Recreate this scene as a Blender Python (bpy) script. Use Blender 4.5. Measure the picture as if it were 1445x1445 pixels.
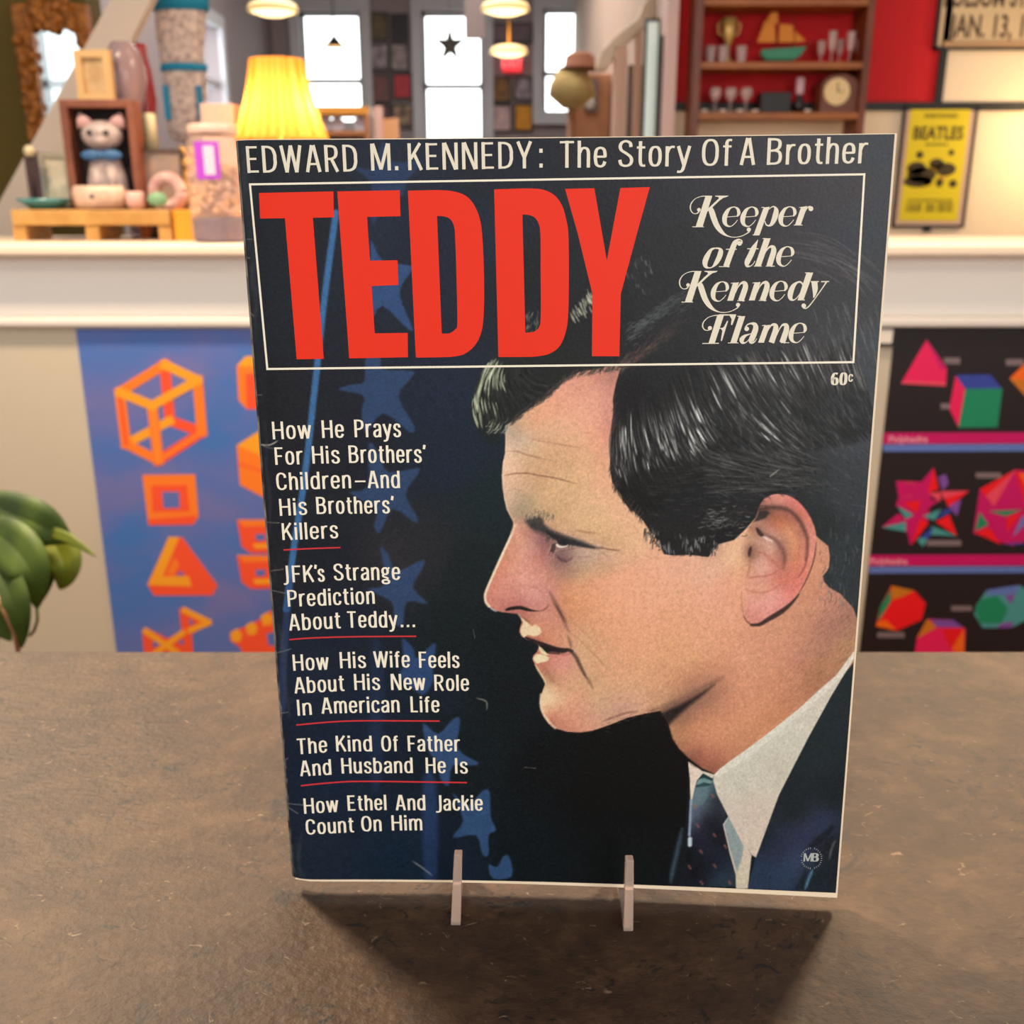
import bpy, bmesh, math, random
import numpy as np
from mathutils import Vector, Matrix
for o in list(bpy.data.objects): bpy.data.objects.remove(o)
SC = bpy.context.scene
COL = SC.collection
random.seed(5)
# ------------------------------------------------------------------ camera, world, lights, exposure
CZ = 1.167                      # eye height of the phone; the counter top is at 0.90
PITCH = math.radians(17.2)
FPX = 1430.0
cam = bpy.data.cameras.new('camera'); co = bpy.data.objects.new('camera', cam); COL.objects.link(co)
co.location = (0, 0, CZ); co.rotation_euler = (math.pi/2-PITCH, 0, 0)
cam.sensor_width = 36; cam.sensor_fit = 'HORIZONTAL'; cam.lens = 36*FPX/1445
cam.clip_start = .02; cam.clip_end = 60
cam.dof.use_dof = True; cam.dof.focus_distance = .345; cam.dof.aperture_fstop = 16.0
SC.camera = co
w = bpy.data.worlds.new('world'); SC.world = w; w.use_nodes = True
nt = w.node_tree; nt.nodes.clear()
_o = nt.nodes.new('ShaderNodeOutputWorld'); _b = nt.nodes.new('ShaderNodeBackground')
_t = nt.nodes.new('ShaderNodeTexCoord'); _s = nt.nodes.new('ShaderNodeSeparateXYZ'); _m = nt.nodes.new('ShaderNodeMapRange'); _x = nt.nodes.new('ShaderNodeMix')
_x.data_type = 'RGBA'
nt.links.new(_t.outputs['Generated'], _s.inputs[0]); nt.links.new(_s.outputs['Y'], _m.inputs['Value'])
_m.inputs['From Min'].default_value = .55; _m.inputs['From Max'].default_value = .85
nt.links.new(_m.outputs[0], _x.inputs['Factor'])
_x.inputs['A'].default_value = (.54, .535, .53, 1)          # the shop around the photographer
_x.inputs['B'].default_value = (4.2, 4.5, 4.4, 1)          # bright overcast street beyond the far windows
nt.links.new(_x.outputs['Result'], _b.inputs['Color']); nt.links.new(_b.outputs[0], _o.inputs[0])
def area(name, loc, target, size, power, col, sy=None):
    l = bpy.data.lights.new(name, 'AREA'); l.energy = power; l.color = col; l.size = size
    if sy: l.shape = 'RECTANGLE'; l.size_y = sy
    o = bpy.data.objects.new(name, l); COL.objects.link(o); o.location = loc
    o.rotation_euler = (Vector(target)-Vector(loc)).to_track_quat('-Z', 'Y').to_euler()
    return o
area('assumed_ceiling_lamp', (-1.15, 1.55, 2.35), (0, .35, .9), .30, 82, (1, .80, .56))  # assumed unseen lamps, read off the magazine's shadow on the counter
area('assumed_ceiling_lamp', (1.05, 1.95, 2.45), (0, .35, .9), .28, 56, (1, .78, .52))
area('assumed_ceiling_lamp', (.05, 2.1, 2.5), (0, .35, .9), .5, 10, (1, .82, .6))
area('front_area_light', (1.1, -2.3, 1.75), (0, .6, 1.0), 1.6, 50, (1, .98, .95), 1.5)  # added unseen soft light, placed to brighten the cover and its upper-right sheen
area('front_area_light', (-3.7, -2.2, 2.05), (-.5, 2.0, 1.2), 2.4, 26, (.84, .98, 1), 2.0)  # added light standing in for an assumed shop window that the mirror reflects
area('back_room_light', (-.6, 5.6, 3.1), (-.6, 5.6, 0), 2.4, 120, (1, .92, .84))  # added unseen light that brightens the far room
def spot(loc, target, power, col, ang, size=.035):  # assumed unseen lamps, aimed at the ledge and the right wall
    l = bpy.data.lights.new('assumed_track_light', 'SPOT'); l.energy = power; l.color = col; l.spot_size = math.radians(ang); l.spot_blend = .5; l.shadow_soft_size = size
    o = bpy.data.objects.new('assumed_track_light', l); COL.objects.link(o); o.location = loc; o.rotation_euler = (Vector(target)-Vector(loc)).to_track_quat('-Z', 'Y').to_euler()
spot((-.95, .85, 1.95), (-.8, 2.25, 1.0), 11, (1, .84, .68), 100)
spot((1.15, .85, 1.95), (1.1, 2.25, 1.0), 11, (1, .80, .58), 80)
spot((2.3, 2.2, 2.9), (1.9, 3.6, 1.35), 17, (1, .80, .50), 60)
SC.view_settings.view_transform = 'Standard'; SC.view_settings.look = 'None'; SC.view_settings.gamma = 1
SC.view_settings.exposure = 0.0
# ------------------------------------------------------------------ helpers
def lin(c):
    return tuple(((v/255.)/12.92 if v/255. <= .04045 else ((v/255.+.055)/1.055)**2.4) for v in c)
MATS = {}
def mat(name, rgb, rough=.6, metal=0, emit=None, es=1., trans=0, ior=1.45, spec=.5, noise=None, scale=20, bump=0, alpha=1, coat=0):
    if name in MATS: return MATS[name]
    m = bpy.data.materials.new(name); m.use_nodes = True; MATS[name] = m
    n = m.node_tree; b = n.nodes['Principled BSDF']
    b.inputs['Base Color'].default_value = (*lin(rgb), 1); b.inputs['Roughness'].default_value = rough; b.inputs['Metallic'].default_value = metal
    b.inputs['Transmission Weight'].default_value = trans; b.inputs['IOR'].default_value = ior; b.inputs['Specular IOR Level'].default_value = spec
    b.inputs['Coat Weight'].default_value = coat; b.inputs['Alpha'].default_value = alpha
    if emit: b.inputs['Emission Color'].default_value = (*lin(emit), 1); b.inputs['Emission Strength'].default_value = es
    if noise or bump:
        tc = n.nodes.new('ShaderNodeTexCoord'); tx = n.nodes.new('ShaderNodeTexNoise'); tx.inputs['Scale'].default_value = scale; tx.inputs['Detail'].default_value = 4
        n.links.new(tc.outputs['Object'], tx.inputs['Vector'])
        if noise:
            r = n.nodes.new('ShaderNodeValToRGB'); r.color_ramp.elements[0].position = .35; r.color_ramp.elements[1].position = .65
            r.color_ramp.elements[0].color = (*lin(rgb), 1); r.color_ramp.elements[1].color = (*lin(noise), 1)
            n.links.new(tx.outputs[0], r.inputs[0]); n.links.new(r.outputs[0], b.inputs['Base Color'])
        if bump:
            bp = n.nodes.new('ShaderNodeBump'); bp.inputs['Strength'].default_value = bump; bp.inputs['Distance'].default_value = .01
            n.links.new(tx.outputs[0], bp.inputs['Height']); n.links.new(bp.outputs[0], b.inputs['Normal'])
    return m
def P(px, py, Y):
    """a measured photo position, at distance Y from the camera, as a point in the room"""
    x = (px-722.5)/FPX; y = -(py-722.5)/FPX
    d = Vector((x, math.cos(PITCH)+y*math.sin(PITCH), y*math.cos(PITCH)-math.sin(PITCH)))
    d *= Y/d.y
    return Vector((d.x, d.y, d.z+CZ))
def ps(n, Y): return n*Y/FPX/.99
class MB:
    """collects shapes, links them as one mesh"""
    def __init__(s): s.v = []; s.f = []; s.m = []; s.sm = []
    def add(s, vs, fs, mi=0, smooth=False):
        k = len(s.v); s.v += [tuple(v) for v in vs]
        for f in fs: s.f.append([i+k for i in f]); s.m.append(mi); s.sm.append(smooth)
        return s
    def box(s, x0, x1, y0, y1, z0, z1, mi=0, M=None):
        vs = [Vector((x, y, z)) for x in (x0, x1) for y in (y0, y1) for z in (z0, z1)]
        if M: vs = [M @ v for v in vs]
        return s.add(vs, [(0,1,3,2),(4,6,7,5),(0,4,5,1),(2,3,7,6),(0,2,6,4),(1,5,7,3)], mi)
    def lathe(s, prof, c=(0, 0, 0), n=32, mi=0, sx=1, sy=1, smooth=True, M=None, caps=True):
        vs = []; fs = []; m = len(prof)
        for r, z in prof:
            for i in range(n):
                a = 2*math.pi*i/n; v = Vector((r*math.cos(a)*sx, r*math.sin(a)*sy, z))
                vs.append((M @ v if M else v)+Vector(c))
        for j in range(m-1):
            for i in range(n):
                fs.append((j*n+i, j*n+(i+1) % n, (j+1)*n+(i+1) % n, (j+1)*n+i))
        if caps:
            fs.append(tuple(range(n-1, -1, -1))); fs.append(tuple((m-1)*n+i for i in range(n)))
        return s.add(vs, fs, mi, smooth)
    def ball(s, c, r, mi=0, sx=1, sy=1, sz=1, n=20, M=None):
        k = 12
        prof = [(max(1e-4, r*math.sin(math.pi*i/k)), -r*math.cos(math.pi*i/k)*sz) for i in range(k+1)]
        return s.lathe(prof, c, n, mi, sx, sy, True, M)
    def tube(s, pts, r, n=10, mi=0, smooth=True):
        pts = [Vector(p) for p in pts]; rs = r if isinstance(r, (list, tuple)) else [r]*len(pts)
        vs = []; fs = []; up = Vector((0, 0, 1)); X = None
        for i, p in enumerate(pts):
            t = (pts[min(i+1, len(pts)-1)]-pts[max(i-1, 0)]).normalized()
            if X is None: X = t.cross(up if abs(t.z) < .9 else Vector((0, 1, 0))).normalized()
            X = (X-t*X.dot(t)).normalized(); Y = t.cross(X)
            for k in range(n):
                a = 2*math.pi*k/n; vs.append(p+(X*math.cos(a)+Y*math.sin(a))*rs[i])
        for i in range(len(pts)-1):
            for k in range(n): fs.append((i*n+k, i*n+(k+1) % n, (i+1)*n+(k+1) % n, (i+1)*n+k))
        fs.append(tuple(range(n-1, -1, -1))); fs.append(tuple((len(pts)-1)*n+k for k in range(n)))
        return s.add(vs, fs, mi, smooth)
    def prism(s, pts, y0, y1, mi=0, smooth=False):
        """outline in x, z with thickness from y0 to y1"""
        n = len(pts); vs = [(p[0], y0, p[1]) for p in pts]+[(p[0], y1, p[1]) for p in pts]
        ar = sum(pts[i][0]*pts[(i+1) % n][1]-pts[(i+1) % n][0]*pts[i][1] for i in range(n))
        f0 = list(range(n)); f1 = list(range(2*n-1, n-1, -1))
        if ar < 0: f0.reverse(); f1.reverse()
        fs = [f0, f1]+[((i+1) % n, i, n+i, n+(i+1) % n) if ar > 0 else (i, (i+1) % n, n+(i+1) % n, n+i) for i in range(n)]
        return s.add(vs, fs, mi, smooth)
    def build(s, name, mats, parent=None, bevel=0, seg=2, loc=None):
        me = bpy.data.meshes.new(name); vs = s.v
        if loc is not None: vs = [tuple(Vector(v)-Vector(loc)) for v in vs]
        elif parent is not None: vs = [tuple(Vector(v)-WL[parent.name]) for v in vs]
        me.from_pydata(vs, [], s.f)
        for m in (mats if isinstance(mats, (list, tuple)) else [mats]): me.materials.append(m)
        me.polygons.foreach_set('material_index', s.m); me.polygons.foreach_set('use_smooth', s.sm)
        bm = bmesh.new(); bm.from_mesh(me); bmesh.ops.recalc_face_normals(bm, faces=bm.faces); bm.to_mesh(me); bm.free()
        me.update()
        o = bpy.data.objects.new(name, me); COL.objects.link(o)
        if loc is not None: o.location = loc
        WL[o.name] = Vector(loc) if loc is not None else (WL[parent.name].copy() if parent is not None else Vector((0, 0, 0)))
        if parent is not None:
            o.parent = parent
        if bevel:
            b = o.modifiers.new('bevel', 'BEVEL'); b.width = bevel; b.segments = seg; b.limit_method = 'ANGLE'
        return o
WL = {}
def tag(o, label=None, cat=None, group=None, kind=None):
    if label: o['label'] = label
    if cat: o['category'] = cat
    if group: o['group'] = group
    if kind: o['kind'] = kind
    return o
def thing(name, loc, label, cat, group=None):
    e = bpy.data.objects.new(name, None); e.empty_display_size = .05; COL.objects.link(e); e.location = loc; WL[e.name] = Vector(loc)
    return tag(e, label, cat, group)
def struct(o): o['kind'] = 'structure'; return o
def letters(mb, text, M, h, mi=0, sx=1., bold=.0, align='CENTER', depth=.0005):
    """raised printed lettering in the frame M (x along the line, y up)"""
    c = bpy.data.curves.new('t', 'FONT'); c.body = text; c.size = 1; c.align_x = align; c.offset = bold; c.resolution_u = 3
    o = bpy.data.objects.new('t', c); COL.objects.link(o)
    dg = bpy.context.evaluated_depsgraph_get(); me = bpy.data.meshes.new_from_object(o.evaluated_get(dg))
    k = h/.73
    mb.add([M @ Vector((v.co.x*k*sx, v.co.y*k, depth)) for v in me.vertices], [tuple(p.vertices) for p in me.polygons], mi)
    bpy.data.objects.remove(o); bpy.data.curves.remove(c); bpy.data.meshes.remove(me)
# ---------------------------------------------------------------- cover print (flat artwork, measured off the cover)
OX, OY, CW, CH = 318, 176, 960, 1104
rng = np.random.RandomState(7)
def cr(x0, y0, s, pts):
    return [(x0 + p[0]/s, y0 + p[1]/s) + tuple(p[2:]) for p in pts]
def spl(pts, n=8, closed=False):
    P = np.array(pts, float); m = len(P); out = []
    for i in range(m if closed else m-1):
        if closed: a, b, c, d = P[(i-1) % m], P[i], P[(i+1) % m], P[(i+2) % m]
        else: a, b, c, d = P[max(i-1, 0)], P[i], P[i+1], P[min(i+2, m-1)]
        for k in range(n):
            t = k/n
            out.append(.5*((2*b) + (c-a)*t + (2*a-5*b+4*c-d)*t*t + (3*b-a-3*c+d)*t**3))
    if not closed: out.append(P[-1])
    return np.array(out)
def pmask(pts, soft=1.4, smooth=0):
    """anti-aliased polygon coverage on the artwork raster: (slices, alpha)"""
    P = np.array(pts, float)[:, :2]
    if smooth: P = spl(P, smooth, True)
    P = P - (OX, OY); pad = soft + 2
    x0 = int(max(0, P[:, 0].min()-pad)); x1 = int(min(CW, P[:, 0].max()+pad+1))
    y0 = int(max(0, P[:, 1].min()-pad)); y1 = int(min(CH, P[:, 1].max()+pad+1))
    if x1 <= x0 or y1 <= y0: return None, None
    X, Y = np.meshgrid(np.arange(x0, x1, dtype=np.float32), np.arange(y0, y1, dtype=np.float32))
    ins = np.zeros(X.shape, bool); d2 = np.full(X.shape, 1e9, np.float32)
    for i in range(len(P)):
        ax, ay = P[i]; bx, by = P[(i+1) % len(P)]
        if ay != by:
            c = (ay > Y) != (by > Y)
            ins ^= c & (X < (bx-ax)*(Y-ay)/(by-ay) + ax)
        ex, ey = bx-ax, by-ay; L = ex*ex+ey*ey
        if L < 1e-9: continue
        t = np.clip(((X-ax)*ex+(Y-ay)*ey)/L, 0, 1)
        d2 = np.minimum(d2, (X-ax-t*ex)**2 + (Y-ay-t*ey)**2)
    sd = np.sqrt(d2); sd[ins] *= -1
    a = np.clip(.5 - sd/soft, 0, 1); a = a*a*(3-2*a)
    return (slice(y0, y1), slice(x0, x1)), a
def fill(C, pts, col, soft=1.4, alpha=1., smooth=0):
    s, a = pmask(pts, soft, smooth)
    if s is None: return
    a = (a*alpha)[..., None]
    src = col[s] if isinstance(col, np.ndarray) and col.ndim == 3 else np.array(col, np.float32)
    C[s] = C[s]*(1-a) + src*a
def line(C, pts, col, w=2., alpha=1., soft=1.2, sm=6, taper=True, fade=False):
    P = np.array([(p[0], p[1], p[2] if len(p) > 2 else w) for p in pts], float)
    if sm > 1 and len(P) > 2: P = spl(P, sm)
    n = len(P)
    Q = P[:, :2] - (OX, OY); hw = P[:, 2]/2
    if taper: hw = hw*np.clip(np.sin(np.linspace(.12, math.pi-.12, n))*1.5, .25, 1)
    pad = hw.max()+soft+1
    x0 = int(max(0, Q[:, 0].min()-pad)); x1 = int(min(CW, Q[:, 0].max()+pad+1))
    y0 = int(max(0, Q[:, 1].min()-pad)); y1 = int(min(CH, Q[:, 1].max()+pad+1))
    if x1 <= x0 or y1 <= y0: return
    X, Y = np.meshgrid(np.arange(x0, x1, dtype=np.float32), np.arange(y0, y1, dtype=np.float32))
    best = np.full(X.shape, 1e9, np.float32); bt = np.zeros(X.shape, np.float32)
    for i in range(n-1):
        ax, ay = Q[i]; ex, ey = Q[i+1]-Q[i]; L = ex*ex+ey*ey+1e-9
        t = np.clip(((X-ax)*ex+(Y-ay)*ey)/L, 0, 1)
        d = np.sqrt((X-ax-t*ex)**2+(Y-ay-t*ey)**2) - (hw[i]+(hw[i+1]-hw[i])*t)
        if fade: bt = np.where(d < best, (i+t)/(n-1), bt)
        best = np.minimum(best, d)
    a = np.clip(.5-best/soft, 0, 1)*alpha
    if fade: a = a*np.clip(np.sin(np.pi*bt)*1.15, 0, 1)
    a = a[..., None]
    C[y0:y1, x0:x1] = C[y0:y1, x0:x1]*(1-a) + np.array(col, np.float32)*a
def blur(A, r):
    k = np.exp(-.5*(np.arange(-int(3*r)-1, int(3*r)+2)/r)**2); k /= k.sum()
    h = len(k)//2
    for ax in (0, 1):
        pw = [(0, 0)]*A.ndim; pw[ax] = (h, h)
        B = np.pad(A, pw, mode='edge'); o = np.zeros_like(A)
        for i, w in enumerate(k):
            o += w*(B[i:i+A.shape[0]] if ax == 0 else B[:, i:i+A.shape[1]])
        A = o
    return A
def field(pts, x0, y0, x1, y1, p=3.2, step=4):
    """smooth colour field through printed colour samples (x, y, r, g, b)"""
    A = np.array(pts, np.float32)
    xs = np.arange(x0, x1+step, step); ys = np.arange(y0, y1+step, step)
    X, Y = np.meshgrid(xs, ys); W = 0; S = 0
    for x, y, r, g, b in A:
        w = 1/(((X-x)**2+(Y-y)**2+30.)**(p/2)); W = W+w; S = S+w[..., None]*np.array((r, g, b))
    F = (S/W[..., None]).astype(np.float32)
    F = blur(F, 1.6)
    yy = (np.arange(y0, y1)-y0)/step; xx = (np.arange(x0, x1)-x0)/step
    iy = yy.astype(int); ix = xx.astype(int); fy = (yy-iy)[:, None, None]; fx = (xx-ix)[None, :, None]
    G = (F[iy][:, ix]*(1-fy)*(1-fx)+F[iy+1][:, ix]*fy*(1-fx)+F[iy][:, ix+1]*(1-fy)*fx+F[iy+1][:, ix+1]*fy*fx)
    return G
def full(pts, **k):
    return field(pts, OX, OY, OX+CW, OY+CH, **k)

SKIN = [  # forehead
(716,612,205,172,146),(724,604,176,146,122),(730,616,188,158,134),(738,625,205,172,142),(728,632,196,164,138),(718,630,224,186,158),(716,648,226,184,152),(730,645,224,180,146),
(744,640,206,164,126),(714,665,226,182,150),(730,660,222,176,142),(745,665,202,158,120),(714,685,222,178,146),(728,682,216,172,138),(744,690,200,158,122),(720,705,208,170,140),
(734,704,176,150,120),(748,712,176,150,118),(724,722,186,154,126),(735,728,160,134,106),(760,715,200,162,122),(770,700,210,166,124),
(740,598,216,164,126),(760,585,222,160,124),(780,572,224,158,126),(800,552,220,150,124),(820,542,214,146,122),(845,530,202,138,116),(862,530,186,128,110),(866,545,192,132,112),(858,560,208,142,122),
(840,560,222,154,130),(860,590,206,138,118),(835,590,226,160,132),(810,590,226,164,132),(790,605,222,168,132),(770,612,216,166,130),(855,615,212,140,118),(840,620,224,160,126),(815,625,218,166,128),
(855,645,218,158,124),(830,650,216,164,124),(800,650,208,160,120),(775,645,208,160,120),(765,668,206,158,120),(790,680,210,166,124),(820,680,216,168,126),(850,680,222,166,130),(860,700,224,168,132),
(780,705,210,164,122),(810,710,212,168,126),(840,715,218,172,130),(870,712,222,170,132),(790,728,206,162,118),(820,735,214,170,126),(850,740,218,172,128),(880,735,222,170,132),(905,745,222,170,132),
(775,725,186,150,112),(768,734,196,154,118),(785,742,208,158,122),(800,750,208,162,124),(830,755,210,164,122),(855,762,206,160,118),(880,765,216,168,126),(905,770,224,172,134),(925,785,222,164,130),
# eye
(735,750,206,142,116),(748,750,176,120,104),(760,752,160,112,104),(768,762,150,102,98),(765,775,176,116,106),(790,768,150,118,106),(805,772,176,140,122),(820,775,190,156,136),(840,780,200,162,140),(860,785,206,162,132),
(800,785,130,96,92),(792,790,120,88,84),(812,790,186,150,126),(830,795,190,152,122),(850,800,204,156,120),(795,800,176,128,110),(806,808,170,132,106),(880,790,216,164,128),(905,800,222,162,130),(820,815,206,156,120),
# nose
(728,744,222,164,134),(732,762,214,152,124),(724,775,206,140,112),(712,790,208,134,108),(704,805,206,124,100),(697,818,208,122,104),(692,832,206,126,106),(690,845,200,122,104),(698,852,196,120,104),(742,770,214,158,136),(740,785,214,152,130),
(725,795,214,146,122),(745,800,210,144,122),(760,790,196,128,112),(755,805,206,140,120),(720,812,214,144,122),(738,818,220,158,136),(752,818,216,150,130),(768,812,204,142,118),(775,825,196,134,112),(710,828,210,140,120),
(712,842,204,130,112),(725,835,204,128,110),(735,840,206,136,120),(745,840,214,152,138),(758,842,216,156,142),(766,840,206,146,130),(770,830,200,138,120),(760,852,198,128,116),(745,852,196,120,108),(730,850,188,112,100),(715,858,186,112,100),(725,862,170,100,92),
# upper lip / cheek near nose
(745,870,180,118,94),(755,872,206,142,118),(765,868,204,140,116),(778,865,200,134,114),(785,875,200,136,112),(760,885,204,132,104),(775,888,206,134,106),(790,890,206,144,114),(770,900,206,130,102),(785,905,208,142,112),(797,905,206,154,116),(795,890,204,144,116),
(745,898,190,110,90),(752,903,160,94,76),(768,908,200,124,94),
# lower lip / chin
(765,930,206,130,108),(775,926,196,110,96),(790,928,206,126,112),(785,935,214,142,126),(800,930,204,134,118),(798,945,212,150,126),(780,945,214,146,124),(764,938,186,110,88),(772,950,170,118,90),(778,960,182,132,98),(785,965,200,146,114),(800,960,214,156,122),(815,962,206,156,120),
(768,970,222,186,146),(775,980,232,200,160),(768,990,230,194,152),(782,988,228,190,150),(792,980,216,164,128),(795,995,216,160,126),(768,1002,226,180,142),(780,1005,208,144,112),(776,1014,196,126,100),(790,1012,204,134,108),(805,1005,212,150,120),(810,1020,206,140,112),(825,1022,208,146,118),(795,1024,196,128,106),(830,1008,208,150,124),
(820,985,212,152,120),(835,980,206,160,122),(845,995,204,160,126),(850,1010,202,154,124),(865,1005,196,148,122),(880,998,200,150,124),(900,985,208,156,126),
# cheek
(800,830,208,144,108),(815,835,214,150,112),(830,830,220,154,116),(855,825,226,158,124),(880,815,228,160,126),(905,815,228,162,128),(930,805,226,164,132),(950,800,222,164,134),(800,850,206,136,98),(820,855,216,148,108),(845,855,222,156,118),(870,850,226,158,122),(900,850,228,162,126),(930,845,226,162,128),
(960,830,224,164,130),(985,810,222,166,136),(1010,800,222,168,140),(1030,785,226,178,140),(1040,775,224,172,136),(1010,780,200,150,122),(810,875,206,146,108),(830,880,214,154,114),(855,885,220,156,118),(885,885,222,156,120),(915,880,224,158,122),(945,870,222,160,122),(975,860,222,160,126),(1005,845,224,160,130),(1030,830,222,156,126),
(1040,810,220,160,124),(808,895,206,150,116),(820,905,206,158,120),(835,905,206,154,114),(850,915,214,156,118),(880,915,220,158,120),(910,915,220,158,120),(940,905,218,158,118),(970,895,218,158,120),(1000,885,220,158,122),(1025,870,222,158,126),(1040,855,220,156,124),
(815,925,210,162,124),(830,935,208,160,122),(845,930,206,156,116),(850,945,212,156,120),(880,945,216,158,120),(910,945,214,158,118),(940,935,214,156,116),(970,930,214,156,116),(1000,915,216,156,120),(1030,905,216,152,118),(840,960,206,160,120),(865,965,212,158,122),(895,970,210,158,122),(925,965,210,154,116),(955,955,206,148,110),(985,950,200,140,106),(1010,940,206,144,110),
(930,985,200,148,114),(955,975,190,136,104),(975,968,176,124,98),(1000,960,180,126,100),(1020,955,194,134,104),
# neck
(960,1000,140,100,84),(980,990,150,108,88),(1000,985,160,114,90),(1020,975,180,126,98),(985,1005,176,122,94),(965,1018,160,112,86),(1000,1005,188,128,98),(1020,995,196,134,104),(950,1032,176,126,92),(965,1035,196,136,100),(985,1025,204,140,104),(1010,1020,206,142,106),(960,1048,170,118,88),(975,1052,186,124,94),(1000,1045,200,134,102),(1025,1040,204,140,106),
(980,1070,140,90,72),(995,1068,176,112,88),(1010,1075,176,112,88),(1005,1085,150,96,74),(1030,1062,188,128,96),(1045,1015,206,142,106),(1050,1045,196,136,102),(1040,990,204,140,108),(1060,1000,206,142,108),(1065,1030,200,138,102),(1040,960,206,144,112),(1060,970,208,144,112),(1085,985,204,140,106),(1090,1010,196,134,98),(1060,940,208,148,114),(1045,925,212,150,118),(1060,900,210,148,116),
(1080,945,206,144,112),(1100,960,200,138,106),(1115,985,190,130,98),(1120,955,196,136,104),(1085,915,206,144,114),(1105,925,202,140,110),(1130,935,190,130,104),(1145,960,176,120,90),(1160,940,176,124,92),(1100,895,206,146,114),(1120,905,198,138,110),(1145,915,186,130,104),(1165,915,176,122,98),(1185,920,180,130,96),(1195,905,180,134,100),(1120,880,202,142,112),(1140,885,192,134,106),
(1160,885,180,124,102),(1180,890,170,118,98),(1198,885,170,122,96),(1140,860,202,142,110),(1155,855,198,138,110),(1175,865,184,128,106),(1195,870,168,118,98),(1150,835,202,138,108),(1160,845,198,136,110),(1150,815,206,144,110),(1158,825,196,134,108)]
EAR = [(1075,706,206,120,104),(1085,704,224,142,128),(1100,702,232,150,136),(1115,706,230,136,124),(1128,716,222,116,104),(1138,728,224,124,106),(1144,742,230,140,118),(1147,758,230,146,124),(1147,775,226,146,128),(1143,792,222,140,120),(1137,806,216,126,108),(1130,820,212,120,104),(1118,840,218,128,112),
(1082,713,230,160,142),(1100,712,234,158,140),(1120,722,228,144,124),(1132,738,232,152,128),(1138,755,226,146,122),(1140,772,214,138,120),
(1074,718,60,44,38),(1088,718,96,66,56),(1100,719,110,70,60),(1115,724,110,66,58),(1126,736,110,66,58),(1134,750,120,70,62),(1138,765,150,92,80),(1080,726,70,44,36),
(1095,728,176,102,70),(1108,732,186,108,76),(1118,744,200,124,86),(1126,758,206,130,92),(1130,775,200,122,92),(1128,790,200,118,92),(1120,805,204,118,96),(1088,738,180,100,72),(1100,745,186,108,80),(1112,748,222,158,116),(1116,762,216,150,112),(1114,778,214,148,106),(1114,792,210,138,100),(1108,805,204,122,96),
(1072,735,216,166,148),(1080,742,196,138,118),(1070,745,110,72,58),(1074,752,120,84,72),(1085,754,190,140,128),(1090,758,206,160,150),(1098,766,140,92,84),(1104,776,120,76,70),(1106,790,140,86,78),(1100,800,180,112,96),(1092,770,220,172,148),(1094,780,206,144,122),(1082,765,214,166,140),(1070,760,200,150,120),(1060,745,190,130,96),(1058,760,216,162,126),
(1060,775,120,80,66),(1058,782,110,74,62),(1066,772,170,120,98),(1078,782,204,146,126),(1090,795,206,128,106),(1075,795,222,164,146),(1085,805,222,162,144),(1072,808,226,168,150),(1062,800,206,154,128),(1060,812,200,136,110),(1075,815,200,134,112),(1090,815,206,130,110),(1100,815,198,112,94),
(1052,800,214,154,118),(1050,820,216,152,122),(1065,825,222,160,136),(1080,824,216,152,126),(1095,822,204,124,102),(1105,825,200,108,92),(1055,835,220,156,134),(1068,836,208,146,116),(1085,835,222,156,136),(1100,835,224,154,140),(1110,838,214,124,110),(1055,850,222,152,134),(1060,862,216,138,124),(1070,858,224,152,136),(1085,850,228,160,146),(1098,850,224,148,136),(1065,872,206,130,114),(1080,868,218,144,130),(1095,860,216,136,124),(1055,870,200,130,112),(1048,845,218,154,130),(1046,800,220,160,122)]

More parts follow.
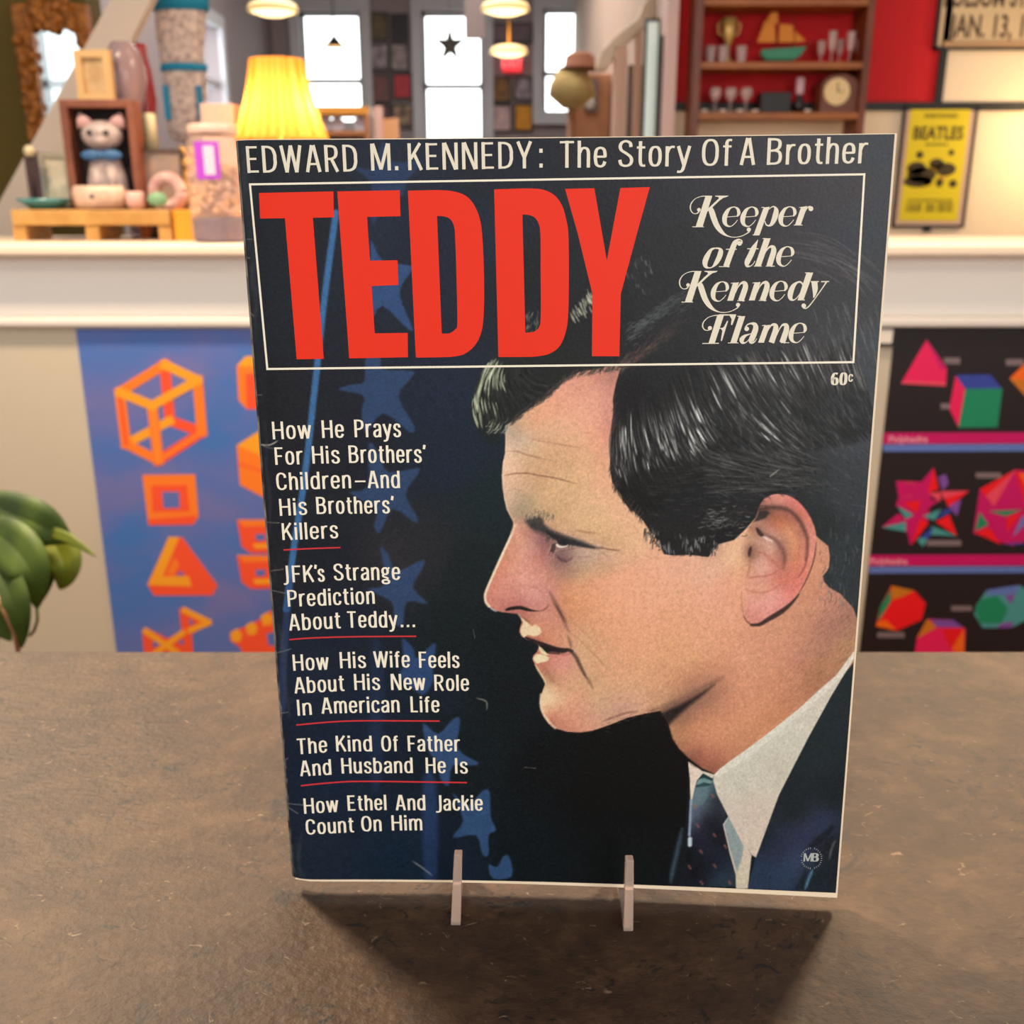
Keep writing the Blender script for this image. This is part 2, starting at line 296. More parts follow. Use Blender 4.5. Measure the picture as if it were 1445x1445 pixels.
def paint():
    bgp = [(340,215,34,37,43),(420,230,36,38,44),(560,230,32,40,58),(700,230,30,34,46),(850,220,34,34,40),(1000,220,40,38,44),(1240,210,48,52,58),(365,330,30,34,40),(440,330,30,34,42),(520,330,30,40,60),(600,350,26,34,54),(690,340,26,38,58),
    (745,380,26,30,36),(860,320,28,30,36),(930,300,36,38,46),(1000,260,44,42,48),(1100,260,50,46,52),(1180,260,54,50,54),(1230,330,48,52,60),(1080,400,40,38,42),(1180,420,46,44,48),(920,400,34,34,38),(380,560,32,33,38),(420,640,32,34,40),(500,620,30,32,44),(620,560,26,38,60),(640,650,26,38,56),
    (690,700,24,40,44),(600,780,42,42,46),(560,790,46,44,48),(450,780,30,34,44),(400,800,38,38,42),(660,800,26,36,38),(650,880,24,34,36),(700,900,22,30,34),(480,880,28,36,52),(420,960,30,40,60),(520,1000,26,38,58),(620,980,24,36,46),(720,980,24,30,32),(760,1080,20,24,26),(680,1060,22,32,36),
    (480,1100,24,38,60),(440,1200,28,40,58),(560,1200,22,38,58),(640,1220,22,36,52),(740,1200,20,28,32),(840,1120,18,20,20),(900,1060,18,18,18),(940,1120,18,18,18),(880,1220,22,25,26),(960,1200,22,24,26),(850,1060,20,22,22)]
    C = full(bgp, p=3).copy()  # greyer upper-right samples paint in the room's reflection on the cover
    # flag staff and stars, softly printed in blue
    def blue(pts, col, soft=4, al=1.): fill(C, pts, col, soft, al, 3)
    st = cr(320,180,3.141,[(560,175),(650,180),(690,60),(730,150),(865,150),(800,230),(780,300),(700,330),(650,430),(630,330),(640,240)])
    blue(st, (40,62,104), 6, .8)
    blue(cr(320,180,3.141,[(640,500),(690,590),(815,612),(815,640),(765,735),(822,885),(800,890),(690,790),(640,850),(620,720),(540,640),(630,600)]), (46,76,124), 3)
    k = lambda p: cr(420,480,3.44,p)
    blue(k([(330,85),(400,85),(415,140),(560,150),(545,190),(490,275),(568,420),(540,445),(415,355),(330,450),(310,340),(320,270),(200,240),(260,215),(325,200)]), (44,68,108))
    blue(k([(345,500),(400,560),(440,640),(580,620),(585,650),(525,745),(580,860),(570,885),(460,820),(400,935),(370,900),(380,820),(250,740),(340,710)]), (46,68,106), 5)
    blue(k([(400,1010),(440,1040),(480,1120),(610,1065),(600,1120),(560,1200),(630,1280),(530,1270),(510,1385),(470,1370),(455,1270),(340,1210),(430,1180)]), (48,70,108), 5)
    k = lambda p: cr(380,890,3.3605,p)
    blue(k([(730,700),(790,720),(795,1160),(735,1160)]), (36,62,108), 10, .8)
    blue(k([(480,100),(535,100),(530,700),(480,700)]), (34,52,88), 12, .6)
    blue(k([(630,40),(680,80),(700,130),(770,65),(790,75),(775,180),(780,230),(740,300),(700,290),(620,220),(640,150)]), (42,70,116), 5)
    blue(k([(730,440),(800,490),(870,420),(905,425),(895,560),(990,625),(960,640),(870,640),(850,735),(810,700),(800,630),(750,560)]), (48,76,118))
    blue(k([(870,770),(940,830),(1010,760),(1045,765),(1050,880),(1075,945),(1040,970),(1040,1060),(1010,1060),(980,970),(870,980),(920,900)]), (46,76,118))
    blue(k([(1040,1110),(1080,1120),(1110,1070),(1140,1075),(1150,1165),(1060,1175)]), (46,76,118))
    line(C, [(474,300,9),(458,420,9),(445,540,9),(430,673,9),(415,770,9),(404,860,9)], (64,116,170), 9, .9, 2.5, taper=False)
    line(C, [(409,820,10),(400,930,10),(398,1000,10)], (48,70,120), 10, .6, 4, taper=False)
    # coat, shirt, tie
    k = lambda p: cr(940,1040,5.558,p)
    fill(C, k([(180,200),(150,700),(90,900),(20,1130),(20,1180),(560,1180),(700,1180),(1800,1240),(1800,-700),(1120,0),(700,300),(380,290)]), (26,30,34), 2)
    coat = full([(960,1250,70,100,120),(1100,1090,32,40,44),(1150,1060,34,44,48),(1190,960,34,44,48),(1120,1140,34,40,44),(1100,1200,42,48,72),(1140,1185,48,54,84),(1160,1168,46,56,86),(1080,1235,40,56,84),(1110,1230,44,62,90),(1125,1215,52,66,96),(1165,1190,28,32,34),(1150,1240,26,38,46),(1172,1230,28,38,44),(1075,1180,30,40,48),(1180,1120,30,38,42)], p=3.5)
    fill(C, k([(1115,-10),(885,455),(700,950),(636,1190),(1800,1240),(1800,-700),(1480,-690)]), coat, 1.6)
    fill(C, k([(1100,1000),(1080,1190),(1010,1195),(1075,1080)]), (24,30,34), 4, .7)
    line(C, k([(1150,1040),(1120,1110),(1090,1195)]), (84,124,146), 4, .9, 3)
    fill(C, k([(1290,690),(1250,740),(1180,790),(1110,850),(1150,870),(1250,800),(1330,700)]), (26,32,36), 5, .8)
    line(C, k([(1330,810),(1300,870),(1280,960)]), (120,132,128), 3, .5, 3)
    for i in range(700):   # woven lights in the cloth
        x, y = k([(rng.uniform(640, 1260), rng.uniform(690, 1190))])[0]
        if x - 1055 > (1255-y)*.34 and y > 1165+ .2*(x-1160)**2/30*0:
            b = rng.uniform(-14, 26); line(C, [(x, y), (x+rng.uniform(-2, 2), y+rng.uniform(-2, 2))], (46+b, 54+b, 84+b), 1.3, .5, 1.5, 1)
    line(C, k([(125,720),(90,880),(55,1030),(35,1140)]), (74,98,122), 5, .75, 6)
    # tie
    tie = k([(270,285),(370,320),(375,370),(440,520),(480,640),(450,690),(500,940),(545,1080),(552,1175),(100,1175),(170,850),(175,780),(190,500),(225,390)])
    fill(C, tie, full([(985,1100,96,126,126),(990,1120,88,112,122),(1000,1115,70,92,100),(985,1132,96,110,124),(978,1150,90,100,120),(1010,1130,40,44,54),(1000,1160,30,30,40),(1015,1180,28,28,36),(985,1185,36,38,60),(1010,1220,30,34,50),(1020,1240,40,58,72),(985,1230,26,26,34),(970,1200,22,24,26),(1030,1245,40,56,70)]), 1.8)
    fill(C, k([(285,285),(365,315),(362,350),(300,320),(250,330)]), (30,60,62), 2)
    fill(C, k([(255,335),(300,325),(365,345),(362,362),(240,375)]), (120,152,150), 2, .9)
    fill(C, k([(232,380),(300,355),(350,368),(340,385),(230,395)]), (34,62,66), 2, .8)
    fill(C, k([(230,400),(340,385),(330,460),(280,530),(215,560),(205,500)]), (104,128,134), 6, .7)
    for x, y in ((250,697),(275,900),(382,1012),(465,858),(225,540),(498,1140),(185,1020),(280,1145),(365,460),(380,770)):
        q = k([(x, y)])[0]; line(C, [(q[0]-1.2, q[1]-1.5), (q[0]+1, q[1]+1.5)], (170,100,84), 3, .6, 2.5, 1, False)
    line(C, k([(195,500,3.6),(188,640,3.4),(182,770,4)]), (150,164,184), 3.6, .9, 1.8, taper=False)
    line(C, k([(187,800),(186,845)]), (200,214,220), 6, .95, 2, taper=False)
    # head of hair as one dark mass
    hair = full([(700,560,34,38,36),(690,600,30,36,36),(740,540,32,34,34),(720,520,36,40,38),(800,510,34,34,34),(780,450,28,30,34),(850,440,30,30,34),(900,560,28,26,30),(890,640,24,24,26),(950,560,34,33,36),(960,680,26,26,28),(1000,620,32,32,34),(1050,560,42,42,45),(1050,660,36,36,38),(1120,560,50,51,54),(1120,650,44,45,48),(1180,600,58,60,64),
        (1200,700,50,56,60),(1160,740,36,40,42),(1190,780,44,52,54),(1220,600,66,70,76),(1210,830,44,52,54),(960,760,34,34,34),(1020,740,28,28,29),(1090,700,28,28,30),(1150,520,60,58,60),(1060,420,44,42,46),(1150,360,54,50,54),(1200,420,52,52,56),(930,470,36,36,38),(950,400,36,36,40),(1240,500,60,64,70)])
    fill(C, [(712,604),(696,626),(681,613),(672,601),(666,586),(666,572),(670,556),(675,541),(682,528),(692,510),(705,492),(757,455),(800,425),(830,395),(870,352),(930,318),(1010,305),(1110,315),(1200,355),(1290,430),(1290,900),(1150,860),(1000,800),(900,740),(850,640),(850,560),(760,575)], hair, 10, 1., 4)
    # skin
    skin = full(SKIN, p=4.4); skin = np.array((208,154,118))+(skin-np.array((208,154,118)))*1.14; ex_ = np.clip(skin[..., 0]-skin[..., 1]-64, 0, 99)*.5; skin[..., 1] += ex_; skin[..., 2] += ex_*.6
    prof = [(712.7,600),(713,623),(712.5,640),(709.5,652),(708,671),(709,687.6),(711.6,704),(714.7,718.7),(720,729),(724,737),(724.2,745),(720.5,754),(715.5,765),(709.4,777.6),(700,798.8),(690.6,820),(685,833),(682.8,840),(683.5,848),(688,855),(696.5,861),(708,863.8),(720,865.2),(730.6,866.6),(735,871.8),(736.5,877.6),(733.6,886),(733,891.8),(736.5,897.6),(742.4,902.4),(750.6,904.7),(760,910),(775,914),(790,918),
        (790,924),(772,922),(764,917),(760.5,913),(757.6,920),(752.5,924.7),(751.5,930),(754,936.5),(760,947),(767,958.8),(769.4,964.7),(764.7,977.6),(761.6,989.4),(762.4,998.8),(767,1010.6),(774,1021),(783.5,1028),(800,1032.5),(818.8,1033.6),(835,1031.5),(852,1026),(868,1020),(885,1013),(910,1007),(932,1003),(943,1022),(949,1043),(958.5,1057),(971.5,1070),(988,1083),(1004,1090),
        (1014,1096),(1040,1080),(1072,1056),(1104,1030),(1136,1003),(1168,974),(1192,950),(1214,924),(1212,880),(1204,858),(1186,838),(1170,829),(1163,821),(1161,813),(1167,806),(1170,799.7),(1171,785),(1168.8,770.6),(1154,758.5),(1120,720),(1075,722),(1064,733),(1050,748.8),(1035.6,762),(1013.8,768),(1006.6,778),(999,786),(972.7,783),(951,784),(937,782),(931,764),
        (916,748),(903.6,729),(889,712.5),(874.6,696),(864,681),(861,662.7),(861,646),(862,625),(865,604.5),(866,584),(865,563),(869,542),(876,519),(868,514),(843.4,520.5),(816.5,525),(798,534),(785,548.5),(773,559),(756,570),(739.6,582),(727,592)]
    fill(C, prof, skin, 1.6)
    m, a = pmask(prof, 1.6)
    sk = np.zeros((CH, CW), np.float32); sk[m] = a
    # parting of the hair: warm skin showing up to the right of the title
    for i in range(240):
        t = rng.rand(); x = 866+92*t + rng.normal(0, 5+3*t); y = 522-70*t + 8*math.sin(t*3) + rng.normal(0, 6*(1-t*.6))
        a0 = rng.uniform(-1.1, -.2); l = rng.uniform(5, 16)
        line(C, [(x, y), (x+l*math.cos(a0), y+l*math.sin(a0))], (rng.uniform(90, 170), rng.uniform(68, 120), rng.uniform(62, 102)), 2, .45*(1-t*.8), 2, 1)
    # shirt
    shirt = full([(980,1085,228,206,186),(985,1100,232,212,194),(1010,1105,214,206,186),(1040,1100,206,200,182),(1060,1060,212,206,188),(1100,1040,212,206,188),(1150,990,214,204,186),(1195,935,216,206,188),(1030,1150,214,198,182),(1060,1150,212,194,176),(1050,1200,216,196,176),(1045,1240,210,196,172),(1090,1080,204,196,178),(1040,1060,216,210,192)])
    fill(C, k([(172,192),(190,200),(280,265),(378,295),(365,325),(290,285),(245,335),(225,395),(205,490),(190,490),(186,330)]), shirt, 1.4)
    fill(C, k([(445,685),(490,620),(600,800),(670,930),(640,1190),(548,1190),(545,1080),(500,920)]), shirt, 1.5)
    fill(C, k([(455,690),(490,625),(610,860),(590,960),(555,1060),(500,880)]), (136,152,152), 3, .9)
    fill(C, k([(372,300),(420,250),(500,190),(640,90),(760,0),(900,-110),(1050,-230),(1200,-370),(1330,-480),(1478,-680),(1476,-620),(1300,-330),(1118,0),(885,455),(705,945),(670,925),(490,630),(400,450),(370,350)]), shirt, 1.5)
    # edge lights and shading printed on the profile
    E = (238,208,178)
    line(C, [(722.8,752),(716.5,766),(710.5,779),(701.3,799),(692,820),(686,834),(684.5,842),(686,850),(690,855.5)], E, 3.6, .95, 1.6, taper=False)
    line(C, [(726,742),(722.5,752)], (230,190,156), 4, .8, 2, taper=False)
    line(C, [(690,856),(695,860),(701,863)], (190,200,206), 2, .8, 1.5)
    line(C, [(763.5,980),(763,990),(764,1000),(769,1011),(777,1021),(783,1027)], (236,200,166), 3.4, .8, 2, taper=False)
    fill(C, [(731,867),(735,869),(740,875),(746,880),(751,884),(755,881),(762,886),(764,892),(759,897),(752,898),(745,896),(741,899),(737,898),(734.5,892),(735,886),(738,878)], (232,204,164), 3, .95, 2)
    fill(C, [(752.5,930),(754,926),(759,923),(766,924),(773,927),(775,930),(771,933),(764,935),(757,936)], (236,214,170), 2.4, .95, 2)
    fill(C, [(760,911),(764,914),(768,918),(772,922),(775,924),(770,925),(764,922),(761,918)], (226,206,158), 1.5, .95)
    line(C, [(755,938),(761,948),(768,959),(770,965)], (236,206,160), 2.8, .8, 1.6)
    line(C, [(714,642),(711,655),(710,672),(711,688),(713,704),(717,719),(722,729)], (226,190,160), 2.4, .6, 2)
    D = (44,38,38)
    # forehead furrows
    line(C, [(717,637),(730,637),(740,641),(752,644),(768,648)], (150,110,84), 2, .75, 1.8)
    line(C, [(768,648),(785,651)], (170,128,96), 1.6, .6, 2)
    line(C, [(746,618),(760,622),(778,625),(800,629),(820,632)], (176,124,92), 1.8, .7, 2)
    line(C, [(712,671),(722,669),(732,668),(745,668),(762,671),(785,675),(800,679),(815,683)], (140,98,74), 2.1, .8, 1.6)
    line(C, [(716,693),(726,690),(738,694)], (170,130,104), 1.8, .5, 2)
    for i in range(150):
        x = rng.uniform(714, 752); y = rng.uniform(612, 720); b = rng.uniform(-34, 26)
        c = np.array((200, 162, 130))+b
        line(C, [(x, y), (x+rng.uniform(-3, 3), y+rng.uniform(1, 3))], c, 1.7, .4, 1.6, 1)
    # brow, lid and lashes
    fill(C, [(741,736),(745,732),(753,729),(761,729),(766,733),(768,739),(772,743),(780,748),(790,752),(800,756),(815,761),(828,766),(840,771),(850,774),(838,774),(826,771),(815,769),(806,768),(796,766),(788,763),(779,758),(770,753),(760,749),(750,745),(744,739)], (58,56,54), 6, .88, 2)
    fill(C, [(746,742),(752,736),(764,738),(772,748),(784,757),(780,762),(766,756),(752,749)], (52,50,50), 7, .6)
    line(C, [(846,772),(858,775),(875,777)], (120,84,66), 2, .8, 1.8)
    line(C, [(838,773),(850,780),(858,786)], (170,122,92), 1.6, .6, 2)
    line(C, [(812,748),(826,751),(842,752)], (150,104,76), 2.4, .6, 2.2)
    line(C, [(846,766),(852,763)], (150,104,80), 2, .4, 2.5)
    for i in range(150):
        x = rng.uniform(738, 782); y = 728+abs(x-756)*.25+rng.uniform(-6, 4)
        line(C, [(x, y), (x+rng.uniform(-2, 1.5), y-rng.uniform(2, 6))], (200,178,150) if rng.rand() < .45 else (60,56,50), 1.1, .7, 1.2, 1)
    for i in range(26):
        x = rng.uniform(770, 812); y = 757+(x-770)*.27
        line(C, [(x, y), (x-rng.uniform(1, 3), y+rng.uniform(4, 10))], (62,52,50), 1.3, .7, 1.3, 1)
    fill(C, [(784.5,768.5),(787.5,767.5),(792,770),(798,770),(802,769.2),(798,772),(791,773),(786.5,772)], (236,216,198), 1.4, .95, 2)
    fill(C, [(785,764),(790,758),(800,762),(806,767),(800,769),(790,767)], (58,54,56), 2, .8)
    line(C, [(789,760),(788.5,766)], (150,160,160), 2.4, .9, 1.4)
    fill(C, [(779,768),(784,766),(784,774),(782,780),(776,778)], (60,50,48), 2.5, .8)
    fill(C, [(784,782),(792,788),(800,790),(808,786),(806,790),(799,794),(790,791)], (84,62,64), 4, .7)
    fill(C, [(788,763),(794,761),(800,765),(799,770),(791,770),(787,767)], (34,32,34), 2, .85, 2)
    line(C, [(772,750,3),(782,757,7),(794,762,8),(808,766,7),(822,770,5),(838,773,2)], (34,34,36), 6, .8, 3, taper=False)
    line(C, [(786,776),(795,777.5),(806,775),(816,773)], (120,84,74), 2, .6, 2)
    line(C, [(782,788),(790,796),(800,802),(812,806)], (168,120,102), 3, .4, 4)
    line(C, [(757,752),(766,760),(770,770),(768,780)], (140,96,90), 7, .35, 8)
    for q in ([(778,780),(774,787)],[(780,783),(777,789)],[(782,781),(781,788)],[(777,772),(773,780)],[(783,778),(789,776)]):
        line(C, q, (214,186,164), 1.7, .85, 1.2, 1)
    for q in ([(779,776),(775,784)],[(781,777),(779,785)],[(776,765),(774,771)],[(786,786),(792,791)]): line(C, q, (60,48,46), 1.4, .8, 1.2, 1)
    line(C, [(806,786),(820,786),(835,785)], (150,116,104), 2, .5, 2.5)
    # nostril, alar crease, mouth, cheek folds
    fill(C, [(713,860),(718,857),(726,855.5),(735,855),(742,857),(752,860.5),(762,862),(752,863),(742,862),(733,860),(722,861),(714,862)], (36,30,30), 1.8, .95, 2)
    line(C, [(755,862.5),(765,861.5),(771,858),(775,852)], (130,84,74), 2, .8, 1.8)
    line(C, [(776,836,2),(779,842,4),(783,850,6),(790,862,6),(796,875,5),(799,884,4),(803,891,2)], (110,74,64), 5, .62, 4.2, taper=False)
    line(C, [(782,850),(790,864),(798,880)], (56,42,40), 3, .6, 3, fade=True)
    line(C, [(732,868),(740,873),(748,879)], (130,80,62), 2.4, .6, 2)
    line(C, [(728,828),(738,826),(750,828),(762,833),(769,842)], (180,112,96), 2.4, .45, 3)
    line(C, [(742,900,3),(750,903,4),(760,907,5),(772,912,7),(785,917,8),(795,918,7),(801,917,5),(807,919,4)], (38,30,32), 6, .95, 1.9, taper=False)
    line(C, [(803,917,4),(812,926,5),(818,938,5),(824,950,4),(828,957,2)], (74,54,48), 3.6, .8, 3, taper=False)
    line(C, [(828,956,5),(834,966,4),(837,973,2)], (130,98,72), 4, .7, 3)
    line(C, [(801,897,2),(804,905,4),(806,914,4)], (120,86,66), 4, .7, 3)
    line(C, [(803,892),(815,900),(830,915),(845,930),(852,940)], (176,128,92), 2, .6, 2)
    line(C, [(812,885),(824,897),(836,910)], (230,180,138), 2.4, .3, 3)
    line(C, [(773,921),(782,921),(795,924),(806,923)], (176,96,88), 3, .6, 2.5)
    line(C, [(764,937),(772,948),(779,959),(785,966)], (160,104,76), 4, .5, 4)
    line(C, [(777,1013),(780,1020),(786,1026)], (150,96,78), 4, .5, 4)
    # under the jaw
    fill(C, [(835,1036),(860,1028),(885,1018),(910,1011),(935,1004),(958,995),(985,980),(1008,966),(988,984),(967,1001),(951,1016),(941,1025),(900,1052),(850,1052)], (24,22,22), 9, .85)
    line(C, [(915,1005),(935,998),(955,990),(975,980),(1000,966),(1020,956)], (100,70,60), 5, .55, 7)
    line(C, [(850,1018),(866,1012),(884,1006),(900,1004)], (110,70,62), 2.6, .6, 2.5)
    for i in range(60):
        x = rng.uniform(845, 950); y = 1024-(x-845)*.27+rng.normal(0, 4)
        line(C, [(x, y), (x+rng.uniform(2, 6), y-rng.uniform(0, 3))], (150,110,92) if rng.rand() < .5 else (80,56,50), 1.4, .5, 1.5, 1)
    fill(C, [(943,1022),(949,1043),(958,1057),(972,1070),(990,1084),(980,1082),(962,1066),(948,1048),(940,1030)], (30,24,22), 6, .7)
    # cropped neck hair and stubble
    for i in range(800):
        x = rng.uniform(1060, 1206); y = rng.uniform(815, 990)
        if y > 1055 - (x-1060)*.9 + 0*x or (x < 1130 and y < 885): continue
        f = np.clip((x-1080)/110, .1, 1)*np.clip((y-800)/60, .3, 1)
        a0 = rng.uniform(2.0, 2.7); l = rng.uniform(3, 9)
        line(C, [(x, y), (x+l*math.cos(a0), y+l*math.sin(a0))], (110,76,64) if rng.rand() < .7 else (60,48,50), 1.2, .42*f, 1.5, 1)
    # the ear
    ear = full(EAR, p=5)
    earp = [(1073,711),(1078,704),(1084,700),(1092,697.5),(1101,696.8),(1110,698.5),(1118,701.6),(1126,707),(1132.5,713.7),(1139,722),(1144.6,731.9),(1148.5,741),(1151,750),(1152,763.4),(1150.5,780),(1146,796),(1139,812),(1130,832),(1114.6,852),(1095,867),(1076,878),(1062.5,880.5),(1053,877),(1048,868),(1045,845),(1042,819),(1042,795),(1046,765),(1058,742),(1066,730),(1070,718)]
    es, ea = pmask(earp, 1.8)
    X = np.arange(CW)+OX; soft = np.clip((X-1044)/14., 0, 1)[None, es[1]]
    ea = (ea*soft)[..., None]
    C[es] = C[es]*(1-ea)+ear[es]*ea
    line(C, [(1073,719,5),(1086,716,5),(1102,717,5),(1116,722,5),(1127,733,5),(1134,746,5),(1139,760,4),(1139,775,3),(1137,790,2)], (70,44,40), 6, .75, 5, taper=False)
    line(C, [(1139,760),(1139.5,778),(1137,795),(1131,808),(1126,815)], (140,72,64), 2.6, .7, 2.5)
    line(C, [(1067,744,3),(1072,752,6),(1078,757,3)], (50,36,34), 5, .9, 2)
    line(C, [(1077,752),(1086,757),(1094,762),(1101,770),(1106,780),(1107,792),(1105,803)], (100,60,54), 5, .65, 5)
    line(C, [(1076,757),(1084,761),(1090,764)], (230,196,184), 3.2, .8, 1.8)
    line(C, [(1060,771,3),(1058,779,5),(1057,786,3)], (60,40,36), 4, .85, 2)
    line(C, [(1059,786),(1058,800),(1055,813)], (160,104,76), 3, .5, 3)
    line(C, [(1066,778),(1078,781),(1088,790),(1098,798)], (176,100,80), 4, .5, 4)
    line(C, [(1055,816),(1068,814),(1084,812),(1098,806)], (170,96,80), 2.4, .6, 2.5)
    line(C, [(1050,832),(1062,835),(1078,836),(1095,829),(1110,818)], (184,112,88), 3, .6, 3)
    fill(C, [(1064,736),(1072,722),(1082,720),(1086,724),(1080,731),(1070,735)], (44,36,34), 4, .9)
    line(C, [(1049,868),(1054,877),(1062,881.5),(1072,880.5)], (120,70,58), 2.4, .8, 1.8)
    line(C, [(1060,882,3),(1072,881,5),(1084,874,6),(1098,866,7),(1108,859,6),(1118,850,4),(1127,839,2)], (48,34,32), 5, .9, 2.2, taper=False)
    line(C, [(1127,838),(1138,818),(1146,798),(1150,782),(1152,765)], (90,52,46), 2, .8, 1.6)
    line(C, [(1046,835),(1047,855),(1049,866)], (170,110,86), 1.6, .6, 2)
    # ------------------------------------------------ strands of hair
    def strand(pts, b, w=1.3, al=.9, tint=(1., .985, .96)):
        c = np.array(tint)*b; line(C, pts, c, w, al, 1.3, 5, True, True)
    k6 = lambda p: cr(880,500,4.014,p)
    G = [spl(np.array(g, float), 12) for g in (
        [(-60,330),(-76,560),(-40,760),(50,900)],        [(10,300),(14,560),(60,780),(170,960)],[(90,230),(130,470),(190,650),(300,810)],[(200,180),(260,420),(330,600),(430,730)],[(300,60),(380,320),(470,500),(600,640)],
        [(420,20),(520,250),(640,430),(800,580)],[(540,0),(680,230),(830,420),(1000,560)],[(720,-40),(850,200),(1000,400),(1160,540)],[(900,-60),(1020,200),(1150,380),(1300,520)],[(1100,-80),(1200,180),(1300,350),(1400,500)],[(1280,-100),(1350,120),(1410,300),(1440,420)])]
    HL = [(-20,620,60,.5),(0,500,70,.6),(160,480,80,.9),(285,480,90,1.),(340,330,66,.7),(440,400,66,.85),(490,440,46,.5),(560,220,80,.85),(650,290,60,.6),(720,120,76,.75),(830,90,80,.75),(960,70,70,.75),(1100,40,80,.7),(1290,50,90,.8),(1390,120,50,.9),(780,440,110,.5),(820,540,90,.5),(1000,560,100,.28),(40,600,60,.75),(100,560,60,.8),(950,350,100,.28),(1180,370,70,.3),(190,590,50,.8),(380,560,60,.5),(930,310,40,.4),(620,120,70,.5)]
    cl = rng.rand(400, 40)
    for i in range(4200):
        u = rng.uniform(0, 9.999); j = int(u); f = u-j
        g = G[j]*(1-f)+G[j+1]*f
        n = len(g); s0 = rng.randint(0, n-6); ln = rng.randint(5, 12)
        seg = g[s0:s0+ln:2]
        if len(seg) < 3: continue
        mid = seg[len(seg)//2]
        h = min(1.05, sum(a*math.exp(-((mid[0]-x)**2+(mid[1]-y)**2)/(2*r*r)) for x, y, r, a in HL))
        c = cl[int(u*22) % 400, int(s0/7) % 40]          # locks that catch the light together
        h *= .25+1.1*c**1.6
        if rng.rand() < .5: b = rng.uniform(12, 28); al = .6
        else: b = 32+rng.beta(1.1, 1.2)*230*h+rng.uniform(0, 10); al = .25+.75*min(1, h)
        seg = seg+rng.normal(0, 3.5, 2)+np.linspace(0, 1, len(seg))[:, None]*rng.normal(0, 7, 2)
        strand(k6(seg.tolist()), b, rng.uniform(.9, 1.8), al)
    for i in range(900):   # long waves sweeping back over the ear
        t = rng.rand(); y0 = 640+rng.uniform(-120, 150); x0 = 430+560*t
        if x0 > 740 and y0 > 760: continue
        l = rng.uniform(60, 170); dy = (.42-.5*np.clip((y0-520)/260, 0, 1))*l
        b = rng.uniform(14, 30) if rng.rand() < .5 else rng.uniform(50, 130)
        strand(k6([(x0, y0), (x0+l*.5, y0+dy*.65), (x0+l, y0+dy)]), b, rng.uniform(.9, 1.5), .5)
    for i in range(420):   # finer waves above the ear and in the sideburn
        x = rng.uniform(120, 1150); y = rng.uniform(640, 900)+max(0, (300-x))*.1
        if x > 760 and y > 770: continue
        l = rng.uniform(40, 110); a0 = .12*math.sin(x*.013)+rng.uniform(-.1, .1); b = rng.uniform(20, 78)
        strand(k6([(x, y), (x+l*.5, y+8*math.sin(x)+l*.5*a0), (x+l, y+l*a0)]), b, 1.2, .5)
    for i in range(220):
        x = rng.normal(530, 85); y = rng.normal(940, 48); l = rng.uniform(18, 60)
        if x > 690 or x < 300: continue
        b = rng.uniform(60, 185) if rng.rand() < .4 else rng.uniform(20, 60)
        strand(k6([(x, y), (x+l*rng.uniform(.3, .7), y+rng.uniform(-4, 14)), (x+l, y+rng.uniform(-14, 8))]), b, 1.2, .6)
    for i in range(170):   # sideburn tips over the cheek
        x = rng.uniform(908, 1012); top = 742+(x-905)*.15
        y = rng.uniform(top, 778); l = rng.uniform(6, 15)
        lim = 786 if x > 936 else 786-(936-x)*1.5
        y2 = min(y+l, lim); dx = rng.uniform(1, 4) if x < 960 else rng.uniform(-2, 3)
        strand([(x, y), (x+dx*.6, (y+y2)/2), (x+dx, y2)], rng.choice([28, 36, 70, 130, 170], p=[.35, .25, .15, .15, .1]), 1.4, .8)
    for i in range(60):    # soft edge down the temple
        t = rng.rand(); q = spl([(866,560),(865,605),(861,650),(862,675),(874,696),(890,713),(905,731),(930,765)], 10); p = q[int(t*(len(q)-1))]
        strand([(p[0]+6, p[1]-8), (p[0]+1, p[1]), (p[0]+rng.uniform(-4, 2), p[1]+rng.uniform(5, 14))], rng.uniform(34, 84), 1.3, .7, (1, .85, .8))
    for i in range(700):
        x = rng.uniform(1000, 1236); y = rng.uniform(560, 850)
        if x < 1155 and y > 700: continue
        a0 = 1.1-.9*np.clip((y-560)/160, 0, 1)+rng.normal(0, .15)+(1.2 if y > 720 else 0); l = rng.uniform(8, 24)
        strand([(x, y), (x+l*.5*math.cos(a0), y+l*.5*math.sin(a0)), (x+l*math.cos(a0+.2), y+l*math.sin(a0+.2))], rng.choice([24, 34, 70, 96, 120]), 1.2, .4, (.96, .99, 1.))
    # forelock
    k1 = lambda p: cr(640,480,4.817,p)
    F = [spl(np.array(g, float), 12) for g in (
        [(235,150),(175,270),(135,390),(130,500),(165,600)],[(275,120),(215,250),(175,380),(190,500),(215,620)],[(310,130),(255,260),(255,380),(280,480),(300,580)],[(345,130),(310,250),(330,360),(370,430),(400,500)],[(390,150),(380,250),(420,340),(480,390),(520,430)],[(480,120),(520,220),(600,280),(680,300),(720,300)])]
    for i in range(420):
        u = 4.999*rng.rand(); j = int(u); f = u-j; g = F[j]*(1-f)+F[j+1]*f
        s0 = rng.randint(0, len(g)-10); seg = g[s0:s0+rng.randint(8, 24):4]+rng.normal(0, 3, 2)
        if len(seg) > 1: strand(k1(seg.tolist()), rng.uniform(14, 62), rng.uniform(1., 2.), .7, (.98, 1., .92))
    HF = [(250,230,55,1.),(300,200,50,.9),(180,330,45,.8),(140,430,40,1.),(150,520,45,.6),(330,260,60,.7),(400,270,50,.4),(210,420,60,.35),(290,120,60,.8)]
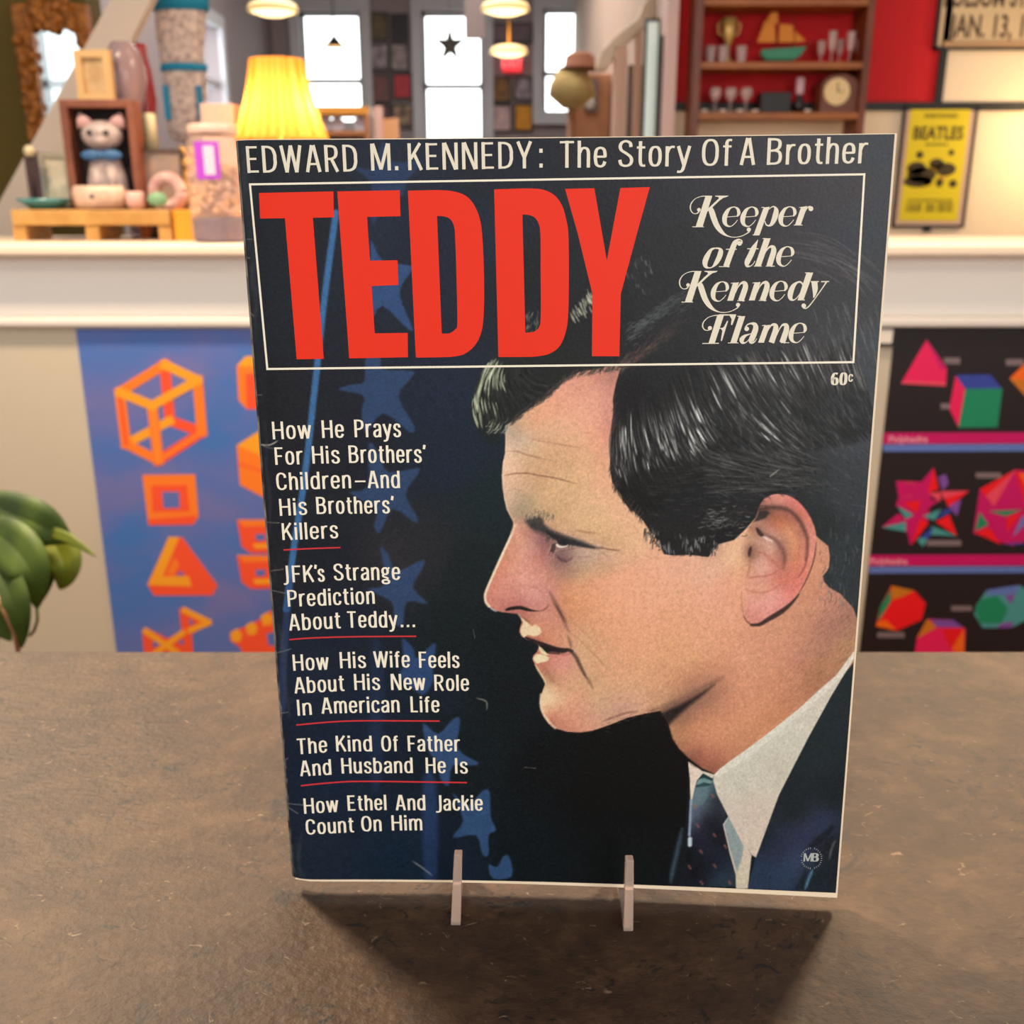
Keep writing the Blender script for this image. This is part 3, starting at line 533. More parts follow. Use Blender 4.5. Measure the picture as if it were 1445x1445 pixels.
    for i in range(420):   # pale lights on the forelock
        u = rng.uniform(0, 3.6); j = int(u); f = u-j; g = F[j]*(1-f)+F[j+1]*f
        s0 = rng.randint(0, len(g)-10); seg = g[s0:s0+rng.randint(8, 20):4]+rng.normal(0, 3, 2)
        if len(seg) < 2: continue
        mid = seg[len(seg)//2]; h = max(a*math.exp(-((mid[0]-x)**2+(mid[1]-y)**2)/(2*r*r)) for x, y, r, a in HF)
        if rng.rand() > h*.55: continue
        strand(k1(seg.tolist()), rng.uniform(150, 235), rng.uniform(1., 1.9), rng.uniform(.6, .95), (.97, 1., .84))
    for i in range(46):
        x = rng.uniform(205, 350); y = rng.uniform(560, 640); l = rng.uniform(30, 80)
        strand(k1([(x, y), (x+l*.3, y-l*.1), (x+l*.6, y-l*.7)]), rng.choice([40, 120, 190]), 1.3, .75, (.98, 1, .88))
    for i in range(200):   # thinning hairline over the forehead
        q = spl([(876,519),(843,523),(816,528),(798,537),(785,550),(773,561),(756,572),(740,584),(727,594)], 8); p = q[rng.randint(len(q))]
        strand([(p[0]+rng.uniform(-4, 4), p[1]-rng.uniform(2, 12)), (p[0]-rng.uniform(1, 6), p[1]+rng.uniform(-4, 4)), (p[0]-rng.uniform(4, 16), p[1]+rng.uniform(0, 9))], rng.uniform(36, 90), 1.3, .55, (1, .9, .82))
    k5 = lambda p: cr(650,330,4.129,p)
    for i in range(70):    # lights on the crown between the title letters
        x = rng.uniform(635, 770); y = 470-(x-630)*.95+rng.normal(0, 24); l = rng.uniform(20, 60)
        strand(k5([(x, y), (x+l*.25, y+l*.6), (x+l*.5, y+l)]), rng.choice([60, 130, 200, 220]), 1.5, .75, (1, 1, .86))
    for i in range(30):
        x = rng.uniform(390, 460); y = rng.uniform(440, 560); l = rng.uniform(20, 50)
        strand(k5([(x, y), (x-l*.3, y+l*.5), (x-l*.2, y+l)]), rng.choice([50, 110, 150]), 1.3, .6, (1, 1, .86))
    for i in range(300):   # brushed hair along the parting
        t = rng.rand(); x = 950+380*t; y = 610-230*t+rng.normal(0, 26)-20*math.sin(t*3.14); l = rng.uniform(20, 70)
        strand(k5([(x, y), (x+l*.5, y-l*.42), (x+l, y-l*.5)]), rng.uniform(40, 130)*(1-.3*t), 1.3, .5, (.95, 1, 1.02))
    for i in range(40):
        x = rng.uniform(960, 1110); y = rng.uniform(120, 330); l = rng.uniform(25, 60)
        strand(k5([(x, y), (x+l*.1, y+l*.5), (x+l*.3, y+l)]), rng.choice([54, 80, 150]), 1.2, .55)
    for i in range(34):    # sheen on the back of the crown
        o = rng.normal(0, 14); s = rng.uniform(-18, 18)
        q = spl([(1110+s,347+o),(1150+s,352+o),(1190+s,367+o),(1222+s,392+o),(1245+s,425+o)], 6); a0 = rng.randint(0, 14)
        strand(q[a0:a0+10:3].tolist(), rng.uniform(90, 170), 1.5, .3)
    for i in range(90):
        x = rng.uniform(1140, 1236); y = rng.uniform(420, 540); l = rng.uniform(14, 34)
        strand([(x, y), (x+l*.2, y+l*.5), (x+l*.3, y+l)], rng.uniform(90, 170), 1.3, .35)
    for i in range(60):
        x = rng.uniform(1165, 1200); y = rng.uniform(760, 850)
        strand([(x, y), (x+rng.uniform(-2, 3), y+rng.uniform(4, 9))], rng.uniform(60, 130), 1.1, .5, (.95, 1, .97))
    # worn and cracked places on the cover, plus a painted gloss strip
    for q in ([(348,338),(356,338)],[(346,363),(352,364)],[(352,440),(358,446)],[(357,558),(370,557)],[(365,627),(380,628),(392,622)],[(372,630),(386,633)],[(376,737),(394,738)],[(380,806),(400,803)],[(383,833),(402,837)],[(388,922),(410,916)],[(393,1007),(406,1005)],[(398,1075),(406,1070)],[(406,1134),(428,1136)],[(408,1140),(420,1148)],[(668,888),(670,900)],[(672,985),(686,990),(687,1002)],[(582,1215),(598,1226),(610,1236)],[(1096,666),(1087,672),(1100,662)],[(740,1083),(756,1084)]):
        line(C, q, (226,216,200), 1.8, .8 if q[0][0] < 440 else .5, 1.4, 4)
    for i in range(70):    # rubbed spine edge
        t = rng.rand(); x = 332+83*t; y = 200+1043*t; line(C, [(x+1.5, y), (x+2+rng.uniform(-.6, .6), y+rng.uniform(4, 22))], (206,190,168), 1.3, rng.uniform(.25, .8), 1.3, 1)
    for i in range(40):  # soft grey strokes paint the gloss strip beside the spine
        t = rng.rand(); x = 338+83*t; y = 200+1043*t; b = rng.uniform(60, 84); line(C, [(x+rng.uniform(0, 10), y), (x+rng.uniform(0, 10), y+rng.uniform(20, 60))], (b, b, b+3), 5, .3, 6, 1)
    for i in range(240):
        x = rng.uniform(OX+20, OX+CW-40); y = rng.uniform(OY+20, OY+CH-40); b = rng.uniform(70, 130)
        line(C, [(x, y), (x+rng.uniform(-1, 1), y+rng.uniform(-1, 1))], (b, b, b), .9, .35, 1.4, 1)
    # paper and halftone grain
    n = blur(rng.normal(0, 1, (CH, CW)).astype(np.float32), .6); n /= n.std()
    n2 = blur(rng.normal(0, 1, (CH, CW)).astype(np.float32), 1.6); n2 /= n2.std()
    C *= (1+(.022*n+.012*n2))[..., None]
    C += ((1.6+.7*sk)*n)[..., None]
    g = C.mean(-1, keepdims=True); dk = np.clip((120-g)/70, 0, 1)*np.clip((C[..., 2:]-C[..., :1])/12, 0, 1); C = C+(g-C)*dk*.22
    C = C*(1+.06*sk[..., None]*np.array((.9, 1.05, 1.25)))
    return np.clip(C, 6, 250)
# ================================================================== THE MAGAZINE
BL = np.array((-.085838, .33573, CZ-.25445)); VA = np.array((.209389, -.009324, .00125)); VB = np.array((-.00343, .012477, .272444))
NF = np.cross(VA, VB); NF /= np.linalg.norm(NF)
if NF[1] > 0: NF = -NF                        # points to the reader
WMM, HMM = 209.6, 272.75
def surf(u, v, off=0.):
    """a point of the gently bowed cover; off is the height in front of it"""
    u = np.asarray(u, float); v = np.asarray(v, float); uc = np.clip(u, 0, 1)
    d = .0026*np.sin(np.pi*uc**.85)+.0022*np.exp(-uc/.014)-off
    return BL+u[..., None]*VA+v[..., None]*VB-d[..., None]*NF
cp, sp_ = math.cos(PITCH), math.sin(PITCH)
def flat(Q):
    """print coordinates used to measure the cover artwork"""
    q = np.asarray(Q)-np.array((0, 0, CZ)); y, z = q[..., 1], q[..., 2]
    dep = y*cp-z*sp_; upv = y*sp_+z*cp
    return np.stack((722.5+FPX*q[..., 0]/dep, 722.5-FPX*upv/dep), -1)
def _hom():
    src = [(0,0),(1,0),(1,1),(0,1)]; A = []
    for (x, y), (U, V) in zip(src, flat(np.array([BL, BL+VA, BL+VA+VB, BL+VB]))):
        A += [[x,y,1,0,0,0,-U*x,-U*y,-U],[0,0,0,x,y,1,-V*x,-V*y,-V]]
    return np.linalg.inv(np.linalg.svd(np.array(A))[2][-1].reshape(3, 3))
HI = _hom()
def uv(pts):
    p = np.asarray(pts, float)[..., :2]; q = p.copy()
    for _ in range(5):
        h = np.concatenate((q, np.ones(q.shape[:-1]+(1,))), -1) @ HI.T; r = h[..., :2]/h[..., 2:]
        q = q+(p-flat(surf(r[..., 0], r[..., 1])))
    return r
mag = thing('magazine', tuple(surf(np.array(.5), np.array(0.))), 'old magazine with large red title and man in profile, standing on clear easel', 'magazine')
M0 = np.array(WL[mag.name])
def link_np(name, V, F, mats, mi=None, smooth=False, parent=mag):
    me = bpy.data.meshes.new(name); me.vertices.add(len(V)); me.vertices.foreach_set('co', (V-M0).astype(np.float32).ravel())
    nl = np.array([len(f) for f in F]) if not isinstance(F, np.ndarray) else np.full(len(F), F.shape[1])
    fl = np.concatenate([np.asarray(f) for f in F]) if not isinstance(F, np.ndarray) else F.ravel()
    me.loops.add(len(fl)); me.loops.foreach_set('vertex_index', fl.astype(np.int32))
    me.polygons.add(len(nl)); me.polygons.foreach_set('loop_start', np.concatenate(([0], np.cumsum(nl)[:-1])).astype(np.int32)); me.polygons.foreach_set('loop_total', nl.astype(np.int32))
    for m in mats: me.materials.append(m)
    if mi is not None: me.polygons.foreach_set('material_index', np.asarray(mi, np.int32))
    me.polygons.foreach_set('use_smooth', np.full(len(nl), smooth)); me.update(calc_edges=True); me.validate()
    o = bpy.data.objects.new(name, me); COL.objects.link(o); o.parent = parent; WL[o.name] = Vector(M0)
    return o
# --- the printed front cover: a fine sheet, its ink carried as colours on the sheet
art = paint()
us = np.unique(np.concatenate((np.linspace(0, .05, 30), np.linspace(.05, .33, 110), np.linspace(.33, 1, 520)))); vs_ = np.linspace(0, 1, 900)
U, Vv = np.meshgrid(us, vs_)
VV = surf(U, Vv, 0)
q = flat(VV)-np.array((OX, OY)); qx = np.clip(q[..., 0], 0, CW-1.01); qy = np.clip(q[..., 1], 0, CH-1.01)
ix = qx.astype(int); iy = qy.astype(int); fx = (qx-ix)[..., None]; fy = (qy-iy)[..., None]
ink = art[iy, ix]*(1-fx)*(1-fy)+art[iy, ix+1]*fx*(1-fy)+art[iy+1, ix]*(1-fx)*fy+art[iy+1, ix+1]*fx*fy
ink = ink/255.; ink = np.where(ink <= .04045, ink/12.92, ((ink+.055)/1.055)**2.4)
INK_GAIN, INK_LIFT = 1.02, .006
ink = np.clip(ink*INK_GAIN-INK_LIFT, .002, .92)
nr, nc = U.shape; idx = np.arange(nr*nc).reshape(nr, nc)
F = np.stack((idx[:-1, :-1], idx[:-1, 1:], idx[1:, 1:], idx[1:, :-1]), -1).reshape(-1, 4)
cm = bpy.data.materials.new('cover_print'); cm.use_nodes = True; n_ = cm.node_tree; b_ = n_.nodes['Principled BSDF']
at_ = n_.nodes.new('ShaderNodeAttribute'); at_.attribute_name = 'ink'; n_.links.new(at_.outputs['Color'], b_.inputs['Base Color'])
b_.inputs['Roughness'].default_value = .42; b_.inputs['Specular IOR Level'].default_value = .26
tn = n_.nodes.new('ShaderNodeTexNoise'); tn.inputs['Scale'].default_value = 900; bp_ = n_.nodes.new('ShaderNodeBump'); bp_.inputs['Strength'].default_value = .12; bp_.inputs['Distance'].default_value = .0004
tco = n_.nodes.new('ShaderNodeTexCoord'); n_.links.new(tco.outputs['Object'], tn.inputs['Vector']); n_.links.new(tn.outputs[0], bp_.inputs['Height']); n_.links.new(bp_.outputs[0], b_.inputs['Normal'])
cover = link_np('front_cover', VV.reshape(-1, 3), F, [cm], smooth=True)
ca = cover.data.attributes.new('ink', 'FLOAT_COLOR', 'POINT')
ca.data.foreach_set('color', np.concatenate((ink.reshape(-1, 3), np.ones((nr*nc, 1))), 1).astype(np.float32).ravel())
tag(cover, 'dark blue cover with the portrait of a man in profile')
# --- pages, back cover and worn spine
def sheet(u0, u1, v0, v1, f, b, nu=40, v0b=None):
    uu = np.linspace(u0, u1, nu); a0 = np.full(nu, v0) if v0b is None else np.interp(uu, [0, .35, 1], v0b); a1 = np.full(nu, v1)
    r = [surf(uu, a0, f), surf(uu, a1, f), surf(uu, a1, b), surf(uu, a0, b)]
    V = np.concatenate(r); F = []
    for k in range(4):
        for i in range(nu-1): F.append((k*nu+i, k*nu+i+1, ((k+1) % 4)*nu+i+1, ((k+1) % 4)*nu+i))
    F.append((0, nu, 2*nu, 3*nu)); F.append((4*nu-1, 3*nu-1, 2*nu-1, nu-1))
    return V, F
paper = mat('page_paper', (246, 222, 190), .8)
V, F = sheet(.003, 1.0035, -.0045, 1.001, -.0002, -.0034, v0b=(-.0036, -.0042, -.0082)); pages = link_np('page_block', V, F, [paper]); tag(pages, 'cream paper edges of the pages')
V, F = sheet(-.004, 1.0, -.001, 1.0, -.0036, -.0040); link_np('back_cover', V, F, [mat('back_cover_print', (72, 60, 54), .5)])
sm = MB(); vv = np.linspace(0, 1, 60); cols = []
for k in range(7):
    a = math.pi*k/6; r = .002
    base = surf(np.zeros(60), vv, -.002)
    cols.append(base+NF*r*math.cos(a)-(VA/np.linalg.norm(VA))*r*.55*math.sin(a))
V = np.concatenate(cols); F = [(k*60+i, k*60+i+1, (k+1)*60+i+1, (k+1)*60+i) for k in range(6) for i in range(59)]
link_np('spine', V, F, [mat('spine_print', (40, 40, 44), .5, noise=(150, 136, 120), scale=160)], smooth=True)
# --- lettering. Strokes of a narrow sans: capitals 100 high
class Ink:
    def __init__(s): s.v = []; s.f = []; s.k = 0; s.n = 0
    def poly(s, P2, step=None):
        """P2: outline in (u, v)"""
        P2 = np.asarray(P2); bm = bmesh.new(); bm.faces.new([bm.verts.new((p[0], p[1], 0)) for p in P2])
        if step:
            for u in np.arange(P2[:, 0].min()+step, P2[:, 0].max(), step):
                bmesh.ops.bisect_plane(bm, geom=bm.verts[:]+bm.edges[:]+bm.faces[:], plane_co=(u, 0, 0), plane_no=(1, 0, 0))
        bmesh.ops.triangulate(bm, faces=bm.faces[:]); bm.verts.index_update(); Q = np.array([v.co[:] for v in bm.verts])
        s.v.append(surf(Q[:, 0], Q[:, 1], .00006+s.n*1.1e-6)); s.n = (s.n+1) % 40
        s.f.append([tuple(s.k+v.index for v in f.verts) for f in bm.faces]); s.k += len(Q); bm.free()
    def ribbon(s, A, B):
        m = len(A); V = np.concatenate((surf(A[:, 0], A[:, 1], .00006+s.n*1.1e-6), surf(B[:, 0], B[:, 1], .00006+s.n*1.1e-6))); s.n = (s.n+1) % 40
        s.v.append(V); s.f.append([(s.k+i, s.k+i+1, s.k+m+i+1, s.k+m+i) for i in range(m-1)]); s.k += 2*m
    def build(s, name, m, label=None):
        o = link_np(name, np.concatenate(s.v), [f for g in s.f for f in g], [m])
        if label: o['label'] = label
        return o
def O_(cx, cy, rx, ry, n=2.5):
    return [(cx+rx*math.copysign(abs(math.cos(t))**(2/n), math.cos(t)), cy+ry*math.copysign(abs(math.sin(t))**(2/n), math.sin(t))) for t in np.linspace(0, 2*math.pi, 41)]
st = lambda x, h=100: ('L', [(x, 0), (x, h)])
GL = {
'A': (60, [('L', [(7,0),(27,100)]), ('L', [(53,0),(33,100)]), ('L', [(14,30),(46,30)])]),
'B': (57, [st(8), ('S', [(8,95),(28,95),(41,90),(45,77),(41,62),(28,54),(8,53)]), ('S', [(8,53),(31,53),(44,46),(48,29),(44,12),(31,5),(8,5)])]),
'C': (55, [('S', [(47,70),(44,87),(28,96),(13,87),(8,66),(8,50),(8,34),(13,13),(28,4),(44,13),(47,30)])]),
'D': (58, [st(8), ('S', [(8,95),(26,95),(42,86),(49,66),(49,50),(49,34),(42,14),(26,5),(8,5)])]),
'E': (49, [st(8), ('L', [(8,95),(44,95)]), ('L', [(8,52),(40,52)]), ('L', [(8,5),(46,5)])]),
'F': (46, [st(8), ('L', [(8,95),(44,95)]), ('L', [(8,50),(39,50)])]),
'H': (58, [st(8), st(50), ('L', [(8,52),(50,52)])]), 'I': (16, [st(8)]),
'J': (40, [('S', [(32,100),(32,60),(32,20),(29,-2),(18,-9),(5,-8)])]),
'K': (54, [st(8), ('L', [(47,100),(12,42)]), ('L', [(24,62),(50,0)])]), 'L': (44, [st(8), ('L', [(8,5),(42,5)])]),
'M': (76, [st(8), st(68), ('L', [(11,100),(38,4)]), ('L', [(65,100),(38,4)])]), 'N': (60, [st(8), st(52), ('L', [(11,100),(49,0)])]),
'O': (60, [('S', O_(30,50,22,46))]), 'P': (53, [st(8), ('S', [(8,95),(28,95),(42,89),(46,72),(42,55),(28,47),(8,46)])]),
'R': (56, [st(8), ('S', [(8,95),(28,95),(41,89),(45,73),(41,57),(28,49),(8,48)]), ('L', [(26,50),(48,0)])]),
'S': (53, [('S', [(44,74),(41,89),(27,96),(13,90),(8,76),(13,62),(28,51),(42,39),(47,25),(42,10),(27,4),(12,10),(7,27)])]),
'T': (52, [('L', [(26,0),(26,100)]), ('L', [(2,95),(50,95)])]), 'W': (80, [('L', [(5,100),(22,0)]), ('L', [(22,0),(40,100)]), ('L', [(40,100),(58,0)]), ('L', [(58,0),(75,100)])]),
'Y': (54, [('L', [(4,100),(27,40)]), ('L', [(50,100),(27,40)]), ('L', [(27,46),(27,0)])]),
'a': (46, [('S', [(9,55),(12,69),(23,73),(34,69),(38,56),(38,30),(38,0)]), ('S', [(38,45),(24,40),(11,33),(7,19),(12,6),(22,4),(33,11),(38,24)])]),
'b': (49, [st(8), ('S', [(8,54),(14,69),(26,73),(37,66),(41,48),(41,30),(37,11),(26,4),(14,8),(8,23)])]),
'c': (44, [('S', [(39,53),(35,68),(24,73),(12,66),(8,48),(8,30),(12,11),(24,4),(35,9),(39,24)])]),
'd': (49, [st(41), ('S', [(41,54),(35,69),(23,73),(12,66),(8,48),(8,30),(12,11),(23,4),(35,8),(41,23)])]),
'e': (47, [('L', [(8,40),(42,40)]), ('S', [(40,38),(40,52),(36,67),(24,73),(12,66),(8,48),(8,30),(12,11),(24,4),(35,9),(40,22)])]),
'f': (31, [('S', [(31,95),(21,95),(15,87),(15,70),(15,30),(15,0)]), ('L', [(3,72),(30,72)])]),
'g': (46, [('S', O_(21,53,14,19,2.2)), ('S', O_(23,-10,17,11,2.2)), ('S', [(13,36),(9,27),(14,19),(27,14),(37,6)]), ('L', [(31,67),(45,73)])]),
'h': (47, [st(8), ('S', [(8,52),(16,69),(27,73),(36,67),(39,52),(39,25),(39,0)])]), 'i': (16, [st(8,75), ('L', [(8,86),(8,101)])]),
'k': (45, [st(8), ('L', [(40,75),(12,34)]), ('L', [(22,48),(42,0)])]), 'l': (16, [st(8)]),
'm': (72, [st(8,75), ('S', [(8,54),(16,69),(25,73),(33,67),(36,52),(36,25),(36,0)]), ('S', [(36,54),(44,69),(53,73),(61,67),(64,52),(64,25),(64,0)])]),
'n': (47, [st(8,75), ('S', [(8,52),(16,69),(27,73),(36,67),(39,52),(39,25),(39,0)])]), 'o': (48, [('S', O_(24,38.5,16.5,34.5))]),
'r': (33, [st(8,75), ('S', [(8,48),(13,64),(22,72),(33,72)])]), 's': (43, [('S', [(36,55),(33,68),(22,73),(12,68),(9,57),(13,47),(24,39),(34,31),(37,19),(33,8),(22,4),(11,9),(8,22)])]),
't': (33, [('S', [(15,95),(15,60),(15,22),(19,7),(26,4),(32,5)]), ('L', [(3,72),(31,72)])]),
'u': (47, [('S', [(8,75),(8,45),(8,22),(12,8),(21,4),(32,9),(39,24)]), st(39,75)]),
'w': (62, [('L', [(4,75),(17,0)]), ('L', [(17,0),(31,75)]), ('L', [(31,75),(45,0)]), ('L', [(45,0),(58,75)])]),
'y': (46, [('L', [(4,75),(24,4)]), ('S', [(42,75),(33,38),(24,0),(19,-15),(10,-21),(2,-19)])]),
"'": (12, [('L', [(9,102),(5,78)])]), '.': (17, [('L', [(8,0),(8,15)])]), ':': (17, [('L', [(8,2),(8,17)]), ('L', [(8,57),(8,72)])]),
'6': (52, [('S', [(42,88),(30,96),(16,88),(8,66),(8,40),(12,14),(26,4),(39,11),(43,30),(38,50),(26,57),(14,50),(9,36)])]), '0': (52, [('S', O_(26,50,18,46))]),
}
def word(ink_, text, p0, p1, cap, wv=15., wh=10., gap=9, gaps=None):
    """text from baseline start p0 to end p1, capitals cap high (all measured on the print)"""
    a, b = uv([p0, p1]); mid = [(p0[0]+p1[0])/2, (p0[1]+p1[1])/2]; c0, c1 = uv([mid, (mid[0], mid[1]-cap)])
    ch = (c1[1]-c0[1])*HMM/100.                      # mm per unit, vertical
    tot = sum(GL[c][0]+(gaps or {}).get(c, 0) for c in text)+gap*(len(text)-1)
    e = (b-a)*np.array((WMM, HMM)); hx = e/tot
    x = 0.
    def to(q): return a+(np.outer(q[:, 0], hx)+np.outer(q[:, 1], np.array((0, ch))))/np.array((WMM, HMM))
    kx = np.linalg.norm(hx)/ch                       # how much the letters are condensed
    for c in text:
        adv, strokes = GL[c]
        for kind, pts in strokes:
            q = np.array(pts, float)
            if kind == 'S': q = spl(q, 5) if len(q) < 30 else q
            else:
                n = max(2, int(np.linalg.norm(q[1]-q[0])/25)+1); q = q[0]+np.linspace(0, 1, n)[:, None]*(q[1]-q[0])
            q[:, 0] += x
            t = np.gradient(q, axis=0); t[:, 0] *= kx; L = np.linalg.norm(t, axis=1)[:, None]+1e-9; t = t/L
            wd = (wh+(wv-wh)*np.abs(t[:, 1:2])**1.5)/2
            nn = np.stack((-t[:, 1]/kx, t[:, 0]), 1)*wd
            ink_.ribbon(to(q+nn), to(q-nn))
        x += adv+gap+(gaps or {}).get(c, 0)
white = mat('printed_cream', (250, 238, 214), .5, spec=.3)
white2 = mat('printed_pale_cream', (236, 224, 200), .5, spec=.3)
redm = mat('printed_red', (240, 50, 24), .45, spec=.25)
redl = mat('printed_rule_red', (214, 52, 56), .5, spec=.3)
# headline
I1 = Ink()
for t, p0, p1 in (('EDWARD', (348.8,244.2), (506,242)), ('M.', (523.2,240.8), (563.4,240.2)), ('KENNEDY:', (575.5,240.2), (767,237.2)), ('The', (789.2,236.8), (856.4,236.2)),
                  ('Story', (871.5,235.8), (974.2,234.4)), ('Of', (988.8,234.2), (1031.6,233.9)), ('A', (1043.2,232.9), (1065.9,232.7)), ('Brother', (1080.9,232.8), (1223.1,230.4))):
    word(I1, t, p0, p1, 38, 13, 8, 11 if t.isupper() else 8, {'Y': 14} if ':' in t else None)
I1.build('headline_lettering', white2, 'cream headline along the top of the cover')
# title
def sub(P2, n=6):
    return P2
I2 = Ink()
k5 = lambda p: cr(320,180,3.141,p)
T_ = [k5([(143,290),(473,283),(475,398),(382,400),(430,1025),(310,1027),(258,402),(148,403)]),
      k5([(490,283),(767,278),(770,393),(622,396),(635,590),(757,588),(761,698),(642,702),(656,912),(802,910),(803,1018),(543,1023)]),
      [(797.4,266.6),(838.6,265.6),(856.3,367.5),(875.4,265.3),(917,264),(898.7,330),(876,414.8),(874,502.7),(835.3,502.7),(836,414.8),(815.4,330)]]
for t in T_:
    p = np.array(t, float); p = np.concatenate([p[i]+np.linspace(0, 1, 12, endpoint=False)[:, None]*(p[(i+1) % len(p)]-p[i]) for i in range(len(p))])
    I2.poly(uv(p), .004)
def holed(outer, inner):
    rnd = lambda p: np.concatenate((np.array(p[:1], float), spl(np.array(p[1:-1], float), 8), np.array(p[-1:], float)))
    o = rnd(outer); i = rnd(inner)
    def res(p, n):
        p = np.concatenate((p, p[:1])); d = np.concatenate(([0], np.cumsum(np.linalg.norm(np.diff(p, axis=0), axis=1)))); t = np.linspace(0, d[-1], n, endpoint=False)
        return np.stack((np.interp(t, d, p[:, 0]), np.interp(t, d, p[:, 1])), 1)
    # bridge quads between rings of equal count, matched by angle about the counter
    n = 96; c = i.mean(0); O2 = res(o, 400); I2_ = res(i, 400)
    def ang(p): return np.arctan2((p[:, 1]-c[1])*.35, p[:, 0]-c[0])
    ao = ang(O2); ai = ang(I2_); so = np.argsort(ao); si = np.argsort(ai)
    key = np.unique(np.concatenate((ang(o), ang(i), np.linspace(-math.pi, math.pi, n, endpoint=False))))
    fo = lambda a, A, P2, s: np.stack((np.interp(a, A[s], P2[s, 0], period=2*math.pi), np.interp(a, A[s], P2[s, 1], period=2*math.pi)), 1)
    a = np.concatenate((key, key[:1])); return uv(fo(a, ao, O2, so)), uv(fo(a, ai, I2_, si))
d1o = k5([(803,280),(930,277),(1000,282),(1060,303),(1100,350),(1125,420),(1135,520),(1140,650),(1140,800),(1130,900),(1100,965),(1050,1005),(990,1017),(838,1020)])
d1i = k5([(932,392),(960,393),(990,405),(1008,440),(1013,500),(1018,650),(1022,860),(1012,895),(985,913),(953,913)])
d2o = [(697.3,267.3),(739.7,265.8),(764.6,267.3),(782,275.3),(793.2,290.2),(799.4,311.4),(802,330),(802.8,378.4),(802,439),(799,465.6),(790.5,487.4),(776,498.8),(756.6,503),(734.8,503.7),(703.3,503.9)]
d2i = [(737.2,302.7),(745.9,303.2),(754.6,306.9),(760.3,316.4),(762.6,331.3),(762.9,378),(763,446),(760,462.7),(751.7,468.8),(741.3,469.3)]
for o_, i_ in ((d1o, d1i), (d2o, d2i)): I2.ribbon(*holed(o_, i_))
I2.build('title_lettering', redm, 'large red capital letters of the title')
# frame around the title
I3 = Ink()
cn = np.array([(352.8,260.2),(1219.6,246),(1204.2,511),(377.3,520.7)])
for i in range(4):
    a, b = cn[i], cn[(i+1) % 4]; d = (b-a)/np.linalg.norm(b-a); n = np.array((-d[1], d[0])); t = np.linspace(-1.4/np.linalg.norm(b-a), 1+1.4/np.linalg.norm(b-a), 260)[:, None]
    L = a+t*(b-a); I3.ribbon(uv(L-n*1.45), uv(L+n*1.45))
I3.build('title_frame', white, 'thin cream frame around the title')
# swash lettering beside the title: strokes (x, y, thickness)
I4 = Ink()
def sw(x0, y0, pts, n=7):
    q = spl(np.array([(p[0], p[1], p[2]) for p in pts], float), n); c = np.stack((x0+q[:, 0]/5.78, y0+q[:, 1]/5.78), 1)
    t = np.gradient(c, axis=0); t /= np.linalg.norm(t, axis=1)[:, None]+1e-9; nn = np.stack((-t[:, 1], t[:, 0]), 1)*np.maximum(q[:, 2:3]/5.78/2, .45)
    I4.ribbon(uv(c+nn), uv(c-nn))
def pg(x0, y0, pts): I4.poly(uv([(x0+p[0]/5.78, y0+p[1]/5.78) for p in pts]))
def ball(x0, y0, x, y, r): pg(x0, y0, [(x+r*math.cos(t), y+r*math.sin(t)) for t in np.linspace(0, 6.283, 20, endpoint=False)])
def g_e(x, y): sw(x, y, [(932,265,5),(985,263,5),(1040,258,5)], 4); sw(x, y, [(1036,262,8),(1050,236,26),(1044,204,24),(1022,186,10),(995,186,9),(962,210,26),(937,262,40),(936,308,34),(955,335,18),(985,341,7),(1015,320,6),(1040,290,5)])
def g_K(x, y):
    pg(x, y, [(322,94),(376,94),(297,347),(240,347)]); sw(x, y, [(213,347,6),(260,347,6),(307,347,6)], 3)
    sw(x, y, [(345,97,8),(290,99,6),(240,117,5),(207,152,8),(197,188,10),(206,222,8),(230,240,6),(258,234,9),(268,215,12)]); ball(x, y, 267, 208, 15)
    pg(x, y, [(400,93),(510,93),(498,102),(465,112),(430,138),(375,190),(337,224),(324,216),(395,148),(430,116),(426,104),(400,99)])
    sw(x, y, [(362,195,36),(372,225,46),(388,275,47),(410,330,44),(440,375,36),(475,408,20),(515,426,8),(560,432,6),(610,424,6),(650,406,7),(675,388,10),(688,362,10)]); ball(x, y, 674, 370, 17)
def g_p(x, y):
    pg(x, y, [(795,190),(845,183),(761,415),(712,415)]); sw(x, y, [(706,414,6),(760,414,6)], 3); sw(x, y, [(778,190,6),(800,188,7)], 3)
    sw(x, y, [(805,300,6),(815,328,10),(838,338,14),(865,318,32),(888,265,45),(897,215,38),(885,186,14),(865,184,8),(838,205,6)])
def g_r(x, y):
    pg(x, y, [(1100,186),(1150,178),(1098,333),(1050,333)]); sw(x, y, [(1040,333,6),(1112,333,6)], 3); sw(x, y, [(1128,235,5),(1142,205,8),(1158,186,10),(1178,182,12)]); ball(x, y, 1180, 199, 20); sw(x, y, [(1085,190,5),(1110,186,5)], 3)
A_ = (940, 260); B_ = (940, 370)
def sh(base, dx, dy): return (base[0]+dx/5.78, base[1]+dy/5.78)
g_K(*A_); g_e(*sh(A_, -458, 2)); g_e(*sh(A_, -310, 2)); g_p(*A_); g_e(*A_); g_r(*A_)
x, y = A_
sw(x, y, [(400,521,10),(368,534,22),(338,580,40),(318,630,44),(322,668,30),(348,682,10),(378,674,12),(408,640,34),(434,590,42),(445,545,38),(430,524,16),(400,521,10)])
sw(x, y, [(602,450,10),(580,456,20),(560,480,40),(540,530,45),(515,595,46),(488,672,46)]); sw(x, y, [(596,450,9),(614,458,10),(618,475,12),(606,488,14)]); ball(x, y, 598, 482, 20); sw(x, y, [(488,530,7),(575,530,7)], 3); sw(x, y, [(430,672,6),(516,672,6)], 3)
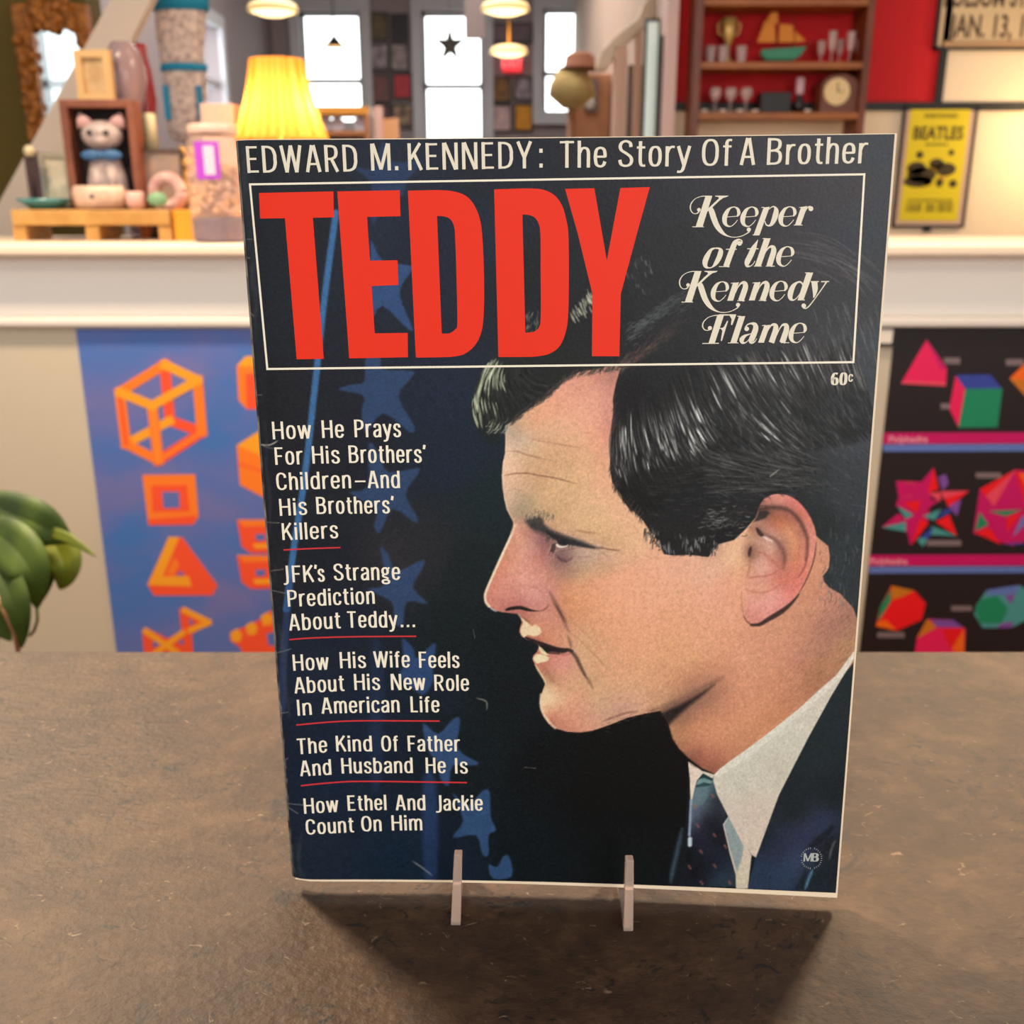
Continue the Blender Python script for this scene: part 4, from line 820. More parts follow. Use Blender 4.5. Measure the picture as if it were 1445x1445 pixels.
sw(x, y, [(748,452,4),(735,480,18),(712,525,42),(690,575,46),(662,632,44),(660,664,26),(685,668,9),(708,652,6),(724,625,5)]); sw(x, y, [(662,526,8),(752,526,8)], 3)
pg(x, y, [(800,441),(852,441),(772,668),(722,668)]); sw(x, y, [(716,668,6),(780,668,6)], 3); sw(x, y, [(786,443,6),(820,442,6)], 3); sw(x, y, [(795,590,5),(815,545,8),(845,512,16),(872,516,36),(876,550,44),(858,610,46),(840,668,46)]); sw(x, y, [(812,668,6),(886,668,6)], 3)
g_e(*sh(A_, -18, 326))
def g_n(x, y):
    pg(x, y, [(545,170),(594,163),(546,314),(498,314)]); sw(x, y, [(528,172,6),(560,168,6)], 3); sw(x, y, [(566,250,5),(585,205,8),(612,172,16),(640,172,36),(646,205,44),(628,262,46),(609,314,46)]); sw(x, y, [(580,314,6),(642,314,6)], 3)
g_K(*sh(B_, -88, -22)); g_e(*sh(B_, -551, -24)); g_n(*B_); g_n(*sh(B_, 176, -2)); g_e(*sh(B_, -72, -28))
x, y = B_
sw(x, y, [(1122,200,8),(1100,164,14),(1068,166,16),(1035,198,36),(1014,250,44),(1014,292,34),(1036,309,12),(1064,292,7),(1092,255,6),(1110,220,5)]); pg(x, y, [(1145,85),(1199,85),(1120,308),(1072,308)]); sw(x, y, [(1072,308,6),(1132,308,6)], 3); sw(x, y, [(1132,87,6),(1170,86,6)], 3)
sw(x, y, [(1208,156,50),(1212,190,48),(1214,225,42),(1210,260,26),(1202,290,8)]); sw(x, y, [(1308,160,12),(1285,195,9),(1250,245,8),(1205,308,8),(1168,355,9),(1140,376,9),(1118,372,10)]); ball(x, y, 1122, 355, 19); sw(x, y, [(1178,158,7),(1246,158,7)], 3); sw(x, y, [(1264,159,9),(1328,157,9)], 3)
pg(x, y, [(418,430),(472,430),(396,661),(345,661)]); sw(x, y, [(296,663,7),(430,661,7)], 3)
sw(x, y, [(440,432,9),(385,436,6),(335,456,6),(303,492,9),(298,525,10),(312,549,8),(338,556,6),(360,546,10)]); ball(x, y, 357, 537, 17)
sw(x, y, [(430,430,10),(570,430,10)], 4); pg(x, y, [(512,427),(572,427),(540,512),(528,512),(534,465)]); sw(x, y, [(420,540,6),(480,538,6)], 3); pg(x, y, [(497,478),(505,480),(455,642),(445,640),(458,560),(446,543),(472,526)])
pg(x, y, [(594,440),(645,440),(573,658),(523,658)]); sw(x, y, [(503,658,6),(588,658,6)], 3); sw(x, y, [(580,441,6),(610,440,6)], 3)
sw(x, y, [(646,535,12),(660,512,10),(690,500,14),(722,508,34),(730,540,44),(714,590,46),(694,640,44),(704,655,20),(725,645,7),(738,622,5)]); ball(x, y, 657, 543, 19); sw(x, y, [(708,578,6),(675,588,9),(640,603,24),(617,630,38),(622,655,24),(648,655,9),(675,630,6),(694,600,5)])
pg(x, y, [(800,516),(848,510),(797,656),(749,656)]); sw(x, y, [(782,518,6),(812,514,6)], 3)
for dx in (0, 88): sw(x, y, [(815+dx,595,5),(836+dx,545,8),(862+dx,512,16),(890+dx,516,36),(893+dx,550,44),(876+dx,605,46),(858+dx,656,46)])
sw(x, y, [(935,656,6),(1004,656,6)], 3); g_e(*sh(B_, 84, 314))
I4.build('tagline_lettering', white2, 'cream swash lettering right of the title')
# cover lines
I5 = Ink()
LINES = [('How',(384.6,619.9),(439.5,618.5),24.9),('He',(454.4,618),(486,617.7),24.9),('Prays',(500.4,617),(566,616.8),24.9),
('For',(388.3,655.9),(427.8,655),24.6),('His',(440.6,654.1),(480,653.9),24.6),("Brothers'",(492.4,653.1),(600.6,652.9),24.6),
('Children',(390.3,691.4),(496.3,688.8),24.4),('And',(519,688.8),(565,688.6),24.4),('His',(394.6,727.9),(434,726.2),24),("Brothers'",(446.8,725.2),(555.7,724.4),24),
('Killers',(398.3,762),(477.7,759.3),23.8),('J',(399.5,822),(408,821.6),23.6),('FK',(412.5,821.6),(443.5,821),23.6),("'",(444.5,820.9),(448,820.9),23.6),('s',(448.8,820.8),(458.4,820.6),23.6),('Strange',(471.3,819),(565.2,818.2),23.6),
('Prediction',(406.2,856),(529.5,851.8),23.4),('About',(408.2,889.8),(481.3,886.3),23.2),('Teddy',(490.4,885.7),(561,885.3),23.2),('...',(565,885),(587,884.8),23.2),
('How',(413.6,946.4),(464.2,944.5),22.8),('His',(479.7,942.8),(516.9,942.5),22.8),('Wife',(527.9,941.8),(578.8,941.8),22.8),('Feels',(591.3,942.2),(648.4,942.4),22.8),
('About',(415.7,978.5),(486.5,974.8),22.6),('His',(499.9,973.6),(536.8,973.5),22.6),('New',(551.7,973.5),(600.2,973.6),22.6),('Role',(613,974.5),(662.1,974.8),22.6),
('In',(419.6,1009.8),(441,1008.4),22.4),('American',(453.8,1006.9),(564.5,1004.9),22.4),('Life',(579.4,1005),(620.5,1005.2),22.4),
('The',(419.6,1064.2),(462.4,1061.4),22),('Kind',(474.3,1060.2),(525.8,1060),22),('Of',(538.3,1060),(562.1,1060),22),('Father',(575.5,1060),(649.3,1060.2),22),
('And',(423.7,1095.2),(468.4,1093),21.8),('Husband',(482,1091.4),(583.2,1090.6),21.8),('He',(600.8,1090.8),(629.4,1090.8),21.8),('Is',(641.9,1091.4),(660.3,1091.5),21.8),
('How',(429,1148.2),(477.6,1145.3),21.6),('Ethel',(490.7,1144),(546,1143),21.6),('And',(558.5,1143.2),(600.8,1143.2),21.6),('Jackie',(614.2,1143.6),(681.4,1143.8),21.6),
('Count',(432,1177.6),(500,1174.2),21.4),('On',(510,1173),(539.2,1172.8),21.4),('Him',(552.6,1171.8),(596.6,1171.6),21.4)]
for t, p0, p1, cap in LINES: word(I5, t, p0, p1, cap, 14, 9.5, 9)
L = np.array([(500.9,679.3),(508,679.2),(515.9,679.1)]); I5.ribbon(uv(L-(0, 1.1)), uv(L+(0, 1.1)))
I5.build('cover_line_lettering', white, 'cream story lines down the left side of the cover')
for ln in ([(399.9,776),(440,774),(480.5,772.6)],[(408.3,902.6),(440,900.2),(499,898.4),(587.4,897.8)],[(418,1023),(469.3,1018.5),(516.9,1017),(620.4,1017.4)],[(424.6,1108.7),(469,1104.3),(517,1102.5),(659.1,1104.3)]):
    I6 = Ink(); L = spl(np.array(ln, float), 12); I6.ribbon(uv(L-(0, 1.0)), uv(L+(0, 1.0))); I6.build('underline_rule', redl, 'thin red line under the story lines')
I7 = Ink()
word(I7, '60', (1172.5,543.4), (1194.6,543.2), 17.5, 24, 9, 8); word(I7, 'c', (1196.6,538.4), (1203,538.4), 13.5, 16, 11)
I7.build('price_lettering', white2, 'small cream price under the title frame')
I8 = Ink()
word(I8, 'M', (1133.4,1215.4), (1146,1215.4), 11.4, 17, 9); word(I8, 'B', (1144.5,1215.4), (1154.8,1215.6), 11.6, 30, 11)
for i in range(30):
    a = 2*math.pi*i/30
    if i % 8 == 7: continue
    c, s = math.cos(a), math.sin(a); r0, r1 = 13.2, 15.4; L = np.array([(1145+c*r0, 1211+s*r0), (1145+c*r1, 1211+s*r1)]); n = np.array((-s, c))*.3; I8.ribbon(uv(L-n), uv(L+n))
I8.build('publisher_emblem', mat('emblem_grey', (180, 182, 176), .5, spec=.3), 'small round letter emblem in the lower right corner')
# ================================================================== THE ROOM
T0 = CZ-.2602                                            # counter top
def bx(mb, x0, y0, x1, y1, Y, d=.02, mi=0):
    """box whose front face at distance Y spans the measured rectangle"""
    a = P(x0, (y0+y1)/2, Y); b = P(x1, (y0+y1)/2, Y); t = P((x0+x1)/2, y0, Y); u = P((x0+x1)/2, y1, Y)
    return mb.box(a.x, b.x, Y, Y+d, u.z, t.z, mi)
def pl(mb, pts, Y, d=.0006, mi=0):
    q = [P(p[0], p[1], Y) for p in pts]; return mb.prism([(v.x, v.z) for v in q], Y-d, Y, mi)
def one(mb, name, m, label, cat, group=None, bevel=0, loc=None):
    if loc is None:
        v = np.array(mb.v); loc = ((v[:, 0].min()+v[:, 0].max())/2, (v[:, 1].min()+v[:, 1].max())/2, v[:, 2].min())
    return tag(mb.build(name, m, None, bevel, 2, loc), label, cat, group)
wall_cream = mat('wall_cream', (232, 206, 176), .8)
wall_beige = mat('wall_beige', (206, 190, 166), .85)
white_paint = mat('white_paint', (250, 240, 228), .5)
wall_grey = mat('wall_mauve_grey', (134, 124, 126), .85)
casing = mat('casing_grey', (170, 172, 178), .6)
black = mat('black_paint', (26, 22, 22), .5)
struct(MB().box(-6, 6, -3, 12, -.05, 0).build('floor', mat('floor_boards', (120, 84, 58), .5, noise=(90, 62, 44), scale=3)))
# --- half wall with moulded cap
struct(MB().box(-4, 4, 2.2, 2.32, 0, 1.0535).build('wall_half', wall_beige))
struct(MB().box(-4, 4, 2.13, 2.62, 1.0535, 1.078).build('trim_1', mat('cap_paint', (240, 216, 192), .45), None, .006))
struct(MB().box(-4, 4, 2.183, 2.2, .926, 1.0535).build('trim_2', white_paint, None, .003))
struct(MB().box(-4, 4, 2.178, 2.2, .904, .9255).build('trim_3', mat('bead_paint', (236, 224, 212), .45), None, .007, 3))
struct(MB().box(-4, 4, 2.32, 2.62, 0, 1.0535).build('wall_half_back', wall_beige))
# --- far walls with three tall windows
def wall_holes(x0, x1, z0, z1, Y, holes, d=.12):
    mb = MB(); xs = x0
    for (a, b, c, e) in holes:
        mb.box(xs, a, Y, Y+d, z0, z1); mb.box(a, b, Y, Y+d, z0, c); mb.box(a, b, Y, Y+d, e, z1); xs = b
    mb.box(xs, x1, Y, Y+d, z0, z1); return mb
def hpx(x0, y0, x1, y1, Y):
    a = P(x0, (y0+y1)/2, Y); b = P(x1, (y0+y1)/2, Y); return (a.x, b.x, P(0, y1, Y).z, P(0, y0, Y).z)
W1 = hpx(427, 17, 512, 172, 9); W2 = hpx(597, 17, 683, 235, 9); W3 = hpx(766, 13, 815, 158, 9)
struct(wall_holes(-3.2, 3.2, 0, 3.2, 9, [W1, W2, W3]).build('wall_back', wall_grey))
glass = mat('window_glass', (255, 255, 255), .02, trans=1, ior=1.02, spec=.0)
for i, h in enumerate((W1, W2, W3)):
    a, b, c, e = h; f = MB(); t = .05
    f.box(a-t*1.6, a, 8.94, 9.0, c-.1, e+t*2).box(b, b+t*1.6, 8.94, 9.0, c-.1, e+t*2).box(a, b, 8.94, 9.0, e, e+t*2).box(a, b, 8.92, 9.0, c-.1, c)
    m = c+(e-c)*(.38 if i != 1 else .53); f.box(a, b, 9.02, 9.05, m-.02, m+.02); f.box(a, a+.03, 9.02, 9.05, c, e).box(b-.03, b, 9.02, 9.05, c, e).box(a, b, 9.02, 9.05, e-.03, e)
    o = struct(f.build('window_%d' % (i+1), casing)); MB().box(a, b, 9.06, 9.063, c, e).build('pane', glass, o)
# left side wall of the far room, with one window
LX = -1.95
z1, z0 = P(0, 20, 6.8).z, P(0, 148, 6.8).z
mb = MB().box(LX-.12, LX, 4.2, 6.35, 0, 3.2).box(LX-.12, LX, 7.35, 9, 0, 3.2).box(LX-.12, LX, 6.35, 7.35, 0, z0).box(LX-.12, LX, 6.35, 7.35, z1, 3.2)
struct(mb.build('wall_left', wall_grey))
f = MB().box(LX, LX+.03, 6.27, 6.35, z0-.05, z1+.08).box(LX, LX+.03, 7.35, 7.43, z0-.05, z1+.08).box(LX, LX+.03, 6.35, 7.35, z1, z1+.08).box(LX-.06, LX-.03, 6.35, 7.35, (z0*2+z1)/3-.02, (z0*2+z1)/3+.02).box(LX-.06, LX-.03, 6.83, 6.87, z0, z1)
o = struct(f.build('window_4', casing)); MB().box(LX-.08, LX-.077, 6.35, 7.35, z0, z1).build('pane', glass, o)
area('window_daylight', (LX-.5, 6.85, 1.9), (LX+1, 6.85, 1.5), 1.1, 40, (.92, .98, 1))
# olive wall carrying the mirror, red and cream wall on the right
struct(MB().box(-4, P(131, 100, 3.3).x, 3.3, 3.42, 0, 3.2).build('wall_olive', mat('wall_olive', (92, 74, 24), .9)))
RX = P(953, 80, 3.6).x
zt = P(0, 151, 3.6).z
mb = MB().box(RX, 3.4, 3.6, 3.72, 0, zt); o = struct(mb.build('wall_right', wall_cream))
x1 = P(1327, 60, 3.6).x
struct(MB().box(RX, x1, 3.6, 3.72, zt, 3.2).build('wall_right_red', mat('wall_red', (190, 4, 16), .75)))
struct(MB().box(x1, 3.4, 3.6, 3.72, zt, 3.2).build('wall_right_upper', wall_cream))
struct(MB().box(RX, 3.4, 3.588, 3.6, zt-.012, zt+.014).build('trim_4', black))
struct(MB().box(x1, x1+.024, 3.588, 3.6, zt+.014, 3.2).build('trim_5', black))
struct(MB().box(RX-.036, RX, 3.56, 3.72, 0, 3.2).build('trim_6', mat('post_pink_white', (214, 180, 172), .6)))
struct(MB().box(RX-.02, RX+.1, 3.72, 9, 0, 3.2).build('wall_corridor', mat('wall_corridor', (176, 152, 136), .8)))
mb = MB().box(-4, 3.4, 3.0, 9.1, 3.2, 3.26); struct(mb.build('ceiling', mat('ceiling_dark', (120, 106, 108), .9)))
# added window bars behind the camera, breaking up the light seen in the mirror
f = MB(); f.box(-4.95, -2.45, -2.14, -2.10, 2.0, 2.06).box(-3.74, -3.66, -2.14, -2.10, 1.0, 3.1).box(-4.95, -2.45, -2.14, -2.10, .95, 1.05).box(-4.95, -2.45, -2.14, -2.10, 3.05, 3.15); f.box(-3.2, -3.16, -2.14, -2.10, 1.05, 3.05)
struct(f.build('window_5', casing))
# sloping boards of the stair at the left
q = [P(*p, 2.9) for p in ((172,-30),(228,-30),(40,345),(-34,345))]
struct(MB().prism([(v.x, v.z) for v in q], 2.9, 2.94).build('trim_7', mat('stair_paint', (214, 192, 172), .6)))
# ================================================================== COUNTER TABLE, EASEL
m = bpy.data.materials.new('stone_laminate'); m.use_nodes = True; n = m.node_tree; b = n.nodes['Principled BSDF']; b.inputs['Roughness'].default_value = .6; b.inputs['Specular IOR Level'].default_value = .32
tc = n.nodes.new('ShaderNodeTexCoord'); mp = n.nodes.new('ShaderNodeMapping'); mp.inputs['Scale'].default_value = (1, 1.25, 1); n.links.new(tc.outputs['Object'], mp.inputs[0])
def noise(sc, det=6, ro=.6, dist=0):
    t = n.nodes.new('ShaderNodeTexNoise'); t.inputs['Scale'].default_value = sc; t.inputs['Detail'].default_value = det; t.inputs['Roughness'].default_value = ro; t.inputs['Distortion'].default_value = dist
    n.links.new(mp.outputs[0], t.inputs['Vector']); return t.outputs[0]
def ramp(s, stops):
    r = n.nodes.new('ShaderNodeValToRGB'); e = r.color_ramp.elements
    e[0].position, e[0].color = stops[0][0], (*lin(stops[0][1]), 1); e[1].position, e[1].color = stops[-1][0], (*lin(stops[-1][1]), 1)
    for p, c in stops[1:-1]: k = e.new(p); k.color = (*lin(c), 1)
    n.links.new(s, r.inputs[0]); return r.outputs[0]
def mixc(f, a, b_, mode='MIX'):
    x = n.nodes.new('ShaderNodeMix'); x.data_type = 'RGBA'; x.blend_type = mode
    if isinstance(f, float): x.inputs['Factor'].default_value = f
    else: n.links.new(f, x.inputs['Factor'])
    n.links.new(a, x.inputs['A'])
    if isinstance(b_, tuple): x.inputs['B'].default_value = b_
    else: n.links.new(b_, x.inputs['B'])
    return x.outputs['Result']
c = ramp(noise(9, 8, .62, .6), [(.30, (44,28,18)),(.43, (59,39,25)),(.56, (74,52,34)),(.70, (106,78,53))])
c2 = ramp(noise(55, 5, .7, .3), [(.30, (37,24,16)),(.5, (65,45,30)),(.72, (96,70,47))]); c = mixc(.52, c, c2)
fl = ramp(noise(95, 3, .6, 2.2), [(.57, (0,0,0)),(.66, (255,255,255))]); msk = ramp(noise(13, 3, .6), [(.44, (0,0,0)),(.56, (255,255,255))]); fl = mixc(1.0, fl, msk, 'MULTIPLY')
c = mixc(fl, c, (*lin((34,27,23)), 1))
fl2 = ramp(noise(120, 3, .6, 1.6), [(.66, (0,0,0)),(.74, (255,255,255))]); c = mixc(fl2, c, (*lin((118,96,74)), 1))
fl3 = ramp(noise(26, 7, .75, 1.2), [(.33, (255,255,255)),(.42, (0,0,0))]); c = mixc(fl3, c, (*lin((44,33,26)), 1))
n.links.new(c, b.inputs['Base Color'])
bp = n.nodes.new('ShaderNodeBump'); bp.inputs['Strength'].default_value = .28; bp.inputs['Distance'].default_value = .002
hh = n.nodes.new('ShaderNodeMath'); hh.operation = 'ADD'; n.links.new(noise(42, 4, .6, .5), hh.inputs[0]); n.links.new(noise(260, 2, .6), hh.inputs[1]); n.links.new(hh.outputs[0], bp.inputs['Height']); n.links.new(bp.outputs[0], b.inputs['Normal'])
tb = thing('counter_table', (0, .2, 0), 'brown stone-look counter table carrying the magazine on its easel', 'table')
MB().box(-1.7, 1.7, -.45, .5585, T0-.04, T0).build('worktop', m, tb, .0025)
MB().box(-1.6, 1.6, -.35, .50, 0, T0-.04).build('cabinet_body', mat('table_body', (70, 56, 46), .6), tb)
ac = bpy.data.materials.new('clear_acrylic'); ac.use_nodes = True; b = ac.node_tree.nodes['Principled BSDF']
b.inputs['Base Color'].default_value = (*lin((255, 226, 206)), 1); b.inputs['Transmission Weight'].default_value = .7; b.inputs['Roughness'].default_value = .12; b.inputs['IOR'].default_value = 1.35
ea = thing('display_easel', (.0113, .345, T0), 'clear acrylic easel with two front lips holding up the magazine', 'display easel')
for x, lean_ in ((-.0211, .0014), (.0432, -.0005)):
    w2 = .0019
    yf = .3166-(x+.021)*.05; mb = MB(); mb.prism([(x-w2, T0), (x+w2, T0), (x+w2*.8+lean_, T0+.031), (x-w2*.8+lean_, T0+.031)], yf, yf+.0036); mb.build('front_lip', ac, ea, .0005)
    side = [(yf+.0037, T0), (.372, T0), (.372, T0+.0036), (.33, T0+.0036), (yf+.0037, T0+.0042)]
    mb = MB(); mb.prism([(p[0], p[1]) for p in side], x-w2*.9, x+w2*.9); mb.v = [(v[1], v[0], v[2]) for v in mb.v]; mb.build('base_arm', ac, ea)
    mb = MB(); mb.prism([(.3445, T0+.0037), (.3485, T0+.0037), (.3555, T0+.15), (.3525, T0+.15)], x-w2, x+w2); mb.v = [(v[1], v[0], v[2]) for v in mb.v]; mb.build('back_rest', ac, ea)
MB().box(-.0192, .0417, .366, .3719, T0, T0+.0036).build('cross_bar', ac, ea)
# ================================================================== POSTERS ON THE HALF WALL
YP = 2.1985
tl = P(107, 464, YP); ph = .914
pm = bpy.data.materials.new('poster_blue'); pm.use_nodes = True; n = pm.node_tree; b = n.nodes['Principled BSDF']; b.inputs['Roughness'].default_value = .55
tc = n.nodes.new('ShaderNodeTexCoord'); mp = n.nodes.new('ShaderNodeMapping'); n.links.new(tc.outputs['Object'], mp.inputs[0]); mp.inputs['Scale'].default_value = (1, 1, 1.6)
n.links.new(ramp(noise(3.2, 5, .55, .4), [(.34, (116,114,172)),(.5, (92,112,180)),(.64, (66,114,186))]), b.inputs['Base Color'])
OR = mat('print_orange', (255, 128, 32), .55); YE = mat('print_amber', (252, 164, 34), .55); RE = mat('print_vermilion', (252, 84, 44), .55); LO = mat('print_light_orange', (255, 142, 44), .55)
pst = MB(); D = [.0004]
pst.box(tl.x, tl.x+.61, YP-.0006, YP, tl.z-ph, tl.z)
def seg(a, b, w, mi, x0, y0, s, up):
    a = np.array(a, float); b = np.array(b, float); d = (b-a)/np.linalg.norm(b-a); n_ = np.array((-d[1], d[0]))*w/2; a2 = a-d*w*.42; b2 = b+d*w*.42
    pl(pst, [(x0+p[0]/s, y0+p[1]/s) for p in (a2+n_, b2+n_, b2-n_, a2-n_)], YP-.0006-up, .0002, mi)
k = (150, 490, 5.352)
A, B, C_, D_, E_, F_, G_, H_ = (440,130), (690,250), (722,640), (395,855), (150,730), (100,340), (345,440), (480,555)
for i, (a, b_, w_, mi) in enumerate(((A,H_,66,3),(H_,C_,62,3),(E_,H_,56,2),(E_,D_,58,1),(D_,C_,62,3),(D_,C_,26,1),(B,C_,64,1),(F_,A,60,1),(A,B,58,2),(F_,E_,64,1),(F_,E_,22,3),(G_,D_,66,1),(G_,D_,24,4),(F_,G_,58,2),(G_,B,58,2))):
    seg(a, b_, w_*1.22, mi, *k, .0002+i*.00006)
def fig(pts, mi, up, x0=150, y0=490, s=5.352): pl(pst, [(x0+p[0]/s, y0+p[1]/s) for p in pts], YP-.0006-up, .0002, mi)
fig([(272,965),(670,960),(697,1280),(655,1340),(318,1345)], 1, .0002); fig([(340,1045),(610,1040),(630,1240),(350,1245)], 3, .0003); fig([(318,1300),(690,1270),(655,1340),(318,1345)], 3, .0003); fig([(420,1092),(552,1090),(556,1214),(432,1216)], 0, .0004)
k6_ = (180, 740, 6.021)
fig([(350,105),(465,110),(765,520),(722,602),(225,604),(168,510)], 3, .0002, *k6_); fig([(350,105),(440,108),(300,440),(520,440),(545,525),(170,515)], 2, .0003, *k6_); fig([(385,330),(440,220),(560,420),(500,440)], 3, .00032, *k6_); fig([(450,396),(490,432),(408,432)], 0, .0004, *k6_); fig([(330,420),(400,280),(440,340),(390,432)], 1, .00035, *k6_)
fig([(125,895),(170,885),(340,970),(460,905),(440,720),(485,700),(712,830),(545,935),(570,1200),(440,1300),(340,1180),(150,1250)], 3, .0002, *k6_)
for i, (a, b_) in enumerate((((150,905),(420,1090)),((470,920),(240,1090)),((480,730),(690,830)),((690,835),(530,900)))): seg(a, b_, 50, 2, *k6_, .0004+i*.00006)
fig([(215,990),(280,1020),(215,1050)], 0, .0007, *k6_); fig([(425,1000),(475,975),(475,1025)], 0, .0007, *k6_); fig([(520,800),(570,832),(530,860)], 0, .0007, *k6_)
fig([(985,140),(1050,70),(1330,60),(1400,170),(1400,420),(1330,470),(1060,468),(1000,400)], 1, .0002); fig([(1050,200),(1300,190),(1310,460),(1060,468)], 3, .0003); fig([(985,140),(1050,70),(1330,60),(1300,130),(1050,150)], 2, .0003)
fig([(985,740),(1190,610),(1400,720),(1400,1020),(1200,1140),(1010,1040)], 1, .0002); fig([(985,740),(1190,610),(1400,720),(1190,830)], 2, .0003); fig([(1190,830),(1400,720),(1400,1020),(1200,1140)], 3, .0003); seg((1000,880), (1190,940), 14, 3, 150, 490, 5.352, .0004)
for yy in (-40, 262):
    fig([(930,yy),(1400,yy),(1400,yy+280),(1050,yy+285),(970,yy+230)], 3, .0002, *k6_); fig([(930,yy),(1400,yy),(1380,yy+45),(990,yy+60)], 1, .0003, *k6_); fig([(1060,yy+205),(1390,yy+195),(1400,yy+235),(1090,yy+245)], 2, .0003, *k6_); fig([(1085,yy+125),(1170,yy+120),(1170,yy+175),(1095,yy+178)], 0, .0004, *k6_)
fig([(870,980),(880,910),(1000,870),(1120,810),(1180,750),(1300,700),(1450,900),(1400,1250),(1000,1200),(960,1050)], 3, .0002, *k6_)
for i, (x, y) in enumerate(((930,940),(1060,880),(1190,800),(1300,760))): fig([(x-60,y-20),(x,y-55),(x+45,y-10),(x+30,y+55),(x-40,y+60)], 2, .0003+i*.00005, *k6_)
fig([(1180,930),(1300,900),(1300,1030),(1200,1030)], 0, .0005, *k6_)
one(pst, 'figures_poster', [pm, OR, YE, RE, LO], 'blue poster of orange impossible figures on the half wall', 'poster')
# polyhedra poster, right
ps2 = MB(); tr = P(1263, 462, YP); bl = P(1213, 914, YP)
ps2.box(tr.x, tr.x+.61, YP-.0006, YP, tr.z-.914, tr.z)
PC = [mat('poster_black', (30, 16, 18), .55), mat('print_pink', (240, 20, 88), .5), mat('print_green', (18, 134, 92), .5), mat('print_blue', (52, 66, 154), .5), mat('print_magenta', (204, 0, 98), .5), mat('print_red', (244, 10, 22), .5), mat('print_teal', (74, 150, 148), .5),
      mat('print_sky', (98, 120, 186), .5), mat('print_caption', (128, 108, 110), .6), mat('print_rose', (244, 160, 176), .6), mat('print_ochre', (206, 118, 20), .5), mat('print_orange2', (250, 104, 0), .5), mat('print_violet', (130, 76, 160), .5), mat('print_coral', (236, 70, 92), .5)]
def g7(pts, mi, up=.0002): pl(ps2, [(1210+p[0]/6.149, 440+p[1]/6.149) for p in pts], YP-.0006-up, .0002, mi)
def g8(pts, mi, up=.0002): pl(ps2, [(1190+p[0]/4.984, 640+p[1]/4.984) for p in pts], YP-.0006-up, .0002, mi)
g7([(600,240),(775,490),(765,645),(378,622)], 1); g7([(600,240),(775,490),(720,500)], 4, .0003); g7([(378,622),(400,598),(770,610),(765,645)], 13, .0003)
g7([(850,555),(935,670),(875,1000),(798,840)], 1); g7([(850,548),(1150,545),(1255,665),(935,672)], 3); g7([(935,670),(1258,665),(1215,1000),(875,1005)], 2, .0003)
g7([(745,398),(890,398),(890,452),(760,452)], 8); g7([(1285,412),(1440,410),(1440,465),(1290,465)], 8); g7([(720,795),(800,795),(800,842),(725,845)], 8)
g7([(1320,580),(1520,380),(1720,580),(1520,800)], 10); g7([(1320,580),(1520,380),(1540,600)], 11, .0003)
for (x0, y0, sc, gg) in ((0, 0, 1, g7),):
    g7([(232,1050),(3600,1040),(3600,1135),(222,1145)], 4); g7([(222,1150),(3600,1140),(3600,1205),(222,1212)], 7)
g8([(186,715),(3000,705),(3000,780),(180,790)], 4); g8([(180,795),(3000,788),(3000,832),(180,842)], 7)
g8([(640,100),(560,200),(370,195),(390,310),(370,365),(470,440),(270,520),(450,550),(470,645),(590,500)], 4, .0001)
tri = [((550,200),(635,100),(600,280),4),((635,100),(670,250),(590,280),5),((370,195),(520,215),(390,310),4),((370,195),(520,215),(480,200),13),((390,310),(520,290),(540,300),13),((690,265),(885,262),(740,380),5),((690,265),(885,262),(700,320),13),((660,170),(720,145),(740,210),12),((670,180),(740,210),(700,260),12),
       ((420,345),(540,330),(520,420),5),((540,320),(680,330),(530,425),4),((600,280),(690,270),(680,340),13),((520,220),(600,280),(480,310),4),((380,370),(495,430),(440,460),6),((560,440),(690,390),(640,470),6),((640,470),(720,390),(780,400),3),((740,370),(830,320),(800,440),12),((270,520),(390,420),(430,460),4),((270,520),(440,480),(440,550),6),((450,480),(540,450),(480,640),4),((540,450),(600,490),(480,640),5),((650,480),(745,430),(800,580),5),((620,510),(800,580),(610,570),6),((520,610),(640,520),(560,655),6),((540,590),(640,510),(600,600),3)]
for i, (a, b_, c_, mi) in enumerate(tri): g8([a, b_, c_], mi, .0002+i*.00004)
g8([(960,250),(1210,115),(1420,130),(1560,300),(1540,520),(1190,650),(915,560)], 4, .0001)
tri = [((960,250),(1210,115),(1060,370),13),((960,250),(1210,118),(1000,300),5),((1210,118),(1235,360),(1060,372),4),((1210,118),(1300,150),(1280,370),5),((1240,140),(1330,140),(1330,330),11),((1020,405),(1255,395),(1140,440),2),((960,410),(1020,500),(925,545),2),((925,555),(1030,520),(1110,640),5),((1000,420),(1150,450),(1110,630),4),((1150,450),(1255,410),(1150,560),5),((1260,440),(1340,430),(1190,590),7),((1190,600),(1340,480),(1340,610),4),((1120,640),(1200,625),(1330,640),3)]
for i, (a, b_, c_, mi) in enumerate(tri): g8([a, b_, c_], mi, .0002+i*.00004)
g8([(340,930),(500,965),(580,1055),(550,1170),(375,1245),(230,1215),(260,1080)], 5, .0001); g8([(340,930),(500,965),(410,1010),(340,1030)], 10, .0003); g8([(260,1080),(335,950),(335,1040),(240,1190)], 2, .0003); g8([(240,1185),(300,1170),(375,1245),(230,1215)], 11, .0004)
g8([(590,1165),(770,1170),(860,1240),(850,1420),(700,1500),(500,1420),(520,1290)], 1, .0001); g8([(590,1165),(660,1220),(520,1300)], 10, .0003); g8([(610,1168),(770,1170),(850,1225),(660,1222)], 12, .0003); g8([(690,1235),(850,1225),(760,1380)], 5, .0003); g8([(850,1230),(850,1420),(760,1380)], 11, .0003)
